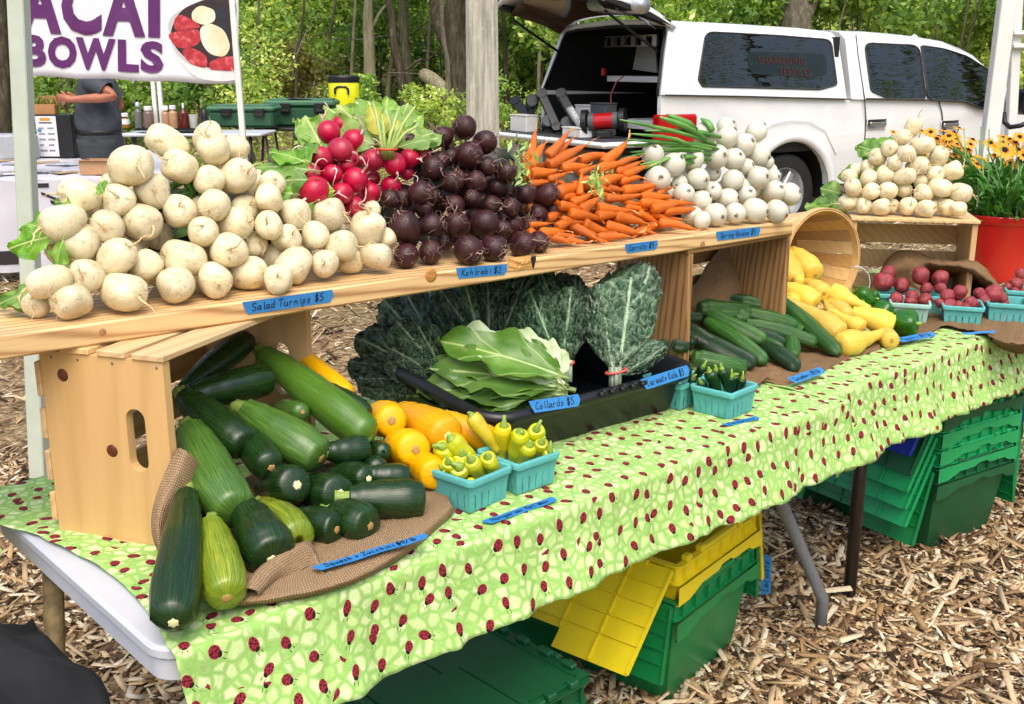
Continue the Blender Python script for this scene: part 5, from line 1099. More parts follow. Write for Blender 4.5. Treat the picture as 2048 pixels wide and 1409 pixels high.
def patch(name, ctrl, nu, nv, mat, amp=.003, fr=20, parent=None, thick=.003, seed=1):
    A = catmull([[tuple(p) for p in r] for r in ctrl], nu); A = np.swapaxes(catmull(np.swapaxes(A, 0, 1), nv), 0, 1)
    o = Vector((seed*3.1, seed*1.7, 0)); rows = []
    for i in range(nu):
        rows.append([tuple(Vector(A[i,j]) + Vector((0, -.4, .9))*(.0015+amp*abs(mnoise.noise(Vector(A[i,j])*fr+o)+.5*mnoise.noise(Vector(A[i,j])*fr*2.5+o)))) for j in range(nv)])
    b = MB(); b.grid(rows); me = b.mesh(name, [mat]); ul = me.uv_layers.new(name='UVMap')
    du = np.linalg.norm(np.diff(A, axis=0), axis=2).mean(1); dv = np.linalg.norm(np.diff(A, axis=1), axis=2).mean(0); U = np.concatenate([[0], np.cumsum(du)]); V = np.concatenate([[0], np.cumsum(dv)])
    fl = [(U[i], V[j]) for i in range(nu) for j in range(nv)]; ul.data.foreach_set('uv', np.array([fl[l.vertex_index] for l in me.loops]).reshape(-1))
    ob = link(name, me, parent); 
    if thick: md = ob.modifiers.new('thick', 'SOLIDIFY'); md.thickness = -thick
    return ob
g = lambda u, v, z=.764: atz(u, v, z)
lb = patch('burlap_sack', [
    [g(335,1130,.775), g(395,1195,.762), g(420,1211,.75), g(470,1216,.749), g(560,1206,.749), g(700,1172,.749), g(810,1112,.749), g(890,1045,.749), g(912,1020,.75)],
    [g(330,1110,.79), g(390,1180,.775), g(425,1198,.766), g(470,1203,.768), g(560,1194,.768), g(690,1160,.768), g(795,1102,.768), g(870,1040,.768), g(903,1012,.765)],
    [Vector((.20,.24,.80)), g(395,1140,.77), g(450,1165,.77), g(500,1165,.772), g(570,1150,.772), g(670,1110,.77), g(770,1060,.77), g(850,1010,.77), g(890,985,.764)],
    [Vector((.22,.28,.80)), Vector((.27,.27,.765)), Vector((.33,.28,.765)), Vector((.38,.29,.765)), Vector((.44,.29,.765)), Vector((.52,.29,.765)), Vector((.58,.29,.765)), Vector((.64,.29,.765)), Vector((.70,.27,.76))],
    [Vector((.20,.36,.80)), Vector((.26,.40,.765)), Vector((.33,.44,.765)), Vector((.40,.47,.765)), Vector((.46,.49,.765)), Vector((.52,.48,.765)), Vector((.60,.45,.765)), Vector((.66,.42,.765)), Vector((.72,.38,.755))]], 60, 90, BURL, .004, 26)
tag(lb, 'tan burlap sack spread under the heap of zucchini', 'burlap', 'burlap sacks')
q = lambda u, v, y=.275: aty(u, v, y)
patch('sack_fold', [[q(352,900,.30), q(322,965,.27), q(303,1030,.25), q(306,1085,.225), q(330,1130,.20)], [q(372,905,.26), q(350,970,.245), q(325,1030,.225), q(322,1085,.205), q(345,1140,.18)], [q(400,930,.27), q(390,985,.265), q(372,1050,.26), q(362,1110,.235), q(385,1190,.20)], [q(430,950,.32), q(425,1000,.32), q(415,1070,.30), q(405,1130,.27), q(420,1195,.24)]], 30, 44, BURL, .005, 24, lb, .004, 3)
patch('sack_knot', [[g(480,1190,.768), g(510,1155,.775), g(560,1120,.78), g(610,1090,.783), g(625,1100,.77)], [g(492,1180,.788), g(522,1143,.792), g(570,1110,.797), g(606,1093,.797), g(630,1112,.775)], [g(512,1185,.783), g(545,1150,.785), g(585,1122,.787), g(620,1108,.785), g(637,1135,.768)], [g(515,1195,.768), g(552,1165,.768), g(600,1145,.768), g(630,1135,.768), g(650,1160,.768)]], 26, 40, BURL, .004, 40, lb, .004, 5)
yk = lambda u, v, y: aty(u, v, y)
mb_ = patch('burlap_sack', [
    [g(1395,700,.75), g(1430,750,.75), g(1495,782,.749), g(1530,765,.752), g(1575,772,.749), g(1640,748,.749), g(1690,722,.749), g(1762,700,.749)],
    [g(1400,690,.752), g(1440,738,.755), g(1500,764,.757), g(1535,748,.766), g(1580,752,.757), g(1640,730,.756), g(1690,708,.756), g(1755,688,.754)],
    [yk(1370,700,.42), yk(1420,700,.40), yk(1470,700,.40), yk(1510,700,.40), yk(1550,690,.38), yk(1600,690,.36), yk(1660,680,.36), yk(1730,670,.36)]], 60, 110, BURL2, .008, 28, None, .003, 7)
tag(mb_, 'brown burlap under the cucumbers, its front edge rumpled over the cloth', 'burlap', 'burlap sacks')
yy_ = .585
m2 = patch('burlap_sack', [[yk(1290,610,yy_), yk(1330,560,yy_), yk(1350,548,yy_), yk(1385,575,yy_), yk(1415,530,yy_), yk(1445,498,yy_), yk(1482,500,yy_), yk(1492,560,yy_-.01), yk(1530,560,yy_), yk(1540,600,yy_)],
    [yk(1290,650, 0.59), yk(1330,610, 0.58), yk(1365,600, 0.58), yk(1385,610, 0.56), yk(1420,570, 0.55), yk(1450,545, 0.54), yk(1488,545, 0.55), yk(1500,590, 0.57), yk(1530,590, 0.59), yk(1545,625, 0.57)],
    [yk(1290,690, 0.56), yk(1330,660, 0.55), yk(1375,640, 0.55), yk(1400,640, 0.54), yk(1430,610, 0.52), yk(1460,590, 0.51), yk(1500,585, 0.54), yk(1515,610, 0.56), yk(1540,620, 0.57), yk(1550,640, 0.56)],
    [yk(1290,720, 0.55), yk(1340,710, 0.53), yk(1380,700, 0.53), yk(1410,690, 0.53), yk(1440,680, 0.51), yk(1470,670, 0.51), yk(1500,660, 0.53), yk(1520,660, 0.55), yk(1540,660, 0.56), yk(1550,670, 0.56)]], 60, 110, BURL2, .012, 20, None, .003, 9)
tag(m2, 'dark burlap heaped up inside the middle crate behind the cucumbers', 'burlap', 'burlap sacks')
cyl = lambda u, v, yl: atplane(u, v, rA + _bk*yl, _bk)
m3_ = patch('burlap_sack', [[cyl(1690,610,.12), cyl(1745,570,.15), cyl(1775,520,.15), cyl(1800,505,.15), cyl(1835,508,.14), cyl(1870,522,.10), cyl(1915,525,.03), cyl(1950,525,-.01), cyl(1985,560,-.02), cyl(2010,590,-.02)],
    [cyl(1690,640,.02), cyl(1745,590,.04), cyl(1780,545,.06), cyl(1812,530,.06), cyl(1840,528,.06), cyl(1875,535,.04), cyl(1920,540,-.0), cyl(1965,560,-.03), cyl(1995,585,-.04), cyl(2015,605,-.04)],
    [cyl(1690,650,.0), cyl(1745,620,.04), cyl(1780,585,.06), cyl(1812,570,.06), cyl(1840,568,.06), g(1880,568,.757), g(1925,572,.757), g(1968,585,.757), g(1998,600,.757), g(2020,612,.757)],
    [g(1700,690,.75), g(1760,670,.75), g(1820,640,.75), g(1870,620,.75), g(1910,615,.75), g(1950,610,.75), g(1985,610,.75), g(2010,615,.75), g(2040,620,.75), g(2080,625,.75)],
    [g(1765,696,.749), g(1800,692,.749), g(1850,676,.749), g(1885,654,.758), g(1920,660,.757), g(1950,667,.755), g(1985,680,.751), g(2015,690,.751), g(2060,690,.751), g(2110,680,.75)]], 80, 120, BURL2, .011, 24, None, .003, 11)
tag(m3_, 'brown burlap draped from the right crate down under the potato boxes', 'burlap', 'burlap sacks')
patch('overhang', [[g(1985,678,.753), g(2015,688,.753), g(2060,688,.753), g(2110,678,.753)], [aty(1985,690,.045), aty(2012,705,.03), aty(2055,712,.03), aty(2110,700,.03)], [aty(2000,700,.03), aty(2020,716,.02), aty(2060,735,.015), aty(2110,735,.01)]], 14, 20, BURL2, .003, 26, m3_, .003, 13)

# ---- blue tape with marker lettering
TAPE = plain('blue_painters_tape', '#2a78b6', .6, nz=.08, nscale=40, bump=.2, bscale=500); INK = plain('marker_ink', '#10142a', .6)
GL_ = {'S':[[(.8,.85),(.5,1),(.15,.85),(.2,.6),(.7,.4),(.8,.15),(.45,0),(.1,.12)]],'a':[[(.7,.5),(.35,.55),(.1,.3),(.3,.02),(.6,.2),(.7,.5),(.7,.1),(.85,0)]],'l':[[(.4,1),(.4,.1),(.6,0)]],'d':[[(.65,.5),(.3,.52),(.1,.25),(.3,0),(.65,.2)],[(.7,1),(.68,0)]],'T':[[(0,.95),(.9,1)],[(.45,.97),(.4,0)]],'u':[[(.1,.5),(.15,.1),(.45,0),(.65,.2),(.7,.5),(.72,0)]],'r':[[(.2,.5),(.22,0)],[(.22,.35),(.45,.52),(.65,.48)]],'n':[[(.15,.5),(.18,0)],[(.18,.35),(.45,.55),(.65,.4),(.68,0)]],'i':[[(.4,.5),(.42,0)],[(.4,.72),(.42,.68)]],'p':[[(.2,.5),(.2,-.4)],[(.2,.45),(.5,.55),(.7,.3),(.5,.05),(.2,.1)]],'s':[[(.65,.48),(.35,.55),(.2,.4),(.6,.2),(.5,0),(.15,.05)]],'$':[[(.8,.8),(.5,.9),(.2,.75),(.3,.55),(.7,.4),(.75,.15),(.45,.05),(.1,.2)],[(.4,1.1),(.4,-.1)],[(.55,1.1),(.55,-.1)]],'5':[[(.8,1),(.3,1),(.25,.6),(.6,.62),(.8,.3),(.55,0),(.15,.08)]],'2':[[(.15,.8),(.45,1),(.75,.8),(.6,.45),(.15,0),(.85,.02)]],'4':[[(.3,1),(.15,.45),(.8,.48)],[(.65,1),(.6,0)]],'K':[[(.15,1),(.15,0)],[(.8,1),(.2,.45),(.8,0)]],'o':[[(.4,.52),(.12,.3),(.3,0),(.6,.1),(.68,.38),(.4,.52)]],'h':[[(.2,1),(.2,0)],[(.2,.35),(.45,.55),(.65,.4),(.68,0)]],'b':[[(.2,1),(.2,.05),(.55,0),(.7,.3),(.45,.52),(.2,.4)]],'C':[[(.85,.85),(.5,1),(.15,.6),(.2,.15),(.55,0),(.85,.15)]],'t':[[(.4,.9),(.4,.1),(.6,0)],[(.15,.6),(.65,.62)]],'O':[[(.5,1),(.12,.6),(.3,.02),(.75,.15),(.85,.7),(.5,1)]],'g':[[(.65,.5),(.3,.52),(.1,.25),(.35,.02),(.65,.2),(.68,.5),(.65,-.3),(.3,-.42)]],'L':[[(.25,1),(.2,0),(.75,.03)]],'c':[[(.65,.45),(.35,.54),(.12,.25),(.35,0),(.65,.1)]],'e':[[(.15,.28),(.65,.32),(.4,.54),(.12,.25),(.35,0),(.68,.1)]],'H':[[(.15,1),(.15,0)],[(.8,1),(.8,0)],[(.15,.5),(.8,.52)]],'w':[[(.05,.5),(.2,0),(.4,.4),(.58,0),(.78,.5)]],'W':[[(.0,1),(.2,0),(.45,.7),(.7,0),(.95,1)]],'x':[[(.1,.5),(.7,0)],[(.65,.52),(.1,0)]],'q':[[(.65,.5),(.3,.52),(.1,.25),(.35,.02),(.65,.2)],[(.68,.5),(.66,-.42)]],'m':[[(.1,.5),(.12,0)],[(.12,.38),(.3,.55),(.42,.35),(.43,0)],[(.43,.38),(.62,.55),(.75,.35),(.78,0)]],'+':[[(.4,.7),(.4,.1)],[(.1,.4),(.7,.42)]],'Z':[[(.1,1),(.85,1),(.1,0),(.85,.02)]],'/':[[(.7,1),(.1,-.05)]],'J':[[(.2,1),(.8,1)],[(.55,1),(.5,.1),(.25,0),(.1,.2)]],'P':[[(.2,1),(.18,0)],[(.2,1),(.7,.9),(.65,.55),(.2,.5)]]}
def lettering(text, w, h, M, parent, sw=.0011, slant=.12, mat=None, name='lettering'):
    adv = sum(.55 if c == ' ' else (.6 if c in 'liI' else .95) for c in text); sc = h; kx = w/(adv*sc); b = MB(); x = 0
    for c in text:
        if c != ' ':
            for st in GL_[c]:
                for i in range(len(st)-1):
                    (ax, ay), (cx, cy) = st[i], st[i+1]; A = Vector(((x+ax+slant*ay)*sc*kx, ay*sc, .0009)); B = Vector(((x+cx+slant*cy)*sc*kx, cy*sc, .0009)); d = (B-A).normalized(); n = Vector((-d.y, d.x, 0))*sw/2; e = d*sw*.4
                    b.add([A-n-e, B-n+e, B+n+e, A+n-e], [(0,1,2,3)])
        x += .55 if c == ' ' else (.6 if c in 'liI' else .95)
    o = obj(name, b, mat or INK, parent, smooth=False); o.matrix_world = M; return o
def tape(p0, p1, hh, n, text=None, parent=None, label=None, ts=.62, wob=0, sw=.0012, flip=False):
    p0, p1, n = Vector(p0), Vector(p1), Vector(n).normalized(); M = frame(p0 + n*.0012, p1-p0, n); L = (p1-p0).length; b = MB(); g_ = random.Random(int(L*1e5))
    N = 14; top, bot = [], []
    for i in range(N+1):
        x = L*i/N; w_ = wob*math.sin(i*.9+1)*.001
        top.append((x + (hh*.18*(-1) if i == 0 else hh*.12 if i == N else 0), hh/2, w_)); bot.append((x + (hh*.22 if i == 0 else -hh*.1 if i == N else 0), -hh/2, w_))
    tl, bl_ = top, bot; mid = [(x[0]+( .16*hh if i == 0 else (.14*hh if i == N else 0)), 0, x[2]) for i, x in enumerate(top)]
    P = [bl_, mid, tl]; b.grid([[P[k][i] for k in range(3)] for i in range(N+1)])
    b.f = [f[::-1] for f in b.f]
    o = obj('price_tape', b, TAPE, parent, smooth=False)
    o.matrix_world = M
    md = o.modifiers.new('thick', 'SOLIDIFY'); md.thickness = .0004; md.offset = -1
    if parent is None: tag(o, label, 'label', 'strips of blue price tape')
    elif label: tag(o, label)
    if text: lettering(text, L*.84, hh*ts*.95, M @ Matrix.Translation((L*.07, -hh*.26, .0006)), o, sw*1.25)
    return o
for (a, c, h_, tx) in (((489,617),(661,592),.0245,'Salad Turnips $5'),((914,547),(1010,539),.0235,'Kohlrabi $2'),((1251,498),(1312,490),.0225,'Carrots $5'),((1433,473),(1517,463),.0245,'Spring Onions $5')):
    P0, P1 = plank_pt(*a), plank_pt(*c); m_ = (P0.z+P1.z)/2; tape(P0, P1, h_, -uy, tx, plank, f'blue tape reading {tx} on the plank edge')
nf = (F2-F1).cross(Vector((0,.25,1))).normalized(); nf = (-Vector((0,1,0)) + Vector((0,0,.35))).normalized()
rimp = lambda s, dz=-.012, dy=-.0175: F1 + ex_*s + Vector((0, dy, dz))
def rim_tape(u0, v0, u1, v1, tx):
    n = (Vector((-ex_.y, ex_.x, 0))*-1 + Vector((0,0,.45))).normalized(); P = F1 + Vector((0,-.0165,-.009)); tape(atplane(u0, v0, P, n), atplane(u1, v1, P, n), .026, n, tx, tub, f'blue tape reading {tx} on the tub rim', wob=.5)
rim_tape(1286, 770, 1374, 742, 'Lacinato Kale $5'); rim_tape(1062, 815, 1155, 801, 'Collards $5')
tape(g(632,1140,.780), g(850,1074,.780), .020, (0,0,1), 'Squash + Zucchini $4/lb', None, 'blue tape reading Squash + Zucchini on the burlap', wob=.6)
tape(g(972,1047,.7485), g(1107,1000,.7485), .021, (0,0,1), 'Hungarian Hot Wax', None, 'blue tape reading Hungarian Hot Wax on the ladybird cloth', wob=.4)
tape(g(1450,852,.7485), g(1514,837,.7485), .02, (0,0,1), 'Jalapeno', None, 'blue tape reading Jalapeno in front of the jalapeno box', wob=.4)
_t0, _t1 = g(1582,763,.770), g(1643,741,.770); tape(_t0, _t1, .024, (0,-.5,1), 'Cucumbers $4/lb', None, 'blue tape on the burlap edge below the cucumbers', wob=.6)
tape(g(1797,682,.768), g(1866,669,.768), .024, (-.1,-.35,1), 'Peppers $4/lb', None, 'blue tape on burlap in front of the green bell pepper', wob=.4)
tape(g(1925,669,.768), g(1990,664,.768), .012, (0,-.3,1), None, None, 'blank looking blue tape below the front potato box', wob=.4)
# ================================================================ TOTES, POT OF FLOWERS, BAG, POLES
def tote(label, M, mat, L=.66, W=.42, H=.31, lids=('hang','hang'), lidmat=None, lid_len=None, bottom=True, group='lidded totes under the tables'):
    """attached-lid tote: tapered body, banded rim with a stepped grip on the short ends, two ribbed lids hinged on the long sides. local x: short side, y: long side"""
    lidmat = lidmat or mat; loc = M.translation; t = thing('storage_tote', label, 'tote', loc, group)
    def ring(off, z, rr=.02):
        P = []
        for cx, cy, a0 in ((W-rr, rr, -90), (W-rr, L-rr, 0), (rr, L-rr, 90), (rr, rr, 180)):
            for k in range(4): a = R(a0+30*k); P.append((cx+(rr-off if rr > off else .002)*math.cos(a) - (0 if rr > off else (off-rr)*(1 if cx > W/2 else -1)), cy+(rr-off if rr > off else .002)*math.sin(a) - (0 if rr > off else (off-rr)*(1 if cy > L/2 else -1)), z))
        return P
    b = MB(); b.loft([ring(.055, 0), ring(.05, .006), ring(.02, H-.05), ring(.017, H-.004), ring(.022, H-.004), ring(.024, H-.05), ring(.056, .012)]); obj('tote_body', b, mat, t, sharp=50).matrix_world = M
    b = MB()       # rim band with stiffening ribs
    b.loft([ring(.016, H-.055), ring(.004, H-.052), ring(.004, H-.047), ring(.012, H-.045), ring(.012, H-.006), ring(.0, H-.004), ring(.0, H), ring(.02, H)], cap0=False, cap1=False)
    for i in range(7):
        x = W*(.08+.84*i/6); b.box((x-.0015, .002, H-.05), (x+.0015, .014, H-.004)); b.box((x-.0015, L-.014, H-.05), (x+.0015, L-.002, H-.004))
    for i in range(10):
        y = L*(.06+.88*i/9); b.box((.002, y-.0015, H-.05), (.014, y+.0015, H-.004)); b.box((W-.014, y-.0015, H-.05), (W-.002, y+.0015, H-.004))
    obj('rim', b, mat, t, smooth=False).matrix_world = M
    for y0, sg in ((0, -1), (L, 1)):     # stepped grip profile and handle bracket on each short end
        b = MB(); xs = [0, .05, .09, .11, .19, .21, .25, .27, .35, .37, .42]; zs = [.0, .0, .012, .02, .02, .03, .03, .02, .02, .008, 0]; sc = W/.42
        for i in range(10):
            b.add([(xs[i]*sc, y0+sg*.002, H-.05-.05+zs[i]), (xs[i+1]*sc, y0+sg*.002, H-.05-.05+zs[i+1]), (xs[i+1]*sc, y0+sg*.002, H-.052), (xs[i]*sc, y0+sg*.002, H-.052), (xs[i]*sc, y0-sg*.006, H-.05-.05+zs[i]), (xs[i+1]*sc, y0-sg*.006, H-.05-.05+zs[i+1])], [(0,1,2,3), (4,5,1,0)])
        for x in (.05, .115, .30, .365): b.box((x*sc-.012, y0+sg*.0, H), (x*sc+.012, y0-sg*.02, H+.016), ch=.003)
        b.box((.13*sc, y0, H), (.28*sc, y0-sg*.018, H+.012), ch=.003)
        obj('grip', b, mat, t, smooth=False).matrix_world = M
    lw = lid_len or W*.56
    for k, st in enumerate(lids):
        if st is None: continue
        b = MB(); n = 12; ys = [L*(.02+.96*i/n) for i in range(n+1)]
        pr = lambda i: lw*(.88 if (i//2) % 2 else 1.0)        # toothed free edge
        edge = [lw*(1 if i < 4 else (.82 if i < 9 else 1)) for i in range(n+1)]
        if k: edge = [(W-.004-lw*1.0 if (i < 3 or i >= 8) else W-.004-lw*.82) for i in range(n+1)] if st == 'shut' else [lw*(.86 if i < 4 else (1.04 if i < 9 else .86)) for i in range(n+1)]
        for i in range(n):
            a = edge[i]
            b.box((0, ys[i], 0), (a, ys[i+1], .003))
        sd_ = (.003, .008) if st == 'shut' else (-.006, 0)
        if st != 'shut':
            for z0, z1 in ((.003, .007), (-.006, 0)):
                for i in range(0, n+1, 2): b.box((.004, ys[i]-.002, z0), (edge[min(i, n-1)]-.004, ys[i]+.002, z1))
                for f_ in (.22, .45, .68, .9): b.box((lw*.82*f_-.002, ys[0], z0), (lw*.82*f_+.002, ys[-1], z1))
        else:
            for i in range(9): b.box((.002, ys[0]+(ys[-1]-ys[0])*i/9+.004, .003), (.02, ys[0]+(ys[-1]-ys[0])*(i+.55)/9, .014), ch=.003)
            b.box((.03, ys[0]+.01, .003), (.034, ys[-1]-.01, .006)); b.box((.03, ys[0]+.01, .003), (lw*.7, ys[0]+.014, .006)); b.box((.03, ys[-1]-.014, .003), (lw*.7, ys[-1]-.01, .006))
        for i in range(3): b.box((-.006, L*(.12+.32*i), -.004), (.010, L*(.12+.32*i)+.06, .010), ch=.003)
        if st == 'shut': A = Matrix.Translation((W if k else 0, 0, H+.004)) @ Matrix.Rotation(R(180 if k else 0), 4, 'Y')
        else:
            ang = R(st if isinstance(st, (int, float)) else 68)
            A = Matrix.Translation((W+.008 if k else -.008, 0, H-.004)) @ (Matrix.Rotation(ang, 4, 'Y') if k else (Matrix.Rotation(R(180)-ang, 4, 'Y')))
        if st == 'shut' and k: A = Matrix.Translation((W, L, H+.004)) @ Matrix.Rotation(R(180), 4, 'Z')
        obj('lid', b, lidmat, t, smooth=False).matrix_world = M @ A
    return t
def toteM(p, lx, z=0):      # p: near corner on the ground, lx: direction of the short side
    x = Vector((lx[0], lx[1], 0)).normalized(); M = frame((p[0], p[1], z), x, (0,0,1)); return M
GRN = plain('green_tote_plastic', '#0f7d42', .42, nz=.12, nscale=6, bump=.1, bscale=150); GRND = plain('dark_green_tote_plastic', '#0c5530', .5, nz=.18, nscale=5, bump=.12, bscale=150); GRNL = plain('bright_green_tote_plastic', '#149a58', .4, nz=.1, nscale=6); YELP = plain('yellow_tote_plastic', '#e2cc1a', .42, nz=.06, nscale=8, bump=.08); BLUP = plain('blue_tote_plastic', '#0e2fa3', .4, nz=.1, nscale=6)
t0 = tote('dark green tote with its worn lid shut, nearest under the cloth', toteM((.505, .01), (1, .02)), GRND, L=.66, H=.305, lids=('shut','shut'))
p2 = atz(1335, 1405, 0); d2 = Vector((.985, .16, 0)).normalized()
ta = tote('green tote on the chips with a yellow tote nested inside it', toteM(p2 - d2*.05 + Vector((.0,-.05,0)), d2), GRN, W=.44, lids=(80, 84), lid_len=.2)
tb = tote('bright yellow tote nested in the green one, its ribbed lids hanging open', toteM(p2 - d2*.05 + Vector((.0,-.05,.0)), d2, .095), YELP, W=.44, lids=(44, 78), lid_len=.27)
sp = Vector((2.643, .14, 0)); sdx = Vector((.97, -.16, 0)).normalized()
for i, (m_, lab, lm_, sh) in enumerate(((GRND, 'dark green tote at the bottom of the tall nested stack', GRN, 74), (GRNL, 'bright green tote second from the bottom of the nested stack', GRNL, 62), (GRNL, 'bright green tote third from the bottom of the nested stack', GRNL, 60), (GRNL, 'bright green tote fourth from the bottom of the nested stack', GRNL, 60), (GRND, 'dark green tote with hanging dark lids, high in the nested stack', GRND, 62), (GRN, 'green tote with deep blue lids, topmost of the nested stack', BLUP, 58))):
    tote(lab, toteM(sp - sdx*.055 + Vector((0,-.05,0)), sdx, .0 + .058*i), m_, L=.64, lids=(sh, 82), lidmat=lm_, lid_len=.25, group='lidded totes under the tables')
for (M0, lab) in ():
    pass
_vt = tape(Vector((p2.x+d2.x*.40+.055, p2.y+d2.y*.40-.035, .13)), Vector((p2.x+d2.x*.40+.05, p2.y+d2.y*.40-.035, .245)), .028, RGT*-.5-FWD, 'Lacinato', ta, 'blue tape running up the open lid of the green tote', sw=.0015)

# ---- red bucket of black-eyed susans
pc = atz(2018, 563, TZ+.01); pc = Vector((pc.x - .02, pc.y + .10, TZ+.009)); 
_pd = depth(pc+Vector((0,0,.12))); pc = atd(1993, 520, _pd); pc.z = TZ+.009
pot = thing('flower_pot', 'red ribbed bucket of yellow flowers at the far end of the table', 'bucket', pc)
REDP = Mat('red_plastic', '#c01218', .33); REDP.set('Base Color', REDP.ramp(REDP.noise(REDP.co(), 4, 3), [(.3, '#b00d14'), (.7, '#cc1a1e')])); b = MB(); H_ = .26
pr = [(.0001, 0), (.105, 0), (.11, .006)]
for i in range(27): z = .015+ (H_-.05)*i/26; r = .112+.052*z/H_; pr += [(r, z), (r+.0016, z+.0035)]
pr += [(.164, H_-.03), (.169, H_-.02), (.170, H_-.004), (.167, H_), (.162, H_-.002), (.158, H_-.03), (.12, .04), (.0001, .04)]
b.lathe(pr, 40); o = obj('bucket_body', b, REDP.m, pot, sharp=40); o.matrix_world = Matrix.Translation(pc)
b = MB(); b.lathe([(.155, H_-.045), (.0001, H_-.035)], 24); obj('soil', b, plain('potting_soil', '#1d140e', .95, nz=.5, nscale=90, bump=.6), pot).matrix_world = Matrix.Translation(pc)
fl = thing('black_eyed_susans', 'golden yellow daisies with dark cone centres growing in the red bucket', 'flowers', pc+Vector((0,0,H_)))
PET = Mat('yellow_petal', '#e09a0c', .5); _ux = PET.n('Attribute', attribute_name='rad').outputs[2]; PET.set('Base Color', PET.mix(PET.ramp(_ux, [(.12, 1), (.38, 0)]), '#e6a413', '#8a3508')); PET = PET.leaf(.25, (1.1,1,.6)).m
CONE = plain('flower_cone', '#1f0d0a', .8, nz=.5, nscale=300, bump=.8, bscale=600); FLG = leaf_mat('flower_leaf', '#2c5a20', '#3f7a2c', '#5f9a42', '#86b060', .5, 8, .25)
def flower_mesh(s):
    g = random.Random(s); b = MB(); rad = []; n = g.randrange(12, 16)
    for k in range(n):
        a = 2*math.pi*k/n+g.uniform(-.1,.1); L = g.uniform(.85, 1.05); dr = g.uniform(.05, .35); P = []
        for i in range(6):
            t = i/5; w = .17*math.sin(math.pi*(.12+.83*t))**.7*(1 if i < 5 else .6); row = []
            for j in (-1, 0, 1):
                x = .15+L*.85*t; z = .04 - dr*t*t*.9 + (.03 if j == 0 else 0); row.append((x*math.cos(a)-j*w*math.sin(a), x*math.sin(a)+j*w*math.cos(a), z)); rad.append(t)
            P.append(row)
        b.grid(P)
    me = b.mesh('flower', [PET]); at = me.attributes.new('rad', 'FLOAT', 'POINT'); at.data.foreach_set('value', rad); return me
def cone_mesh():
    b = MB(); b.lathe([(.22, -.03), (.25, .05), (.22, .16), (.12, .24), (.0001, .26)], 12, fr=lambda a, z: 1+.06*math.sin(9*a+z*60)); return b.mesh('cone', [CONE])
FM = [flower_mesh(500+s) for s in range(5)]; CMh = cone_mesh(); fr_ = random.Random(31)
FLW = [(1735,335,135,.05,.5),(1535,425,105,.0,.5),(1330,235,95,.1,.3),(1318,190,70,.3,-.3),(1125,185,75,-.2,.4),(1050,175,50,.1,.2),(1175,240,80,.1,.3),(1620,275,90,0,.25),(1240,170,75,0,-.9),(1360,155,70,.5,-.6),(1862,225,80,0,.6),(1850,330,90,.2,.4),(1720,270,70,.2,-.3),(1310,425,90,0,.3),(1365,590,80,0,.5),(1355,315,85,.2,.4),(815,185,40,0,.4),(1810,465,60,.1,.3),(1895,380,80,.1,.5),(1070,380,60,0,.6),(1250,300,80,.0,.4),(1440,330,60,.2,.2),(1660,380,60,0,-.2),(1950,300,90,0,.4),(2010,380,90,.1,.4),(1290,480,60,0,.5),(1960,450,80,0,.4)] + [(fr_.uniform(1180, 2000), fr_.uniform(190, 480), fr_.uniform(55, 85), fr_.uniform(-.4, .4), fr_.uniform(-.3, .6)) for _ in range(18)]
tips = []
for i, (x, y, r, dx, dy) in enumerate(FLW):
    u, v = O6[0]+x/S6, O6[1]+y/S6; dd = fr_.uniform(-.10, .12); p = atd(u, v, depth(pc)+dd); rm = .78*r/S6*depth(p)/FPX; n = (cam_dir(dx, dy)*.6 + Vector((dx*.3, 0, .75))).normalized()
    x_ = n.orthogonal().normalized(); M = Matrix((x_, n.cross(x_), n)).transposed().to_4x4() @ Matrix.Rotation(fr_.uniform(0,6), 4, 'Z') @ Matrix.Diagonal((rm, rm, rm, 1)); M.translation = p
    o = link('flower', FM[i % 5], None, M); o.parent = fl; o.matrix_parent_inverse = fl.matrix_world.inverted(); part('cone', CMh, o); tips.append((p, n))
for p, n in tips:
    b = MB(); q = pc + Vector((fr_.uniform(-.09,.09), fr_.uniform(-.09,.09), H_-.04)); b.tube([q, q.lerp(p, .5)+Vector((0,0,.03)), p-n*.03, p], [.004, .0034, .0028, .0026], 5); obj('stem', b, STALK, fl)
FLM = [leaf_mesh('leaf', [FLG], 520+s, 8, 4, lambda t: max(.03, .5*math.sin(math.pi*min(1, t*.95+.03))**.9), .02, curl=.1, droop=.35) for s in range(4)]
for i in range(420):
    a = fr_.uniform(0, 6.3); rr = .17*math.sqrt(fr_.random()); q = pc + Vector((rr*math.cos(a), rr*math.sin(a), H_+fr_.uniform(-.02, .17)*(1-rr*1.2))); d = Vector((math.cos(a)*fr_.uniform(.2,1), math.sin(a)*fr_.uniform(.2,1), fr_.uniform(.1, 1.2))).normalized(); L = fr_.uniform(.05, .09)
    leaf_at(fl, FLM[i % 4], q, q+d*L, L*.28, face=Vector((fr_.gauss(0,.4), fr_.gauss(0,.4), 1)))
for i in range(26):
    b = MB(); a = fr_.uniform(0, 6.3); rr = .12*math.sqrt(fr_.random()); q = pc + Vector((rr*math.cos(a), rr*math.sin(a), H_-.04)); b.tube([q, q+Vector((math.cos(a)*.02, math.sin(a)*.02, .15)), q+Vector((math.cos(a)*.05, math.sin(a)*.05, fr_.uniform(.2, .36)))], [.0036, .003, .002], 5); obj('stem', b, STALK, fl)
tag(link('water_tray', None), None) if False else None

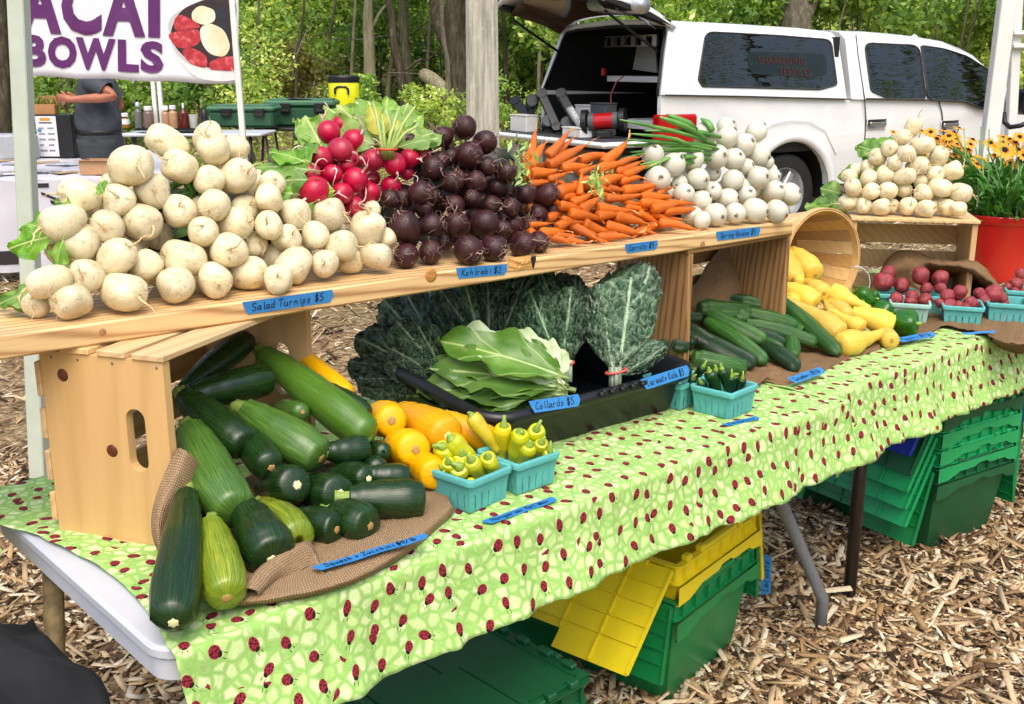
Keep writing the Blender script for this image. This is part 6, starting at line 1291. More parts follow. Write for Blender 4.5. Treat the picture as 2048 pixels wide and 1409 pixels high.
# ---- black fabric bag standing at the table's bare end
BAGM = Mat('black_fabric', '#17181a', .85, spec=.25); BAGM.set('Base Color', BAGM.ramp(BAGM.noise(BAGM.co(), 7, 4), [(.3, '#101113'), (.7, '#24262a')])); BAGM.bump(BAGM.noise(BAGM.co(), 700, 2), .4, .002); BAGM = BAGM.m
bag = thing('fabric_bag', 'black fabric bag with a folded top flap beside the bare table end', 'bag', (-.22, .26, 0)); b = MB(); rings = []
for i in range(26):
    t = i/25; z = .62*t; s = (1-abs(2*t-1)**6*.25)*(1-.12*t); ring = []
    for j in range(40):
        a = 2*math.pi*j/40; ca, sa = math.cos(a), math.sin(a); r = (abs(ca)**4+abs(sa)**4)**-.25
        w = 1+.14*mnoise.noise(Vector((ca*1.5, sa*1.5, z*7)))+.08*mnoise.noise(Vector((ca*4, sa*4, z*18)))+.04*abs(mnoise.noise(Vector((ca*7, sa*7, z*30)))); ring.append((-.22+.155*r*ca*s*w, .26+.14*r*sa*s*w, z+.03*mnoise.noise(Vector((ca, sa, 5)))*t))
    rings.append(ring)
b.loft(rings); obj('bag_body', b, BAGM, bag)
rows = []
for i in range(22):
    t = i/21; a = math.pi*(.0+1.12*t); row = []
    for j in range(24):
        x = -.40 + .35*j/23; k = .045*mnoise.noise(Vector((x*11, t*5, 1)))+.012*abs(mnoise.noise(Vector((x*30, t*9, 4)))); row.append((x + .01*math.sin(t*9), .26-.165*math.cos(a)*(1.02+k*2)*1.0-.01, .585 + (.075*math.sin(a) if a < math.pi else -.25*(a-math.pi)) + k + .025*math.sin(j/23*math.pi)))
    rows.append(row)
b = MB(); b.grid(rows); o = obj('flap', b, BAGM, bag); o.modifiers.new('thick', 'SOLIDIFY').thickness = .006
b = MB(); b.box((-.055, .20, .50), (-.03, .25, .56), ch=.008); obj('buckle', b, plain('black_buckle', '#0c0d0e', .4), bag)
b = MB(); b.tube([(-.32, .11, .60), (-.30, .09, .45), (-.29, .1, .3), (-.28, .11, .12)], .012, 8, flat=.3); obj('strap', b, BAGM, bag)

# ---- canopy legs and the weathered post
LEGM = plain('canopy_leg_paint', '#b9c2b2', .5, nz=.06, nscale=14, bump=.25, bscale=260); LEGM2 = plain('canopy_leg_white', '#d8d8d2', .45, nz=.05, nscale=10)
def pole(label, pb, ptop, w, d, mat, foot=None, group='canopy legs', z1=2.6, cham=.004):
    pb, ptop = Vector(pb), Vector(ptop); ax = (ptop-pb).normalized(); t = thing('canopy_leg', label, 'tent pole', pb, group); M = frame(pb, ax, -FWD)
    b = MB(); L = (ptop-pb).length; b.box((0, -w/2, -d/2), (L, w/2, d/2), ch=cham); obj('pole', b, mat, t, smooth=False).matrix_world = M
    if foot: b = MB(); b.box((0, -w/2-.003, -d/2-.003), (.03, w/2+.003, d/2+.003), ch=.004); b.box((-.004, -w*.9, -d*.9), (.0, w*.9, d*.9)); obj('foot', b, foot, t, smooth=False).matrix_world = M
    return t, M, L
bp = atz(80, 966, 0); DP = depth(bp); tp = atd(30, -40, DP+.25)
tp = atplane(34, -60, bp, Vector((_h.x, _h.y, 0)))
pole('pale green painted canopy leg standing behind the big turnip heap', bp, tp + (tp-bp)*.3, .058, .058, LEGM, plain('dark_foot', '#2a3028', .6))
rb_ = atd(1975, 285, 5.2); rb0 = Vector((rb_.x, rb_.y, 0)); q0 = atplane(1962, 420, rb_, Vector((_h.x, _h.y, 0))); q1 = atplane(2018, -30, rb_, Vector((_h.x, _h.y, 0))); dv = (q1-q0).normalized(); q00 = q0 - dv*(q0.z/dv.z)
pole('beige canopy leg rising behind the yellow flowers', q00, q1+dv*.4, .072, .06, LEGM2, plain('dark_foot2', '#3a3a36', .6))
WOODG = Mat('weathered_post', '#8d8878', .9, spec=.2); _w = WOODG.map(WOODG.co(), (1, 1, .07)); _wn = WOODG.noise(_w, 60, 5, .65); wc = WOODG.ramp(_wn, [(.25, '#77736a'), (.5, '#aaa698'), (.75, '#c4c0b0')]); wc = WOODG.mix(WOODG.ramp(WOODG.noise(WOODG.co(), 22, 5, .75), [(.55, 0), (.68, .6)]), wc, '#c3c3a8'); WOODG.set('Base Color', wc); WOODG.bump(_wn, .7, .01); WOODG = WOODG.m
pp5 = atd(968, 200, 5.2); pbz = Vector((pp5.x, pp5.y, 0)); _pt = thing('weathered_post', 'grey weathered square timber post behind the beets', 'post', pbz); b = MB(); 
rings = []
for i in range(30):
    z = 3.4*i/29; w = .085 - .006*z; ring = []
    for k in range(24):
        a = 2*math.pi*(k+.5)/24; ca, sa = math.cos(a), math.sin(a); r = w*min(1/max(abs(ca), abs(sa)), 1.3); r *= 1+.02*mnoise.noise(Vector((ca*3, sa*3, z*1.3))); ring.append((r*ca-.004*z, r*sa, z))
    rings.append(ring)
b.loft(rings); obj('post_body', b, WOODG, _pt, sharp=40).matrix_world = Matrix.Translation(pbz) @ Matrix.Rotation(math.atan2(RGT.y, RGT.x), 4, 'Z')
# ================================================================ WHITE PICKUP WITH A CAP
TW = atz(1580, 474, 0); th_ = (Vector((_h.x, _h.y, 0))*math.cos(R(60)) + RGT*math.sin(R(60))).normalized(); tl_ = Vector((0,0,1)).cross(th_)   # left = into the picture
TM4 = Matrix((th_, tl_, Vector((0,0,1)))).transposed().to_4x4(); TM4.translation = TW; TMI = TM4.inverted()
WPAINT = Mat('white_car_paint', '#dcdedd', .28, spec=.5); WPAINT.set('Coat Weight', .6); WPAINT.set('Coat Roughness', .06); WPAINT.set('Base Color', WPAINT.ramp(WPAINT.noise(WPAINT.co(), 3, 4), [(.3, '#d3d6d6'), (.7, '#dfe1e0')])); WPAINT = WPAINT.m
GLASS = Mat('tinted_window', '#040505', .015, spec=.9); _gn = GLASS.noise(GLASS.map(GLASS.co(), (1, 1, 7)), 2.6, 2); GLASS.bump(_gn, .035, .05); GLASS = GLASS.m
LINER = plain('bed_liner_black', '#0c0d0e', .7, nz=.3, nscale=30, bump=.3, bscale=120); CHROME = plain('chrome', '#c9cdd0', .18, .95); SEAM = plain('panel_gap', '#2b2d2f', .7); TYRE = plain('tyre_rubber', '#121313', .75, nz=.25, nscale=60, bump=.3); ALLOY = plain('alloy_rim', '#b4b7ba', .3, .7); REDL = plain('tail_light_red', '#a50d12', .18, nz=.1, nscale=14); GREYP = plain('grey_plastic', '#4a4d50', .5); WPL = plain('white_plastic', '#d5d5d0', .45, nz=.06)
truck = thing('pickup_truck', 'white pickup truck with white bed cap, rear hatch raised and tailgate down', 'truck', TW)
def tl(u, v, y=0.0):      # photo point on the truck plane at distance y from its side
    p = atplane(u, v, TM4 @ Vector((0, y, 0)), tl_); return TMI @ p
def tx(u, v, x):
    p = atplane(u, v, TM4 @ Vector((x, 0, 0)), th_); return TMI @ p
def tobj(name, b, m, parent=None, **k):
    o = obj(name, b, m, parent or truck, **k); o.matrix_world = TM4; return o
def poly_slab(pts2, to3, th, b=None, inward=Vector((0,1,0))):
    """filled outline with thickness"""
    bm = bmesh.new(); vs = [bm.verts.new(to3(p)) for p in pts2]; ed = [bm.edges.new((vs[i], vs[(i+1) % len(vs)])) for i in range(len(vs))]
    bmesh.ops.triangle_fill(bm, use_beauty=True, edges=ed)
    f0 = bm.faces[:]; r = bmesh.ops.extrude_face_region(bm, geom=f0); bmesh.ops.translate(bm, vec=inward*th, verts=[v for v in r['geom'] if isinstance(v, bmesh.types.BMVert)])
    bmesh.ops.recalc_face_normals(bm, faces=bm.faces[:]); b = b or MB(); base = list(bm.verts); ix = {v: i for i, v in enumerate(base)}
    b.add([v.co[:] for v in base], [[ix[v] for v in f.verts] for f in bm.faces]); bm.free(); return b
def arc(cx, cz, r, a0, a1, n=14): return [(cx+r*math.cos(R(a0+(a1-a0)*i/n)), cz+r*math.sin(R(a0+(a1-a0)*i/n))) for i in range(n+1)]
belt = lambda x: 1.262 - .032*x
side_pts = [(-1.54, .60), (-1.535, belt(-1.53))] + [(x, belt(x)) for x in (-1, -.4, .2, .64, 1.4, 2.2, 3.0)] + [(3.9, 1.08), (4.35, 1.0), (4.45, .8), (4.42, .45), (4.15, .42)] + arc(3.62, .37, .48, 6, 174) + [(3.1, .42), (.5, .46)] + arc(-.03, .39, .485, 8, 172) + [(-.56, .5), (-1.3, .56)]
for y, s in ((0, 1), (1.98, -1)):
    b = poly_slab(side_pts, lambda p: Vector((p[0], y + s*.035*max(0, (p[1]-1.0)/.3)**2 + s*.04*max(0, (.75-p[1])/.4), p[1])), .05, inward=Vector((0, s, 0))); tobj('body_side', b, WPAINT, smooth=False)
for ax_ in (-.03, 3.62):        # wheel wells, arch lips, wheels
    for y, s in ((0, 1), (1.98, -1)):
        b = MB(); P = arc(ax_, .39, .49, -8, 188, 20); b.loft([[(x, y+s*.04, z) for x, z in P], [(x, y+s*.42, z) for x, z in P]], close=False); b.add([(x, y+s*.42, z) for x, z in P], [tuple(range(len(P)))]); tobj('wheel_well', b, LINER)
        b = MB(); n = 22; prof = [(.485, 0), (.50, -.022), (.545, -.026), (.575, -.006), (.58, .004)]; b.loft([[(ax_+r*math.cos(R(6+168*i/n)), y+s*d, .39+r*math.sin(R(6+168*i/n))) for i in range(n+1)] for r, d in prof], close=False); tobj('arch_flare', b, WPAINT)
        Mw = TM4 @ Matrix.Translation((ax_, y+s*.19, .385)) @ Matrix.Rotation(R(90)*s, 4, 'X'); w = thing('wheel', None, None, TM4 @ Vector((ax_, y+s*.19, .385))); w.parent = truck; w.matrix_parent_inverse = truck.matrix_world.inverted()
        b = MB(); b.lathe([(.25, -.11), (.35, -.115), (.378, -.09), (.385, 0), (.378, .09), (.35, .115), (.25, .11)], 44, fr=lambda a, z: 1+.006*math.cos(a*60+z*60), caps=False); obj('tyre', b, TYRE, w).matrix_world = Mw
        b = MB(); b.lathe([(.26, -.1), (.262, .1), (.245, .108), (.238, .09), (.22, .05), (.2, .02), (.0001, .02)], 30, caps=False)
        for k in range(6):
            a = math.pi*2*k/6; M_ = Matrix.Rotation(a, 4, 'Z'); b.box((.05, -.035, .03), (.235, .035, .085), M=M_, ch=.012)
        b.lathe([(.0001, .1), (.05, .1), (.07, .085), (.075, .03)], 16); obj('rim', b, ALLOY, w, sharp=40).matrix_world = Mw
def sect(zb, zr, xb, xr, yin=.165, n_in=0.0):
    h = zr-zb; ly = lambda t: .25*(zb+h*t-1.26); q = [(max(0, ly(0))+n_in, 0), (ly(.2)+n_in, .2), (ly(.62)+n_in, .62), (ly(.86)+n_in*.8, .86), (yin+.05, .965), (yin+.22, 1.0), (.99, 1.03)]
    P = [(y, zb+(h-n_in*.9)*t, xb+(xr-xb)*min(1, t)) for y, t in q]; return [(x, y, z) for y, z, x in P] + [(x, 1.98-y, z) for y, z, x in P[-2::-1]]
st_out = [sect(belt(-1.5), 1.925, -1.53, -1.36), sect(belt(-1.2), 1.92, -1.2, -1.1), sect(belt(-.4), 1.905, -.4, -.4), sect(belt(.3), 1.885, .3, .3), sect(belt(.6), 1.865, .60, .56)]
st_in = [sect(belt(-1.5), 1.925, -1.53, -1.36, n_in=.05), sect(belt(-1.2), 1.92, -1.2, -1.1, n_in=.05), sect(belt(.5), 1.88, .5, .5, n_in=.05)]
b = MB(); b.loft(st_out, close=False); tobj('bed_cap', b, WPAINT, sharp=50)
b = MB(); b.loft(st_in, close=False); b.add(st_in[-1], [tuple(range(len(st_in[-1])))]); tobj('cap_lining', b, LINER)
b = MB(); b.loft([st_out[0], [(x-.012, y+(.0 if y < 1 else 0), z) for x, y, z in st_out[0]], [(x-.012, y, z) for x, y, z in st_in[0]], st_in[0]], close=False); tobj('hatch_frame', b, WPAINT)
b = MB(); b.tube([(x-.016, y+(.012 if y < .99 else -.012), z-.012) for x, y, z in st_in[0]], .013, 6); tobj('hatch_seal', b, LINER)
cab = [sect(belt(.66), 1.868, .66, .66), sect(belt(1.1), 1.868, 1.1, 1.1), sect(belt(1.7), 1.84, 1.7, 1.7), sect(belt(2.1), 1.80, 2.1, 2.1), sect(belt(2.5), 1.72, 2.5, 2.42), sect(belt(3.05), 1.30, 3.05, 3.0, yin=.1)]
b = MB(); b.loft(cab, close=False); b.add(cab[0], [tuple(range(len(cab[0])))]); tobj('cab', b, WPAINT, sharp=50)
b = MB(); b.grid([[(3.0, .0, belt(3.0)), (3.0, .5, 1.27), (3.0, .99, 1.29), (3.0, 1.5, 1.27), (3.0, 1.98, belt(3.0))], [(3.8, .0, 1.085), (3.8, .4, 1.2), (3.8, .99, 1.22), (3.8, 1.6, 1.2), (3.8, 1.98, 1.085)], [(4.4, .05, .95), (4.42, .4, 1.05), (4.44, .99, 1.08), (4.42, 1.6, 1.05), (4.4, 1.93, .95)], [(4.45, .05, .5), (4.5, .4, .5), (4.52, .99, .5), (4.5, 1.6, .5), (4.45, 1.93, .5)]]); tobj('hood', b, WPAINT)
def upper(u, v, off=-.004):    # point on the leaning upper side
    a, c, d = TM4 @ Vector((0, .0+off, 1.26)), TM4 @ Vector((1, .0+off, 1.26)), TM4 @ Vector((0, .115+off, 1.72)); return TMI @ atplane(u, v, a, (c-a).cross(d-a).normalized())
def rounded(pts, k=4, r=.3):
    out = []
    for i in range(len(pts)):
        p, a, c = Vector(pts[i]), Vector(pts[i-1]), Vector(pts[(i+1) % len(pts)])
        l = min((a-p).length, (c-p).length)*r; p0, p1 = p+(a-p).normalized()*l, p+(c-p).normalized()*l
        for j in range(k+1): t = j/k; out.append(tuple(p0*(1-t)**2 + p*2*t*(1-t) + p1*t*t))
    return out
for nm, pts in (('cap_window', [(1412,64),(1548,71),(1662,80),(1674,170),(1640,179),(1405,173),(1397,160)]), ('door_window', [(1729,86),(1838,91),(1853,199),(1782,198),(1742,182)]), ('door_window', [(1842,91),(1888,98),(1934,113),(1992,150),(1990,222),(1962,216),(1930,203),(1857,199)])):
    rp = rounded(pts, 4, .16); b = poly_slab(rp, lambda p: upper(p[0], p[1], -.006), .004)
    gl = tobj(nm, b, GLASS, smooth=False)
    ctr = Vector((sum(p[0] for p in rp)/len(rp), sum(p[1] for p in rp)/len(rp))); loop = [upper(*(ctr + (Vector(p)-ctr)*1.0), -.006) for p in rp]; b = MB(); b.tube(loop+[loop[0]], .008, 5); tobj('window_seal', b, SEAM, gl)
# window decal, letters of the trade
DEC = plain('decal_green', '#0a1712', .06, nz=.3, nscale=9); DECR = plain('decal_red', '#3a1712', .12); 
b = poly_slab(rounded([(1492,103),(1652,108),(1655,150),(1628,157),(1500,148)], 3, .3), lambda p: upper(p[0], p[1], -.008), .001); tobj('window_decal', b, DEC, smooth=False)
def font_mesh(txt, size, mat, bold=.0, depth_=0.0, align='LEFT'):
    c = bpy.data.curves.new('t', 'FONT'); c.body = txt; c.size = size; c.offset = bold; c.extrude = depth_; c.align_x = align; c.resolution_u = 3
    o = bpy.data.objects.new('t', c); COL.objects.link(o); dg = bpy.context.evaluated_depsgraph_get(); me = bpy.data.meshes.new_from_object(o.evaluated_get(dg)); bpy.data.objects.remove(o); bpy.data.curves.remove(c)
    me.materials.clear(); me.materials.append(mat); return me
for txt, u0, v0, u1, v1, s in (('SHARPENING', 1517, 128, 1612, 131, 1), ('SERVICES', 1560, 151, 1623, 153, 1)):
    A, B = upper(u0, v0, -.0105), upper(u1, v1, -.0105); me = font_mesh(txt, .1, DECR, .002); w = max(v.co.x for v in me.vertices); k = (B-A).length/w; M = frame(A, B-A, (0, -1, .22)) @ Matrix.Diagonal((k, k, k, 1)); o = link('lettering', me, truck); o.matrix_world = TM4 @ M
# gaps, handles, belt trim
for pts in ([(1712,70),(1716,110),(1729,196),(1732,240),(1727,330),(1722,400)], [(1877,200),(1884,225),(1887,262),(1884,340)], [(1841,92),(1855,198)]):
    b = MB(); q = [(upper(*p, -.002) if p[1] < 198 else tl(p[0], p[1], -.002)) for p in pts]; b.tube(q, .006, 5); tobj('door_gap', b, SEAM)
b = MB(); b.tube([tl(1331,190.5,-.006), tl(1500,193.5,-.006), tl(1700,199,-.006)], .007, 6); tobj('cap_gap', b, SEAM)
b = MB(); b.tube([upper(1733,198,-.006), upper(1857,200.5,-.006), upper(1930,204,-.006), upper(1964,217,-.006)], .009, 6); tobj('belt_trim', b, SEAM)
b = MB(); b.tube([tl(x, y, -.004) for x, y in ((1525,262),(1545,248),(1580,240),(1620,243),(1650,262),(1672,310))], .005, 6, flat=.5); tobj('fender_crease', b, WPAINT)
for (u, v) in ((1758, 248), (1904, 250)):
    p = tl(u, v, -.03); b = MB(); b.box((p.x-.115, -.035, p.z-.02), (p.x+.105, -.018, p.z+.016), ch=.006); h_ = tobj('door_handle', b, CHROME, sharp=40); b = MB(); b.box((p.x-.13, -.006, p.z-.06), (p.x+.13, .01, p.z+.045), ch=.004); tobj('handle_recess', b, WPL, h_)
p = tl(1352, 242); b = MB(); b.box((-1.565, -.006, .80), (-1.16, .12, 1.145), ch=.02); tobj('tail_light', b, REDL, sharp=40)
b = MB(); b.box((-1.53, .05, .78), (.55, 1.93, .80)); b.box((-1.53, .05, .8), (.55, .09, 1.27)); b.box((-1.53, 1.89, .8), (.55, 1.93, 1.27)); b.box((.5, .09, .8), (.55, 1.89, 1.8)); tobj('bed_interior', b, LINER, smooth=False)
b = MB(); b.box((-2.10, .06, .88), (-1.55, 1.88, .93), ch=.02); tg = tobj('tailgate', b, WPAINT, sharp=40)
b = MB(); b.box((-2.07, .10, .9305), (-1.57, 1.84, .938), ch=.003); tobj('tailgate_liner', b, plain('tailgate_liner_grey', '#3a3c3e', .6), tg, smooth=False)
b = MB(); b.box((-1.72, .0, .45), (-1.56, 1.98, .60), ch=.03); tobj('rear_bumper', b, CHROME, sharp=40); b = MB(); b.box((-1.74, .85, .52), (-1.72, 1.15, .60), ch=.004); tobj('licence_plate', b, WPL)
# raised hatch: glass door hinged along the top of the opening
HA = Vector((-1.37, .0, 1.93)); fo = tx(1047, 8, -2.05); el = .16
hb = [(-1.36, .17, 1.93), (-1.36, 1.81, 1.93)]; sl = Vector((-.72, 0, .20))
b = MB(); rows = []
for i in range(9):
    t = i/8; row = []
    for j in range(13):
        s = j/12; y = .12+1.74*s; row.append((-1.36-.74*t, y, 1.93+.20*t+.05*math.sin(math.pi*s)*1 + .06*math.sin(math.pi*min(1, t*.9)) - .10*abs(2*s-1)**6))
    rows.append(row)
b.grid(rows); hatch = tobj('hatch', b, WPAINT); hatch.modifiers.new('thick', 'SOLIDIFY').thickness = .035
b = MB(); b.grid([[(p[0], .99+(p[1]-.99)*.88, p[2]-.045) for p in r] for r in rows[1:-1]]); tobj('hatch_glass', b, plain('brown_glass', '#4a3b2e', .12), hatch)
for y in (.16, 1.82):
    b = MB(); b.box((-2.1, y-.05, 1.86), (-1.4, y+.05, 1.90), M=Matrix.Translation((-1.36, 0, 1.9)) @ Matrix.Rotation(R(15), 4, 'Y') @ Matrix.Translation((1.36, 0, -1.9))); tobj('hatch_trim', b, LINER, hatch, smooth=False)
for y in (.22, 1.76):
    b = MB(); b.tube([(-1.44, y, 1.66), (-1.80, y, 1.86), (-2.0, y, 1.98)], .012, 6); tobj('gas_strut', b, LINER)
b = MB(); b.tube([tx(1288,10,-1.75), tx(1232,12,-1.75), tx(1185,8,-1.75)], [.07,.075,.06], 12); tobj('cap_lamp_housing', b, ALLOY, hatch)
# ladder bar, white board, shelf, clamp, cable inside
def inside(name, u0, v0, u1, v1, x, d, m, mats_=None, ch=.004):
    A, B = tx(u0, v0, x), tx(u1, v1, x); b = MB(); b.box((x, A.y, B.z), (x+d, B.y, A.z), ch=ch); return tobj(name, b, m, sharp=40)
lx_ = -.9; b = MB(); A, B = tx(1187,74,lx_), tx(1308,93,lx_); b.box((lx_, A.y, A.z-.014), (lx_+.03, B.y, A.z)); b.box((lx_, A.y, B.z), (lx_+.03, B.y, B.z+.014))
for i in range(7): y = A.y+(B.y-A.y)*i/6; b.box((lx_, y-.035, B.z), (lx_+.03, y+.035, A.z))
tobj('slotted_bar', b, ALLOY, smooth=False)
b = poly_slab([(1172,92),(1310,94),(1313,146),(1270,140),(1225,130),(1190,115)], lambda p: tx(p[0], p[1], -.5), .02, inward=Vector((1,0,0))); tobj('white_board', b, WPL, smooth=False)
inside('shelf', 1214, 152, 1330, 166, -1.1, .35, WPL); inside('red_clamp', 1202, 137, 1208, 152, -1.2, .03, REDL); 
b = MB(); b.tube([tx(1250,151,-1.2), tx(1232,165,-1.25), tx(1222,190,-1.3), tx(1222,212,-1.4)], .007, 6); tobj('red_cable', b, plain('red_cable', '#b5544a', .5))
inside('storage_bin', 1236, 238, 1312, 262, -1.35, .4, WPL)
# sharpening machines standing on the lowered tailgate
TGX = -1.82; tz = lambda u: None
def onGate(u, v, x=TGX): return TM4 @ tx(u, v, x)
def machine(name, label, cat, u, group=None):
    p = TM4 @ tx(u, 262, TGX); p.z = TW.z+.938; return thing(name, label, cat, p, group)
BLK = plain('black_machine_paint', '#141517', .4, nz=.2, nscale=40)
for k, (arm, mot, lab) in enumerate((((1032,205,1060,240), (1064,206,13), 'far belt grinder with a short black arm at the tailgate end'), ((1084,190,1114,256), (1096,246,13), 'belt grinder with a long slanted black arm, second on the tailgate'), ((1123,190,1156,252), (1133,250,13), 'belt grinder with a lettered grey arm beside the red motor'))):
    m = machine('belt_grinder', lab, 'grinder', arm[2], 'belt grinders on the tailgate'); s = FPX/depth(m.location)
    b = MB(); A, B = onGate(arm[0], arm[1]), onGate(arm[2], arm[3]); ax = (B-A).normalized(); sd = FWD; Mx = frame(A, ax, -FWD); L = (B-A).length; w = 9/s
    b.loft([[(x_*1.0+(w*math.cos(R(a)) if False else 0), 0, 0) for a in (0,)] for x_ in (0,)]) if False else b.box((0, -w, -.03), (L, w, .03), ch=.008); b.tube([(0, 0, -.035), (0, 0, .035)], w*1.25, 14); b.tube([(L, 0, -.03), (L, 0, .03)], w*1.1, 14); o = obj('arm', b, BLK, m, sharp=40); o.matrix_world = Mx
    b = MB(); q = onGate(mot[0], mot[1]); r = mot[2]/s; b.tube([q-FWD*.1, q-FWD*.09, q+FWD*.16, q+FWD*.17], [r*.85, r, r, r*.85], 18); obj('motor', b, GREYP if k else BLK, m, sharp=40)
    b = MB(); f_ = Vector((q.x, q.y, TW.z+.938)); b.box((-.09, -.07, 0), (.09, .1, .02), M=frame(f_, RGT, (0,0,1))); b.box((-.03, -.03, 0), (.03, .03, q.z-f_.z), M=frame(f_, RGT, (0,0,1))); obj('stand', b, BLK, m, smooth=False)
    if k == 2:
        A, B = onGate(1139, 217, TGX-.08), onGate(1160, 250, TGX-.08); Mx = frame(A, B-A, -FWD); b = MB(); b.box((0, -.033, 0), ((B-A).length+.03, .033, .03), ch=.01); o = obj('grey_arm', b, plain('grey_arm', '#85888a', .4), m, sharp=40); o.matrix_world = Mx
        me = font_mesh('TYKIN', .045, WPL, .001); o2 = link('lettering', me, o); o2.matrix_world = Mx @ Matrix.Translation((.03, -.012, .032))
bgm = machine('bench_grinder', 'bench grinder with a red motor and black wheel guards', 'grinder', 1200); s = FPX/depth(bgm.location); q = onGate(1208, 243); rr_ = 16/s
def cyl3(name, c, ax, L, r, m, par): b = MB(); b.tube([c-ax*L/2, c-ax*L*.46, c+ax*L*.46, c+ax*L/2], [r*.88, r, r, r*.88], 22); return obj(name, b, m, par, sharp=40)
gx = (RGT*.93 + FWD*-.3).normalized()
cyl3('motor', q, gx, .19, rr_, REDL, bgm); cyl3('motor_end', q-gx*.105, gx, .05, rr_*1.12, GREYP, bgm); cyl3('motor_end', q+gx*.105, gx, .05, rr_*1.05, GREYP, bgm); w1 = cyl3('wheel_guard', q-gx*.165, gx, .05, 25/s, BLK, bgm); cyl3('wheel_nut', q-gx*.20, gx, .03, 6/s, CHROME, w1); cyl3('wheel_guard', q+gx*.165, gx, .05, 23/s, BLK, bgm)
b = MB(); b.box((-.07, -.06, 0), (.07, .06, .06), ch=.01, M=frame(Vector((q.x, q.y, TW.z+.938)), RGT, (0,0,1))); b.box((-.02, -.062, .01), (.02, -.06, .03), M=frame(Vector((q.x, q.y, TW.z+.938)), RGT, (0,0,1))); obj('base', b, BLK, bgm, smooth=False)
for (u0, v0, u1, v1, x, m_, lab, nm) in ((1020,231,1052,256,-2.0,WPL,'white box at the far left end of the tailgate','parts_box'),(1124,256,1160,276,-2.02,WPL,'white box in front of the lettered grinder','parts_box'),(1180,208,1210,232,-1.66,GREYP,'dark grey switch box behind the bench grinder','switch_box'),(1150,212,1182,240,-1.62,WPL,'translucent white bag behind the grinders','plastic_bag')):
    A, B = tx(u0, v0, x), tx(u1, v1, x); zb = .938; t = thing(nm, lab, 'box', TM4 @ Vector((x, (A.y+B.y)/2, .938)), 'boxes on the tailgate'); b = MB(); b.box((x, A.y, .938), (x+.13, B.y, max(A.z, .99)), ch=.008); o = obj('box_body', b, m_, t, sharp=40); o.matrix_world = TM4
    b = MB(); b.box((x-.004, A.y+.004, max(A.z, .99)), (x+.134, B.y-.004, max(A.z, .99)+.012), ch=.003); o = obj('lid', b, m_, t, sharp=40); o.matrix_world = TM4
# mirror and strap at the frame's right edge
pm = tl(2043, 205, -.2); b = MB(); b.box((pm.x-.1, -.32, pm.z-.12), (pm.x+.02, -.06, pm.z+.13), ch=.03); tobj('wing_mirror', b, plain('mirror_black', '#0d0e10', .25), sharp=40)
b = MB(); b.lathe([(.0001, .05), (.03, .03), (.04, 0)], 12); pr_ = upper(1882, 72); o = obj('roof_antenna', b, WPAINT, truck); o.matrix_world = TM4 @ Matrix.Translation(Vector((1.85, .35, 1.80)))
# second canopy frame leg with bracket and black hose at the right
wl = atd(2036, 100, 5.9); wl0 = Vector((wl.x, wl.y, 0)); lg, LM_, LL = pole('white canopy leg with a hinge bracket at the picture edge', atplane(2018, 330, wl, Vector((_h.x,_h.y,0))) * 1.0 - Vector((0,0,0)), atplane(2036, -40, wl, Vector((_h.x,_h.y,0))), .05, .05, LEGM2)
for v in (72, 98):
    p = atplane(2037, v, wl, Vector((_h.x,_h.y,0))) - FWD*.04; b = MB(); b.box((-.05, -.02, -.012), (.12, .03, .012), ch=.004, M=frame(p, RGT, UP)); obj('bracket', b, LEGM2, lg, sharp=40)
b = MB(); b.tube([atd(2008,225,5.7), atd(2009,245,5.7), atd(2020,255,5.65), atd(2040,252,5.6), atd(2070,240,5.6)], .013, 8); tag(obj('black_hose', b, BLK), 'black rubber hose looping beside the canopy legs on the right', 'hose')
# ================================================================ STALL BEHIND: banner, tables, person, containers
WN = Vector((_h.x, _h.y, 0))
BD = 8.0; bpl = atd(478, 100, BD); BR = (RGT*1.0 + WN*.06).normalized(); bn = BR.cross(Vector((0,0,1))).normalized()
def bp_(u, v, off=0): return atplane(u, v, bpl - bn*0, bn) - bn*-1*off*0 + (-WN)*off
ban = thing('banner', 'white banner with purple ACAI BOWLS lettering and a fruit bowl print', 'banner', bp_(265, 165))
BANM = plain('banner_vinyl', '#dcdbe0', .5, nz=.03, nscale=6); PUR = plain('purple_print', '#55195c', .5, nz=.1, nscale=9)
def bsurf(u, v): 
    p = bp_(u, v); return p + (-WN)*(.008*math.sin(u*.021)+.005*math.sin(u*.05+v*.03))*max(0, min(1, (335-u)/40))
b = MB(); rows = []
for i in range(50):
    u = 20 + 457*i/49; vb = 151 + (u-20)*.041 + 1.2*math.sin(u*.05); rows.append([tuple(bsurf(u, -70 + (vb+70)*j/15)) for j in range(16)])
b.grid(rows); o = obj('banner_sheet', b, BANM, ban); o.modifiers.new('thick', 'SOLIDIFY').thickness = .002
def on_banner(me, off=.004):
    for v in me.vertices:
        pass
    return me
def bletters(txt, u0, v0, u1, v1, hpx, bold):
    me = font_mesh(txt, 1.0, PUR, bold); xs_ = [v.co.x for v in me.vertices]; ys_ = [v.co.y for v in me.vertices]; w0, w1 = min(xs_), max(xs_); hh = max(ys_)
    for v in me.vertices:
        t = (v.co.x-w0)/(w1-w0); u = u0+(u1-u0)*t; vv = v0+(v1-v0)*t - (v.co.y-min(ys_))/(hh-min(ys_))*hpx; v.co = bsurf(u, vv) + (-WN)*.011
    o = link('lettering', me, ban); return o
for ch, u0, u1 in (('A',38,125),('C',124,203),('A',205,291),('I',297,321)): bletters(ch, u0, 66+(u0-46)*.036, u1, 66+(u1-46)*.036, 118, .045)
for ch, u0, u1 in (('B',50,95),('O',98,154),('W',152,232),('L',236,278),('S',281,328)): bletters(ch, u0, 133+(u0-51)*.054, u1, 133+(u1-51)*.054, 64, .05)
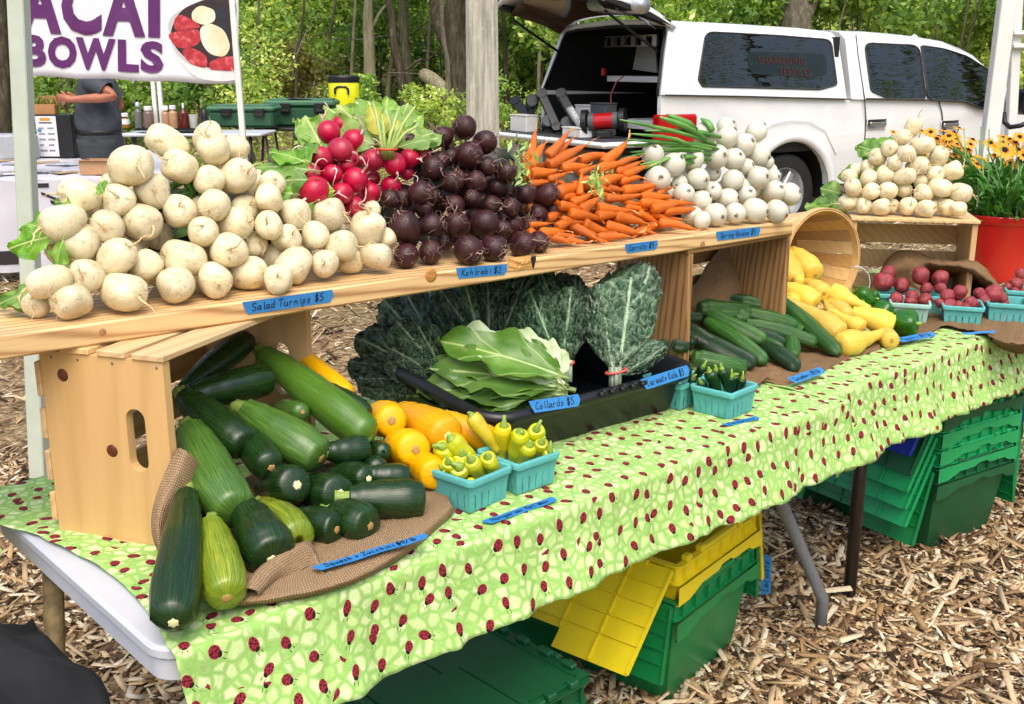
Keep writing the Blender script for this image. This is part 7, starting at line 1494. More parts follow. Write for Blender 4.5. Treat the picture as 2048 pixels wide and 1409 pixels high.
def flatp(name, pts, m, off, k=5):
    rp = rounded(pts, k, .45); b = MB(); b.add([tuple(bsurf(*p) + (-WN)*off) for p in rp], [tuple(range(len(rp)))[::-1]]); return obj(name, b, m, ban, smooth=False)
flatp('bowl_print', [(335,50),(345,30),(400,0),(455,-8),(473,0),(474,163),(395,160),(372,140),(345,95)], plain('bowl_print', '#b9b6b6', .5, nz=.1, nscale=5), .004)
flatp('bowl_print', [(333,70),(345,100),(372,128),(420,142),(473,146),(473,160),(440,164),(400,158),(372,140),(348,110)], plain('bowl_white', '#d9d6d4', .5), .0048)
flatp('bowl_print', [(340,65),(360,20),(420,-5),(473,-5),(473,140),(420,138),(375,120),(350,95)], plain('bowl_dark', '#2c1a1c', .5, nz=.4, nscale=12), .0055)
SB = Mat('strawberry_print', '#b3202a', .5); SB.set('Base Color', SB.ramp(SB.noise(SB.co(), 18, 4, .7), [(.3, '#8f1620'), (.55, '#b8303a'), (.75, '#d98a8a')])); BNA = Mat('banana_print', '#e3d7b8', .5); BNA.set('Base Color', BNA.ramp(BNA.noise(BNA.co(), 8, 3), [(.35, '#d8c8a0'), (.65, '#eae2cc')]))
for pts, m in (([(348,40),(360,28),(390,42),(404,55),(350,64)], SB), ([(335,70),(350,64),(400,58),(402,85),(380,98),(352,96)], SB), ([(362,100),(385,95),(415,112),(415,138),(378,128)], SB), ([(418,125),(440,115),(473,112),(473,143),(420,140)], SB), ([(383,25),(400,10),(430,20),(432,42),(410,52),(385,42)], BNA), ([(400,55),(420,46),(450,60),(462,95),(450,115),(420,110),(402,85)], BNA)): flatp('fruit_print', pts, m.m, .0065)
for pts in ([(433,20),(445,12),(455,28),(450,42),(434,38)], [(434,45),(450,42),(456,60),(440,62)], [(458,50),(468,48),(470,70),(460,72)]): flatp('fruit_print', pts, plain('blueberry_print', '#1a2330', .5, nz=.3, nscale=30), .0062)
for u, v in ((266,163), (470,163)): b = MB(); p = bsurf(u, v) - WN*.008; b.lathe([(.006, 0), (.010, .003), (.013, 0)], 12); obj('grommet', b, CHROME, ban).matrix_world = frame(p, RGT, -WN)
bpz = bp_(479, 100); b0 = Vector((bpz.x, bpz.y, 0)); pole('slim white canopy leg at the right end of the banner', b0 + BR*-.0, b0+Vector((0,0,2.7)) - BR*.04, .042, .04, LEGM2, group='canopy legs')
for u, lab in ((313, 'thin white canopy leg behind the banner, left of a pair'), (325, 'thin white canopy leg behind the banner, right of a pair')):
    q = atd(u, 250, 10.8); pole(lab, (q.x, q.y, 0), (q.x, q.y, 2.7), .04, .04, LEGM2, group='canopy legs')
def btable(label, u0, u1, vfront, dpt, wid, topm, legm, h=.74, th=.03, group='tables of the stall behind'):
    """table seen side on; vfront: photo height of its front edge"""
    A, B = atz(u0, vfront, h), atz(u1, vfront, h); A2, B2 = atd(u0, vfront, dpt), atd(u1, vfront, dpt); z = A2.z; t = thing('stall_table', label, 'table', ((A2.x+B2.x)/2, (A2.y+B2.y)/2, float(h_ground(A2.x, A2.y))), group); ax = Vector((B2.x-A2.x, B2.y-A2.y, 0)); L = ax.length; M = frame((A2.x, A2.y, z), ax, (0,0,1))
    b = MB(); b.box((0, 0, -th), (L, wid, 0), ch=.01); obj('table_top', b, topm, t, sharp=40).matrix_world = M
    gz = z - float(h_ground(A2.x, A2.y))
    for x in (.12, L-.12):
        for y in (.06, wid-.06): b = MB(); b.tube([(x, y, -th), (x+.04*(1 if x < 1 else -1), y, -gz*.5), (x, y, -gz-.02)], .015, 7); obj('leg', b, legm, t).matrix_world = M
    return t, M, z
WT, WTM, WTZ = btable('white folding table with syrup bottles and a tray behind the turnips', 236, 522, 268, 10.6, .70, TBLW, DARKM)
KT, KTM, KTZ = btable('black folding table under the two green food carriers', 505, 690, 257, 11.6, .60, plain('black_table_top', '#1a1b1c', .5), GREYM)
def lathe_thing(name, label, cat, u, vb, dpt, parts, group=None):
    """bottles and jars: vb photo height of the foot, parts (name, [(r px, h px up)], mat)"""
    p = atd(u, vb, dpt); k = dpt/FPX; t = thing(name, label, cat, p, group)
    for nm, pr, m in parts:
        b = MB(); b.lathe([(max(.0001, r*k), h*k) for r, h in pr], 18); obj(nm, b, m, t, sharp=50).matrix_world = Matrix.Translation(p)
    return t
CLR = Mat('clear_plastic', '#c9cfc8', .15); CLR.set('Alpha', .45); CLR = CLR.m; SYR = plain('dark_red_syrup', '#4f120a', .15, nz=.2, nscale=20); HON = plain('honey', '#7d5a1e', .15); TANB = plain('tan_sauce', '#a5805e', .3); MAUV = plain('mauve_sauce', '#6d5750', .3); GRYB = plain('grey_bottle', '#5d605c', .3)
btl = lambda r, h: [(.001, 0), (r, 0), (r, h*.75), (r*.9, h*.82), (r*.45, h*.9), (r*.4, h)]
cap_ = lambda r, h0, h1: [(r, h0), (r, h1-1), (r*.8, h1), (.001, h1)]
dT = 10.75
lathe_thing('honey_jar', 'small honey jar with white cap at the left end of the white table', 'jar', 252, 256, dT, [('jar', btl(8, 22), HON), ('lid', cap_(6.5, 22, 29), WPL), ('paper_label', [(8.2, 7), (8.2, 17)], WPL)], 'bottles on the white table')
lathe_thing('shaker_bottle', 'tall grey bottle with a steel top on the white table', 'bottle', 279, 260, dT, [('bottle', btl(7.5, 45), GRYB), ('cap', cap_(5, 44, 54), CHROME)], 'bottles on the white table')
lathe_thing('squeeze_bottle', 'mauve squeeze bottle left of the thin canopy legs', 'bottle', 299, 260, dT, [('bottle', btl(10, 42), MAUV), ('cap', cap_(8, 38, 46), WPL)], 'bottles on the white table')
lathe_thing('squeeze_bottle', 'tan squeeze bottle just right of the canopy legs', 'bottle', 333, 258, dT, [('bottle', btl(7.5, 38), TANB), ('cap', cap_(6, 36, 45), WPL)], 'bottles on the white table')
lathe_thing('squeeze_bottle', 'tan squeeze bottle beside the red syrup bottle', 'bottle', 348, 258, dT, [('bottle', btl(9, 40), TANB), ('cap', cap_(6.5, 38, 46), WPL)], 'bottles on the white table')
lathe_thing('syrup_bottle', 'dark red syrup bottle with a pump on the white table', 'bottle', 369, 258, dT, [('bottle', btl(10, 40), SYR), ('pump', cap_(2, 38, 50), WPL)], 'bottles on the white table')
lathe_thing('plastic_cup', 'clear plastic cup between the syrup and the green carrier', 'cup', 388, 258, dT, [('cup', [(.001, 0), (7, 0), (9, 28), (8.6, 28), (6.6, 1)], CLR)], 'bottles on the white table')
lathe_thing('pepper_mill', 'black and silver mill left of the green carriers', 'mill', 410, 258, dT, [('mill', [(.001, 0), (8, 0), (8, 10), (6.5, 14), (6.5, 24), (5, 36), (.001, 40)], BLK)], 'bottles on the white table')
p = atd(272, 262, dT-.1); tr = thing('serving_tray', 'black serving tray under the bottles on the white table', 'tray', p); b = MB(); b.box((0, 0, 0), (.72, .42, .008), ch=.003); b.box((0, 0, .008), (.72, .012, .025)); b.box((0, .408, .008), (.72, .42, .025)); b.box((0, .012, .008), (.012, .408, .025)); b.box((.708, .012, .008), (.72, .408, .025)); obj('tray_body', b, BLK, tr, smooth=False).matrix_world = frame(p, RGT, (0,0,1))
CGR = plain('carrier_green', '#1c4a2e', .5, nz=.12, nscale=9); CGL = plain('carrier_lid_green', '#3c6a4c', .5, nz=.1, nscale=9)
def carrier(label, u0, v0, u1, v1, dpt, extra=None):
    A, B = atd(u0, v1, dpt), atd(u1, v1, dpt); k = dpt/FPX; w, hh = (u1-u0)*k, (v1-v0)*k; t = thing('food_carrier', label, 'container', (A+B)/2, 'green insulated food carriers'); M = frame(A, RGT, (0,0,1)); b = MB(); b.box((0, 0, 0), (w, .42, hh*.72), ch=.025)
    for i in range(3): b.box((w*(.12+.05*i), -.008, hh*.12), (w*(.12+.05*i)+.012, 0, hh*.3))
    obj('carrier_body', b, CGR, t, sharp=40).matrix_world = M; b = MB(); b.box((-.012, -.015, hh*.73), (w+.012, .435, hh*.95), ch=.02); b.box((.03, .02, hh*.95), (w-.03, .40, hh), ch=.008); obj('lid', b, CGL, t, sharp=40).matrix_world = M
    for x in (w*.30, w*.80):
        b = MB(); b.box((x-.055, -.04, hh*.50), (x+.055, -.012, hh*.86), ch=.008); b.box((x-.04, -.05, hh*.52), (x+.04, -.04, hh*.62), ch=.004); obj('latch', b, BLK, t, sharp=40).matrix_world = M
    return t, M, w, hh
carrier('green insulated food carrier nearer the banner leg, black latches', 416, 212, 547, 256, 11.3); carrier('taller green insulated food carrier under the tongs, right of the other', 533, 200, 668, 254, 11.9)
p = atd(600, 201, 11.85); b = MB(); b.tube([p-RGT*.14, p-RGT*.05+UP*.02, p+RGT*.14], [.012,.016,.01], 6); b.tube([p-RGT*.13+FWD*.03, p+UP*.02+FWD*.03, p+RGT*.16+FWD*.02], [.012,.014,.01], 6); tag(obj('tongs', b, BLK), 'black kitchen tongs lying on the taller green carrier', 'tongs')
YC = plain('cooler_yellow', '#d9d80c', .4, nz=.05, nscale=8); dC = 13.0; k = dC/FPX; p = atd(691, 262, dC); co_l = thing('water_cooler', 'bright yellow water cooler with a black lid among the trees', 'cooler', p)
b = MB(); b.lathe([(.0001, 0), (27*k, 0), (29*k, 3*k), (30*k, 60*k), (30.5*k, 92*k), (29*k, 95*k)], 28); obj('cooler_body', b, YC, co_l, sharp=40).matrix_world = Matrix.Translation(p); b = MB(); b.lathe([(31*k, 94*k), (31.5*k, 104*k), (29*k, 107*k), (.0001, 108*k)], 28); obj('lid', b, BLK, co_l, sharp=40).matrix_world = Matrix.Translation(p)
b = MB(); q = p - WN*30*k; c0 = lambda u, v: q + RGT*u*k + Vector((0,0,v*k)); b.tube([c0(-13, 72), c0(-13, 82), c0(-8, 86), c0(8, 86), c0(13, 82), c0(13, 72)], .013, 8); obj('handle', b, BLK, co_l)
st_ = thing('cooler_stand', 'dark folding stand carrying the yellow water cooler', 'stand', (p.x, p.y, float(h_ground(p.x, p.y)))); b = MB(); gz = float(h_ground(p.x, p.y)); b.box((-.25, -.25, -.03), (.25, .25, -.001), M=frame(p, RGT, (0,0,1))); obj('stand_top', b, BLK, st_, smooth=False)
for sx in (-.2, .2):
    for sy in (-.2, .2): q = p + RGT*sx + WN*sy; b = MB(); b.tube([q - Vector((0,0,.03)), Vector((q.x, q.y, gz-.02))], .014, 7); obj('leg', b, BLK, st_)

# ---- near stall table, cloth with print, menu box, paper bag, cardboard box, packets
FT = thing('stall_table', 'stall table under a white printed cloth behind the pale green leg', 'table', atd(120, 480, 7.6), 'tables of the stall behind'); FTZ = .74
fa = [atz(-90, 366, FTZ), atz(330, 358, FTZ), atz(330, 305, FTZ), atz(-90, 262, FTZ)]
b = MB(); b.add([tuple(p) for p in fa]+[tuple(p-Vector((0,0,.03))) for p in fa], [(0,1,2,3), (7,6,5,4), (0,4,5,1), (1,5,6,2), (2,6,7,3), (3,7,4,0)]); obj('table_top', b, TBLW, FT, smooth=False)
for p in fa: q = p.lerp(sum(fa, Vector())/4, .06); b = MB(); b.tube([q, Vector((q.x, q.y, 0))], .016, 6); obj('leg', b, GREYM, FT)
CLW = Mat('white_printed_cloth', '#bdbbc4', .8); CLW.set('Base Color', CLW.ramp(CLW.noise(CLW.co(), 3, 3), [(.3, '#b5b3bd'), (.7, '#c6c5cc')])); CLW = CLW.m
cl = thing('stall_cloth', 'white cloth with dark print hanging over the stall table behind', 'tablecloth', atz(120, 362, FTZ))
b = MB(); b.grid([[tuple(p + Vector((0,0,.006))) for p in (fa[3].lerp(fa[0], j/8) for j in range(9))] if False else [tuple((fa[3].lerp(fa[2], i/16)).lerp(fa[0].lerp(fa[1], i/16), j/8) + Vector((0,0,.006+.004*math.sin(i*2.1+j)))) for j in range(9)] for i in range(17)]); o = obj('cloth_top', b, CLW, cl)
def front(s, d, off=0): 
    p = fa[0].lerp(fa[1], s); return p + Vector((0,0,.006-d)) - WN*(.01+.03*d*(1+.8*math.sin(s*40))+off)
b = MB(); b.grid([[tuple(front(i/60, .66*j/10)) for j in range(11)] for i in range(61)]); obj('cloth_front', b, CLW, cl)
DKP = plain('dark_print', '#241a20', .7); 
for s0, s1, d0, d1, k_ in ((.0,.33,.50,.60,.0),(.30,.35,.12,.5,.02),(.36,.44,.02,.05,.0),(.40,.55,.08,.10,.1),(.44,.60,.14,.165,.1),(.47,.62,.20,.225,.1),(.42,.47,.25,.27,.1)):
    b = MB(); n = 10; b.grid([[tuple(front(s0+(s1-s0)*i/n, d0+(d1-d0)*j+k_*i/n, .006)) for j in (0, 1)] for i in range(n+1)]); obj('cloth_print', b, DKP, cl)
def bx(name, label, cat, u0, v0, u1, v1, dd, m, group=None, dpt=None, lid=None):
    base = atz((u0+u1)/2, v1, FTZ+.012); D = depth(base); A, B, Cc = atd(u0, v1, D), atd(u1, v1, D), atd(u0, v0, D); t = thing(name, label, cat, base, group); M = frame(Vector((A.x, A.y, FTZ+.012)), RGT, (0,0,1)); w, h = (B-A).length, (Cc-A).length
    return t, M, w, h, D
KRAFT = plain('kraft_paper', '#a87a4c', .8, nz=.1, nscale=20); CARD = plain('cardboard', '#a9835f', .85, nz=.08, nscale=15); PAPER = plain('printed_paper', '#d9d9dc', .6, nz=.02)
t, M, w, h, D = bx('menu_box', 'black box with a printed menu sheet on its front', 'menu', 78, 232, 150, 316, .2, BLK); b = MB(); b.box((0, 0, 0), (w, .22, h), ch=.004); obj('box_body', b, BLK, t, smooth=False).matrix_world = M
b = MB(); b.box((.006, -.002, .012), (w*.58, -.0005, h-.012)); sh = obj('menu_sheet', b, PAPER, t, smooth=False); sh.matrix_world = M
PR = [plain(n_, c_, .6) for n_, c_ in (('print_orange','#c98a2a'),('print_black','#1d1d1d'),('print_blue','#3f7fb0'),('print_grey','#8a8a90'))]; mr_ = random.Random(5)
b = MB(); b.box((w*.13, -.0035, h*.86), (w*.42, -.0025, h*.93)); obj('menu_print', b, PR[0], sh, smooth=False).matrix_world = M; b = MB(); b.box((w*.1, -.0035, h*.80), (w*.46, -.0025, h*.83)); obj('menu_print', b, PR[1], sh, smooth=False).matrix_world = M; b = MB(); b.box((w*.05, -.0035, h*.60), (w*.16, -.0025, h*.67)); obj('menu_print', b, PR[2], sh, smooth=False).matrix_world = M
for r_ in range(5):
    z = h*(.72-.13*r_)
    for c_ in range(2):
        x = w*(.07+.25*c_); b = MB(); b.box((x, -.0035, z-.02), (x+w*mr_.uniform(.1,.2), -.0025, z-.004)); obj('menu_print', b, PR[3], sh, smooth=False).matrix_world = M
base = M.translation + RGT*(w*.25) + Vector((0,0,h)); t2 = thing('paper_bag', 'small brown paper bags with twisted handles on the menu box', 'bag', base); Mb = frame(base + WN*.06, RGT, (0,0,1)); b = MB(); b.box((-.10, 0, 0), (.08, .07, .085), ch=.003); obj('bag_body', b, KRAFT, t2, smooth=False).matrix_world = Mb
for i in range(7): b = MB(); x = -.08+.025*i; b.tube([(x, .02+.006*i, .08), (x+.01, .02+.006*i, .14), (x+.04, .03+.004*i, .16), (x+.08, .03+.004*i, .13), (x+.10, .03+.004*i, .05)], .004, 5); obj('bag_handle', b, KRAFT, t2).matrix_world = Mb
t, M, w, h, D = bx('cardboard_box', 'open cardboard box on the stall table right of the menu', 'box', 160, 322, 222, 350, .2, CARD)
b = MB(); 
for lo, hi in (((0,0,0),(w,.006,h)), ((0,.2,0),(w,.206,h)), ((0,.006,0),(.006,.2,h)), ((w-.006,.006,0),(w,.2,h)), ((.006,.006,0),(w-.006,.2,.005))): b.box(lo, hi)
obj('box_body', b, CARD, t, smooth=False).matrix_world = M
b = MB(); b.box((-.03, -.02, h*.99), (w+.03, .0, h*1.02), M=Matrix.Identity(4)); obj('flap', b, CARD, t, smooth=False).matrix_world = M
cards = [plain('packet_tan', '#a98c66', .5), plain('packet_white', '#cfcdd2', .35), plain('packet_grey', '#9a9ca6', .35)]
for r_ in range(4):
    for c_ in range(8):
        i = r_*8+c_; u, v = -18+22*c_+mr_.uniform(-5, 5), 288+19*r_+mr_.uniform(-4, 4); p = atz(u, v, FTZ+.012+.004*(i % 5))
        b = MB(); b.box((-.09, -.05, 0), (.09, .05, .006), ch=.002); o = obj('snack_packet', b, cards[(i*5+i//7) % 3], smooth=False); o.matrix_world = Matrix.Translation(p) @ Matrix.Rotation(mr_.uniform(-.4, .4), 4, 'Z')
        tag(o, f"flat {('tan','white','grey')[(i*5+i//7) % 3]} packet on the stall cloth, {ORD[c_]} from left in the {('back','second','third','front')[r_]} row", 'packet', 'packets spread on the stall cloth')
b = MB(); p = atd(28, 262, 9.2); lt = thing('laptop_case', 'grey closed case at the back left of the stall table', 'case', Vector((p.x, p.y, FTZ+.012))); b.box((-.28, 0, 0), (.1, .25, .22), ch=.02); obj('case_body', b, plain('pale_case', '#9aa0a4', .5), lt, sharp=40).matrix_world = frame(Vector((p.x, p.y, FTZ+.012)), RGT, (0,0,1))

# ---- the person serving at the stall
PD_ = 9.6; pb = atd(203, 300, PD_); P0 = Vector((pb.x, pb.y, 0)); per = thing('person', 'person in grey shirt, black belt and dark grey trousers, forearms raised, face behind the banner', 'person', P0)
PM4 = Matrix((RGT, WN, Vector((0,0,1)))).transposed().to_4x4(); PM4.translation = P0
SKIN = Mat('skin', '#a5674c', .5); SKIN.set('Subsurface Weight', .1); SKIN.set('Subsurface Scale', .02); SKIN.set('Base Color', SKIN.ramp(SKIN.noise(SKIN.co(), 9, 3), [(.3, '#96583f'), (.7, '#b27355')])); SKIN = SKIN.m
V = {}; E = []
def jn(n, p, r, par=None):
    V[n] = (len(V), p, r)
    if par: E.append((V[par][0], V[n][0]))
jn('pel', (.0,0,.95), .13); jn('sp', (.0,0,1.12), .12, 'pel'); jn('ch', (.01,0,1.33), .14, 'sp'); jn('nk', (0,0,1.50), .058, 'ch'); jn('hd0', (-.02,0,1.57), .075, 'nk'); jn('hd1', (-.03,0,1.66), .095, 'hd0'); jn('hd2', (-.02,0,1.74), .08, 'hd1')
for s, sg in (('n', -1), ('f', 1)):
    jn('sh'+s, (.03, sg*.19, 1.42), .062, 'ch'); ex = (.26, -.24, 1.285) if sg < 0 else (.12, .27, 1.17); jn('el'+s, ex, .045, 'sh'+s); wr = (-.12, -.27, 1.262) if sg < 0 else (-.15, .05, 1.25); md_ = tuple((a*.6+c*.4) for a, c in zip(ex, wr)); jn('fa'+s, md_, .046, 'el'+s); jn('wr'+s, wr, .028, 'fa'+s); hd = (wr[0]-.075, wr[1]+(.03 if sg < 0 else -.03), wr[2]+.015); jn('pm'+s, hd, .034, 'wr'+s)
    for k in range(4):
        f1 = (hd[0]-.04, hd[1]+.012*sg*-1, hd[2]+.026-.017*k); f2 = (f1[0]-.028, f1[1]+.02*-sg, f1[2]-.018); jn(f'f{k}a{s}', f1, .0095, 'pm'+s); jn(f'f{k}b{s}', f2, .0085, f'f{k}a{s}'); jn(f'f{k}c{s}', (f2[0]-.004, f2[1]-.012*sg, f2[2]-.018), .0075, f'f{k}b{s}')
    t1 = (hd[0]+.005, hd[1]-.02*sg, hd[2]+.04); jn('ta'+s, t1, .011, 'pm'+s); jn('tb'+s, (t1[0]-.035, t1[1]-.005*sg, t1[2]+.012), .0095, 'ta'+s)
    jn('hp'+s, (0, sg*.095, .90), .10, 'pel'); jn('kn'+s, (-.02+.04*sg, sg*.11, .50), .06, 'hp'+s); jn('an'+s, (.02+.06*sg, sg*.12, .09), .042, 'kn'+s); jn('ft'+s, (-.14+.06*sg, sg*.13, .04), .038, 'an'+s)
me = bpy.data.meshes.new('body'); me.from_pydata([v[1] for v in V.values()], E, []); ob = bpy.data.objects.new('body', me); COL.objects.link(ob)
md = ob.modifiers.new('s', 'SKIN'); sv = me.skin_vertices[0].data
for i, v in enumerate(V.values()): sv[i].radius = (v[2], v[2])
sv[0].use_root = True; ob.modifiers.new('u', 'SUBSURF').levels = 2
dg = bpy.context.evaluated_depsgraph_get(); me2 = bpy.data.meshes.new_from_object(ob.evaluated_get(dg)); bpy.data.objects.remove(ob); me2.materials.clear(); me2.materials.append(SKIN); me2.polygons.foreach_set('use_smooth', [True]*len(me2.polygons)); o = link('body', me2, per); o.matrix_world = PM4
def ell_ring(c, rx, ry, n=24, ph=0): return [(c[0]+rx*math.cos(2*math.pi*i/n), c[1]+ry*math.sin(2*math.pi*i/n)*(1), c[2] + (ph if False else 0)) for i in range(n)]
def wr_ring(c, rx, ry, s, amp=.008, n=30): return [(c[0]+(rx+amp*mnoise.noise(Vector((math.cos(a)*2, math.sin(a)*2, c[2]*9+s))))*math.cos(a), c[1]+(ry+amp*mnoise.noise(Vector((math.cos(a)*2, math.sin(a)*2, c[2]*9+s+7))))*math.sin(a), c[2]) for a in [2*math.pi*i/n for i in range(n)]]
SHIRT = Mat('grey_shirt', '#3b3f46', .85); SHIRT.set('Base Color', SHIRT.ramp(SHIRT.noise(SHIRT.co(), 9, 4), [(.3, '#33373d'), (.7, '#4a4f57')])); SHIRT.bump(SHIRT.noise(SHIRT.co(), 14, 3), .5, .02); SHIRT = SHIRT.m; TROU = plain('grey_trousers', '#33373a', .85, nz=.15, nscale=14, bump=.5, bscale=20); BELT = plain('black_belt', '#101114', .45)
b = MB(); b.loft([wr_ring((.0,0,.985), .185, .175, 1), wr_ring((-.005,0,1.06), .20, .185, 1), wr_ring((-.005,0,1.15), .195, .18, 1), wr_ring((.0,0,1.26), .17, .19, 1), wr_ring((.005,0,1.36), .155, .21, 1), wr_ring((.01,0,1.43), .135, .205, 1), wr_ring((.0,0,1.47), .10, .13, 1), wr_ring((.0,0,1.50), .072, .075, 1)], cap0=False, cap1=False); obj('shirt', b, SHIRT, per).matrix_world = PM4
for a, e, sg in (((.03,-.17,1.41), (.26,-.24,1.285), -1), ((.03,.17,1.41), (.12,.27,1.17), 1)):
    A, B = Vector(a), Vector(e); b = MB(); b.tube([A - (B-A)*.1, A.lerp(B, .2), A.lerp(B, .5), A.lerp(B, .62)], [.085, .085, .078, .082], 14, cap=False); obj('sleeve', b, SHIRT, per).matrix_world = PM4
b = MB(); b.loft([wr_ring((0,0,.955), .188, .178, 3, .002), wr_ring((0,0,.998), .19, .18, 3, .002)], cap0=False, cap1=False); bo = obj('belt', b, BELT, per); bo.matrix_world = PM4; bo.modifiers.new('t', 'SOLIDIFY').thickness = .006
b = MB(); b.box((-.205, -.05, .955), (-.19, .02, 1.0), ch=.004); obj('buckle', b, plain('belt_buckle', '#2a2c30', .3, .6), bo).matrix_world = PM4
b = MB(); b.loft([wr_ring((0,0,.84), .19, .185, 5), wr_ring((0,0,.90), .195, .19, 5), wr_ring((0,0,.968), .182, .172, 5)], cap0=False, cap1=False); obj('trousers', b, TROU, per).matrix_world = PM4
for sg in (-1, 1):
    b = MB(); b.loft([wr_ring((.06*sg+.01, sg*.12, .07), .075, .07, 6), wr_ring((.05*sg, sg*.12, .25), .085, .08, 6), wr_ring((.03*sg-.01, sg*.11, .5), .095, .085, 7, .014), wr_ring((.01*sg, sg*.1, .7), .125, .1, 8, .014), wr_ring((0, sg*.09, .86), .17, .105, 8), wr_ring((0, sg*.085, .92), .18, .10, 8)], cap0=False); obj('trouser_leg', b, TROU, per).matrix_world = PM4
    b = MB(); b.loft([wr_ring((-.05+.06*sg, sg*.125, z), rx, ry, 2, .002) for z, rx, ry in ((0,.13,.045), (.025,.135,.05), (.05,.12,.05), (.09,.06,.05))]); obj('shoe', b, BLK, per).matrix_world = PM4
b = MB(); b.lathe([(.0001, .11), (.05, .10), (.085, .06), (.1, .0), (.095, -.05)], 18); obj('hair', b, plain('brown_hair', '#2c2018', .7, nz=.3, nscale=40), per).matrix_world = PM4 @ Matrix.Translation((-.015, 0, 1.69))
for sg in (-1, 1):
    b = MB(); b.lathe([(.0001, .006), (.008, .004), (.012, 0)], 8); obj('eye', b, plain('eye_dark', '#1a1412', .2), per).matrix_world = PM4 @ frame((-.118, sg*.032, 1.665), (0,1,0), (-1,0,0))
    b = MB(); b.lathe([(.0001, .008), (.016, .006), (.024, 0), (.0001, -.004)], 10); obj('ear', b, SKIN, per).matrix_world = PM4 @ frame((.0, sg*.092, 1.645), (0,0,1), (0,sg,0))
b = MB(); b.loft([[(-.105,-.008,1.672),(-.105,.008,1.672),(-.11,0,1.676)], [(-.135,-.016,1.628),(-.135,.016,1.628),(-.148,0,1.632)], [(-.115,-.012,1.618),(-.115,.012,1.618),(-.118,0,1.615)]]); obj('nose', b, SKIN, per).matrix_world = PM4
b = MB(); b.tube([(-.108,-.025,1.592), (-.12,0,1.594), (-.108,.025,1.592)], .005, 6); obj('mouth', b, plain('lips', '#8a4a40', .5), per).matrix_world = PM4
# ================================================================ WOODLAND: trunks, shrubs, far foliage
BARKC = {}
def bark(name, lo, mid, hi, sc=18):
    m = Mat(name, mid, .95, spec=.15); co = m.map(m.rco(), (1, 1, .22)); n_ = m.noise(co, sc, 6, .7, .5); m.set('Base Color', m.ramp(n_, [(.25, lo), (.5, mid), (.75, hi)])); m.bump(n_, 1.0, .06); return m.m
BK1 = bark('grey_bark', '#3c382e', '#6d6656', '#98917c'); BK2 = bark('dark_bark', '#2a251d', '#4d4539', '#776e5e', 14); BK3 = bark('pale_bark', '#6b6450', '#948c72', '#b5ad92', 10)
def leafmat(name, pal):
    m = Mat(name, pal[1], .55, spec=.3); a = m.n('Attribute', attribute_name='tone').outputs[2]; m.set('Base Color', m.hsv(m.ramp(a, [(0, pal[0]), (.45, pal[1]), (.8, pal[2]), (1, pal[3])]), .49, .88, 1.25)); return m.leaf(.5, (1.3,1.2,.5)).m
LF = [leafmat('understory_leaf', ('#456f28','#7fa842','#b6d05e','#e6ec90')), leafmat('canopy_leaf', ('#3c6626','#6c9a3a','#a2c552','#d2e078')), leafmat('dry_bush_leaf', ('#6a6c38','#8f9548','#b0b664','#cbcf86'))]
def leaf_cloud(name, C, S, mat, seed, flat=.5, aspect=.55, parent=None, tone=None):
    g = np.random.default_rng(seed); n = len(C); nz = g.normal(0, 1, (n, 3)); nz[:,2] = np.abs(nz[:,2])*flat*2+.3; nz /= np.linalg.norm(nz, axis=1, keepdims=True)
    a = g.normal(0, 1, (n, 3)); a -= nz*(a*nz).sum(1, keepdims=True); a /= np.linalg.norm(a, axis=1, keepdims=True); c = np.cross(nz, a); S = np.asarray(S)*g.uniform(.55, 1.25, n); L = S[:,None]; W = L*aspect
    V = np.stack([C - a*L*.5, C + c*W*.5 - nz*L*.06 - a*L*.08, C + a*L*.5 - nz*L*.12, C - c*W*.5 - nz*L*.06 - a*L*.08], 1).reshape(-1, 3)
    me = bpy.data.meshes.new(name); me.vertices.add(n*4); me.vertices.foreach_set('co', V.reshape(-1).astype(np.float32)); me.loops.add(n*4); me.loops.foreach_set('vertex_index', np.arange(n*4, dtype=np.int32)); me.polygons.add(n); me.polygons.foreach_set('loop_start', np.arange(0, n*4, 4, dtype=np.int32))
    at = me.attributes.new('tone', 'FLOAT', 'POINT'); t = np.clip(g.normal(.45, .24, n) + (tone if tone is not None else 0), 0, 1); at.data.foreach_set('value', np.repeat(t, 4).astype(np.float32)); me.update(calc_edges=True); me.materials.append(mat); return link(name, me, parent)
def cam2(u, f):      # ground point under photo column u at forward distance f
    r = (u-CX)/FPX*(f/math.cos(PITCH)*1.0); return CAM_LOC.x+_h.x*f+RGT.x*r, CAM_LOC.y+_h.y*f+RGT.y*r
def fdepth(f, v):    # depth along the view axis for a point at forward distance f seen at photo row v
    d = ray(1024, v); return f/(d.x*_h.x+d.y*_h.y)
def wp(u, v, f): return atd(u, v, fdepth(f, v))
wr = random.Random(77)
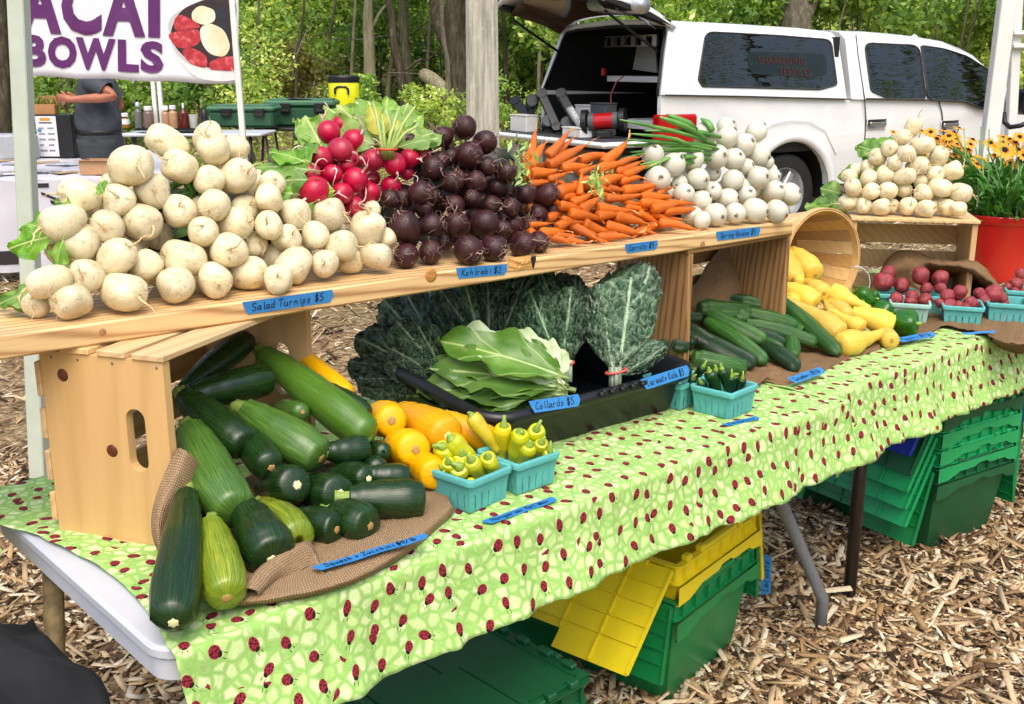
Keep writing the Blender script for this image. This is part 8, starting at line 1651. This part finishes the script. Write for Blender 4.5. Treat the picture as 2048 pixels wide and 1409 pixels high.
def tree(label, pts, wpx, f, mat, limbs=(), crown=None, cat='tree', group='trees at the wood edge', seed=1, twigs=0):
    """pts: photo points of the trunk from the foot up, continued above the frame"""
    foot = wp(*pts[0], f); fx_, fy_ = foot.x, foot.y; gz = float(h_ground(fx_, fy_)); base = Vector((fx_, fy_, gz-.1)); t = thing('tree', label, cat, (fx_, fy_, gz), group)
    P = [base] + [wp(u, v, f) for u, v in pts[1:]]; r0 = wpx/2*fdepth(f, 100)/FPX
    d = (P[-1]-P[-2]).normalized(); top = P[-1] + (d*.5+Vector((0,0,.6)))*4.5; P += [P[-1].lerp(top, .5)+Vector((wr.uniform(-.2,.2), 0, 0)), top]
    Q = [tuple(q) for q in catmull([tuple(p) for p in P], 26)]; n = len(Q); rad = []
    b = MB(); rings = []; nseg = 14
    for i, q in enumerate(Q):
        tt = i/(n-1); r = r0*(1.0-.6*tt)*(1+.8*math.exp(-tt*22)); q = Vector(q)
        rings.append([tuple(q + (RGT*math.cos(a)+WN*math.sin(a))*r*(1+.13*mnoise.noise(Vector((math.cos(a)*2, math.sin(a)*2, i*.5+seed))))) for a in [2*math.pi*k/nseg for k in range(nseg)]])
    b.loft(rings); tr = obj('trunk', b, mat, t)
    tips = [top]
    for L in limbs:
        lp, lw = L; LP = [wp(u, v, f) + WN*.2*i for i, (u, v) in enumerate(lp)]; e = LP[-1] + (LP[-1]-LP[-2]).normalized()*wr.uniform(1, 2.5) + Vector((0,0,.8)); LP.append(e); LQ = catmull([tuple(p) for p in LP], 14); rl = lw/2*fdepth(f, 100)/FPX; b = MB(); b.tube([tuple(q) for q in LQ], [rl*(1-.7*i/13) for i in range(14)], 8); obj('limb', b, mat, t); tips.append(e)
    if crown:
        nl, rad_, sz, mi = crown; g = np.random.default_rng(seed+900); C = []
        for e in tips:
            for k in range(6): c = np.array(e) + g.normal(0, rad_*.55, 3)*np.array([1,1,.7]); C.append(c + g.normal(0, rad_*.28, (nl//(6*len(tips)), 3)))
        leaf_cloud('crown', np.concatenate(C), sz, LF[mi], seed, parent=t)
    return t
tree('smooth pale grey trunk left of the thin curved one, in the clearing', [(737,215),(739,120),(736,40),(738,-20)], 27, 20, BK3, [([(741,60),(760,20),(790,-30)], 8)], (2600, 1.3, .17, 0), seed=1)
tree('thin dark trunk bowed like an S beside the yellow cooler', [(812,235),(806,170),(790,100),(784,40),(774,-20)], 22, 19, BK2, [([(800,150),(838,120),(870,105)], 7)], (2200, 1.1, .16, 0), seed=2)
tree('straight slim trunk right behind the bowed one', [(826,230),(815,140),(808,60),(804,-20)], 22, 21, BK1, [], (2200, 1.2, .16, 1), seed=3)
tree('thick dark oak trunk that forks left of the grey post', [(918,240),(922,170),(918,110),(908,60),(912,0),(918,-30)], 62, 19, BK2, [([(905,95),(882,60),(868,10),(858,-30)], 36), ([(935,80),(940,30),(950,-30)], 40)], (5000, 1.8, .18, 1), seed=4)
tree('lean trunk close by the right side of the thick oak', [(892,230),(896,150),(886,70),(880,-20)], 12, 17.5, BK1, [], (1400, 1, .15, 0), seed=5)
tree('trunk hidden partly behind the grey post', [(1052,235),(1055,150),(1050,60),(1052,-20)], 34, 24, BK2, [], (2400, 1.5, .18, 1), seed=6)
tree('dark trunk with a bare crooked limb left of the raised hatch', [(1090,240),(1092,150),(1090,70),(1088,-20)], 26, 23, BK2, [([(1090,150),(1085,100),(1072,60),(1060,40)], 9)], (2400, 1.4, .18, 1), seed=7)
tree('broad brown trunk rising behind the truck roof', [(1592,240),(1592,120),(1593,40),(1590,-20)], 76, 17, BK1, [([(1600,45),(1625,20),(1650,-30)], 34)], (4500, 1.9, .18, 1), seed=8)
tree('thin trunk seen over the truck cap, left of the broad one', [(1424,240),(1422,120),(1420,30),(1424,-20)], 16, 24, BK2, [], (1800, 1.3, .17, 1), seed=9)
tree('grey trunk just behind the person at the stall', [(142,330),(137,240),(133,160),(130,-20)], 30, 15.5, BK1, [], (2200, 1.3, .17, 1), seed=10)
tree('dark trunk at the far left beyond the pale green leg', [(6,380),(6,200),(2,60),(0,-20)], 34, 14.5, BK2, [], (2200, 1.3, .17, 1), seed=11)
tree('thin bare sapling between the post and the hatch', [(1130,240),(1128,160),(1135,110),(1150,60)], 7, 18, BK2, [([(1128,160),(1110,130),(1098,95)], 5)], None, seed=12)
tree('slender leaning trunk behind the cooler, half lost in leaves', [(775,230),(778,150),(796,70),(800,-20)], 11, 23, BK3, [], (1500, 1.1, .16, 0), seed=13)
tree('slim grey trunk far behind the straight one', [(868,225),(866,120),(862,40),(866,-20)], 14, 27, BK1, [], (1500, 1.3, .17, 1), seed=14)
tree('small trunk deep in the wood left of the pale one', [(640,200),(655,100),(668,20),(672,-20)], 9, 24, BK1, [], (1500, 1.2, .16, 0), seed=15)
for k, (u, w, f, lean, where) in enumerate(((505,8,19,10,'right of the banner leg'),(585,7,18,18,'above the taller green carrier'),(700,8,22,8,'between the cooler and the pale trunk'),(850,8,20,10,'left of the thick oak'),(1015,10,21,-8,'right beside the grey post'),(1075,8,20,6,'by the hatch tip'),(1150,10,22,-10,'above the grinders'),(1460,9,23,8,'over the cap window'),(1700,12,21,-14,'over the cab roof'),(1900,11,22,-10,'over the windscreen'))):
    tree(f'thin woodland trunk {where}', [(u, 235), (u+lean*.5, 130), (u+lean, 50), (u+lean*1.3, -20)], w, f, (BK1, BK2, BK3)[k % 3], [], (700, .9, .13, k % 2), seed=40+k)
# fallen log and brush
A, B = wp(846, 148, 18.5), wp(902, 200, 18.0); b = MB(); b.tube([tuple(q) for q in catmull([tuple(A), tuple(A.lerp(B, .5)+Vector((0,0,.05))), tuple(B)], 12)], [.10, .11, .115, .12, .12, .12, .125, .125, .12, .12, .12, .11], 10); tag(obj('fallen_log', b, BK3), 'pale fallen log slanting down against the thick dark oak', 'log')
for i in range(26):
    u, v = wr.uniform(500, 920), wr.uniform(60, 215); f = wr.uniform(17, 24); A = wp(u, v, f); d = Vector((wr.gauss(0,1), wr.gauss(0,.5), wr.gauss(0,.55))).normalized()*wr.uniform(.5, 1.6); b = MB(); b.tube([A, A+d*.5+Vector((0,0,wr.uniform(-.1,.15))), A+d], [.016, .012, .005], 5)
    tag(obj('dead_branch', b, BK1), f"{'long' if d.length > 1.05 else 'short'} dead branch in the brush at the wood edge, {ORD[i%20]} from the {'cooler' if i<20 else 'oak'} side", 'branch', 'dead branches in the brush')
# shrubs: (u, row of centre, forward distance, radius m, leaves, leaf size, material)
SEEN = {}
kinds = ['bright green shrub', 'leafy young tree', 'tangled bush', 'low spreading bush', 'yellow green sapling']
marks = [(520,'right of the banner'),(600,'above the green carriers'),(700,'behind the yellow cooler'),(800,'by the bowed trunk'),(900,'by the thick oak'),(1000,'behind the grey post'),(1100,'left of the raised hatch'),(1250,'behind the truck hatch'),(1420,'over the truck cap'),(1580,'by the broad brown trunk'),(1750,'over the truck cab'),(1900,'above the windscreen'),(2040,'by the right canopy leg'),(60,'behind the menu box'),(200,'behind the person'),(330,'behind the bottles'),(440,'behind the banner leg')]
def shrub(i, u, v, f, rad, n, sz, mi, tone=0, name='shrub'):
    c = wp(u, v, f); gz = float(h_ground(c.x, c.y)); near = min(marks, key=lambda m: abs(m[0]-u))[1]; dist = 'near' if f < 16.5 else ('mid distance' if f < 20 else 'distant'); hgt = 'high' if v < 30 else ('low' if v > 130 else 'middle height')
    lb_ = f"{dist} {kinds[(i*3+mi) % 5]} {near}, crown {hgt}"; SEEN[lb_] = SEEN.get(lb_, 0)+1; lb_ += ('' if SEEN[lb_] == 1 else f', {ORD[SEEN[lb_]-1]} such from the left')
    t = thing(name, lb_, 'shrub', (c.x, c.y, gz), 'shrubs at the wood edge')
    g = np.random.default_rng(1000+i); nb = 9; C = []
    for k in range(nb): cc = np.array(c) + g.normal(0, rad*.5, 3)*np.array([1,1,.75]); q = g.normal(0, 1, (n//nb, 3)); q /= np.linalg.norm(q, axis=1, keepdims=True); C.append(cc + q*rad*g.uniform(.25, .62)*g.uniform(.5, 1.05, (n//nb, 1)))
    C = np.concatenate(C); gh = h_ground(C[:,0], C[:,1]); C = C[C[:,2] > gh+.03]
    leaf_cloud('crown', C, sz, LF[mi], 1000+i, parent=t, tone=tone)
    b = MB(); 
    for k in range(4): e = Vector(c) + Vector((g.normal(0, rad*.4), g.normal(0, rad*.4), g.normal(0, rad*.3))); b.tube([(c.x+.05*k, c.y, gz-.05), Vector((c.x, c.y, gz)).lerp(e, .5)+Vector((.08*k-.1, 0, .1)), e], [.03, .022, .008], 5)
    obj('stem', b, BK1, t)
i = 0
for f, us, vs_, rad, n, sz in ((15.8, range(-40, 520, 90), (120, 215), .62, 1700, .085), (16.5, range(510, 1200, 110), (205, 240), .42, 1500, .075), (23.5, range(470, 1260, 70), (30, 175), 1.0, 2400, .12), (25.5, range(440, 1260, 80), (-60, 90), 1.5, 2600, .15), (17, range(1260, 2130, 95), (-30, 110), 1.05, 2700, .125), (21, range(1240, 2150, 95), (-90, 40), 1.5, 2700, .16), (20, range(-60, 480, 90), (-10, 150), 1.2, 2200, .13)):
    for u in us:
        i += 1; v = wr.uniform(*vs_); mi = 2 if (500 < u < 720 and v > 90 and wr.random() < .6) else (0 if wr.random() < .6 else 1)
        shrub(i, u+wr.uniform(-30, 30), v, f+wr.uniform(-1, 1), rad*wr.uniform(.8, 1.2), n, sz*wr.uniform(.85, 1.2), mi, wr.uniform(-.32, .3))
def far(n, f0, f1, vlo, vhi, sz, seed, mi, u0=-150, u1=2250):
    g = np.random.default_rng(seed); nc = n//90; u = g.uniform(u0, u1, nc); v = g.uniform(vlo, vhi, nc); f = g.uniform(f0, f1, nc); C = []
    for k in range(nc): C.append(np.array(wp(u[k], v[k], f[k])) + g.normal(0, .75, (90, 3))*np.array([1,1,.7]))
    C = np.concatenate(C); tag(leaf_cloud('woodland_foliage', C, sz, LF[mi], seed, tone=g.uniform(-.1, .1)), kind='stuff')
far(40000, 28, 36, -110, 190, .2, 71, 0); far(22000, 36, 48, -100, 170, .34, 72, 0)
far(24000, 22, 34, -140, 200, .24, 73, 1, -1500, -150); far(16000, 22, 34, -140, 200, .24, 74, 1, 2250, 3200)
# low plants and leaf litter on the bank
g = np.random.default_rng(91); n = 26000; f = g.uniform(14.5, 27, n); u = g.uniform(-900, 1350, n); r = (u-CX)/FPX*f; C = np.stack([CAM_LOC.x+_h.x*f+RGT.x*r, CAM_LOC.y+_h.y*f+RGT.y*r], 1); C = np.concatenate([C, (h_ground(C[:,0], C[:,1]) + g.exponential(.14, n))[:,None]], 1)
tag(leaf_cloud('ground_plants', C, .09, LF[0], 92, tone=.12), kind='stuff')
# trees standing behind the viewer: their image shows in the truck's windows and they soften the light
for k, (ang, dist, h0, where) in enumerate(((66, 24, 4, 'right'), (76, 21, 5, 'right'), (86, 23, 6, 'right'), (96, 20, 6, 'right'), (108, 22, 7, 'right'), (124, 22, 8, 'right'), (165, 24, 8.5, 'rear'), (205, 24, 8.5, 'rear'))):
    a = math.atan2(_h.x, _h.y) + R(ang); x, y = CAM_LOC.x+math.sin(a)*dist, CAM_LOC.y+math.cos(a)*dist; t = thing('tree', f'tall broadleaf tree across the clearing, {ORD[k]} of the row outside the view', 'tree', (x, y, 0), 'trees across the clearing'); b = MB(); b.tube([(x, y, -.1), (x+.1, y, 2.5), (x, y+.2, 5), (x+.2, y, 12)], [.3, .24, .17, .06], 10); obj('trunk', b, BK1, t)
    g = np.random.default_rng(300+k); C = []
    for q in range(26): c = np.array([x, y, h0]) + g.normal(0, 1, 3)*np.array([1.9, 1.9, 2.4]); C.append(c + g.normal(0, .6, (110, 3)))
    leaf_cloud('crown', np.concatenate(C), .26, LF[1], 300+k, parent=t)
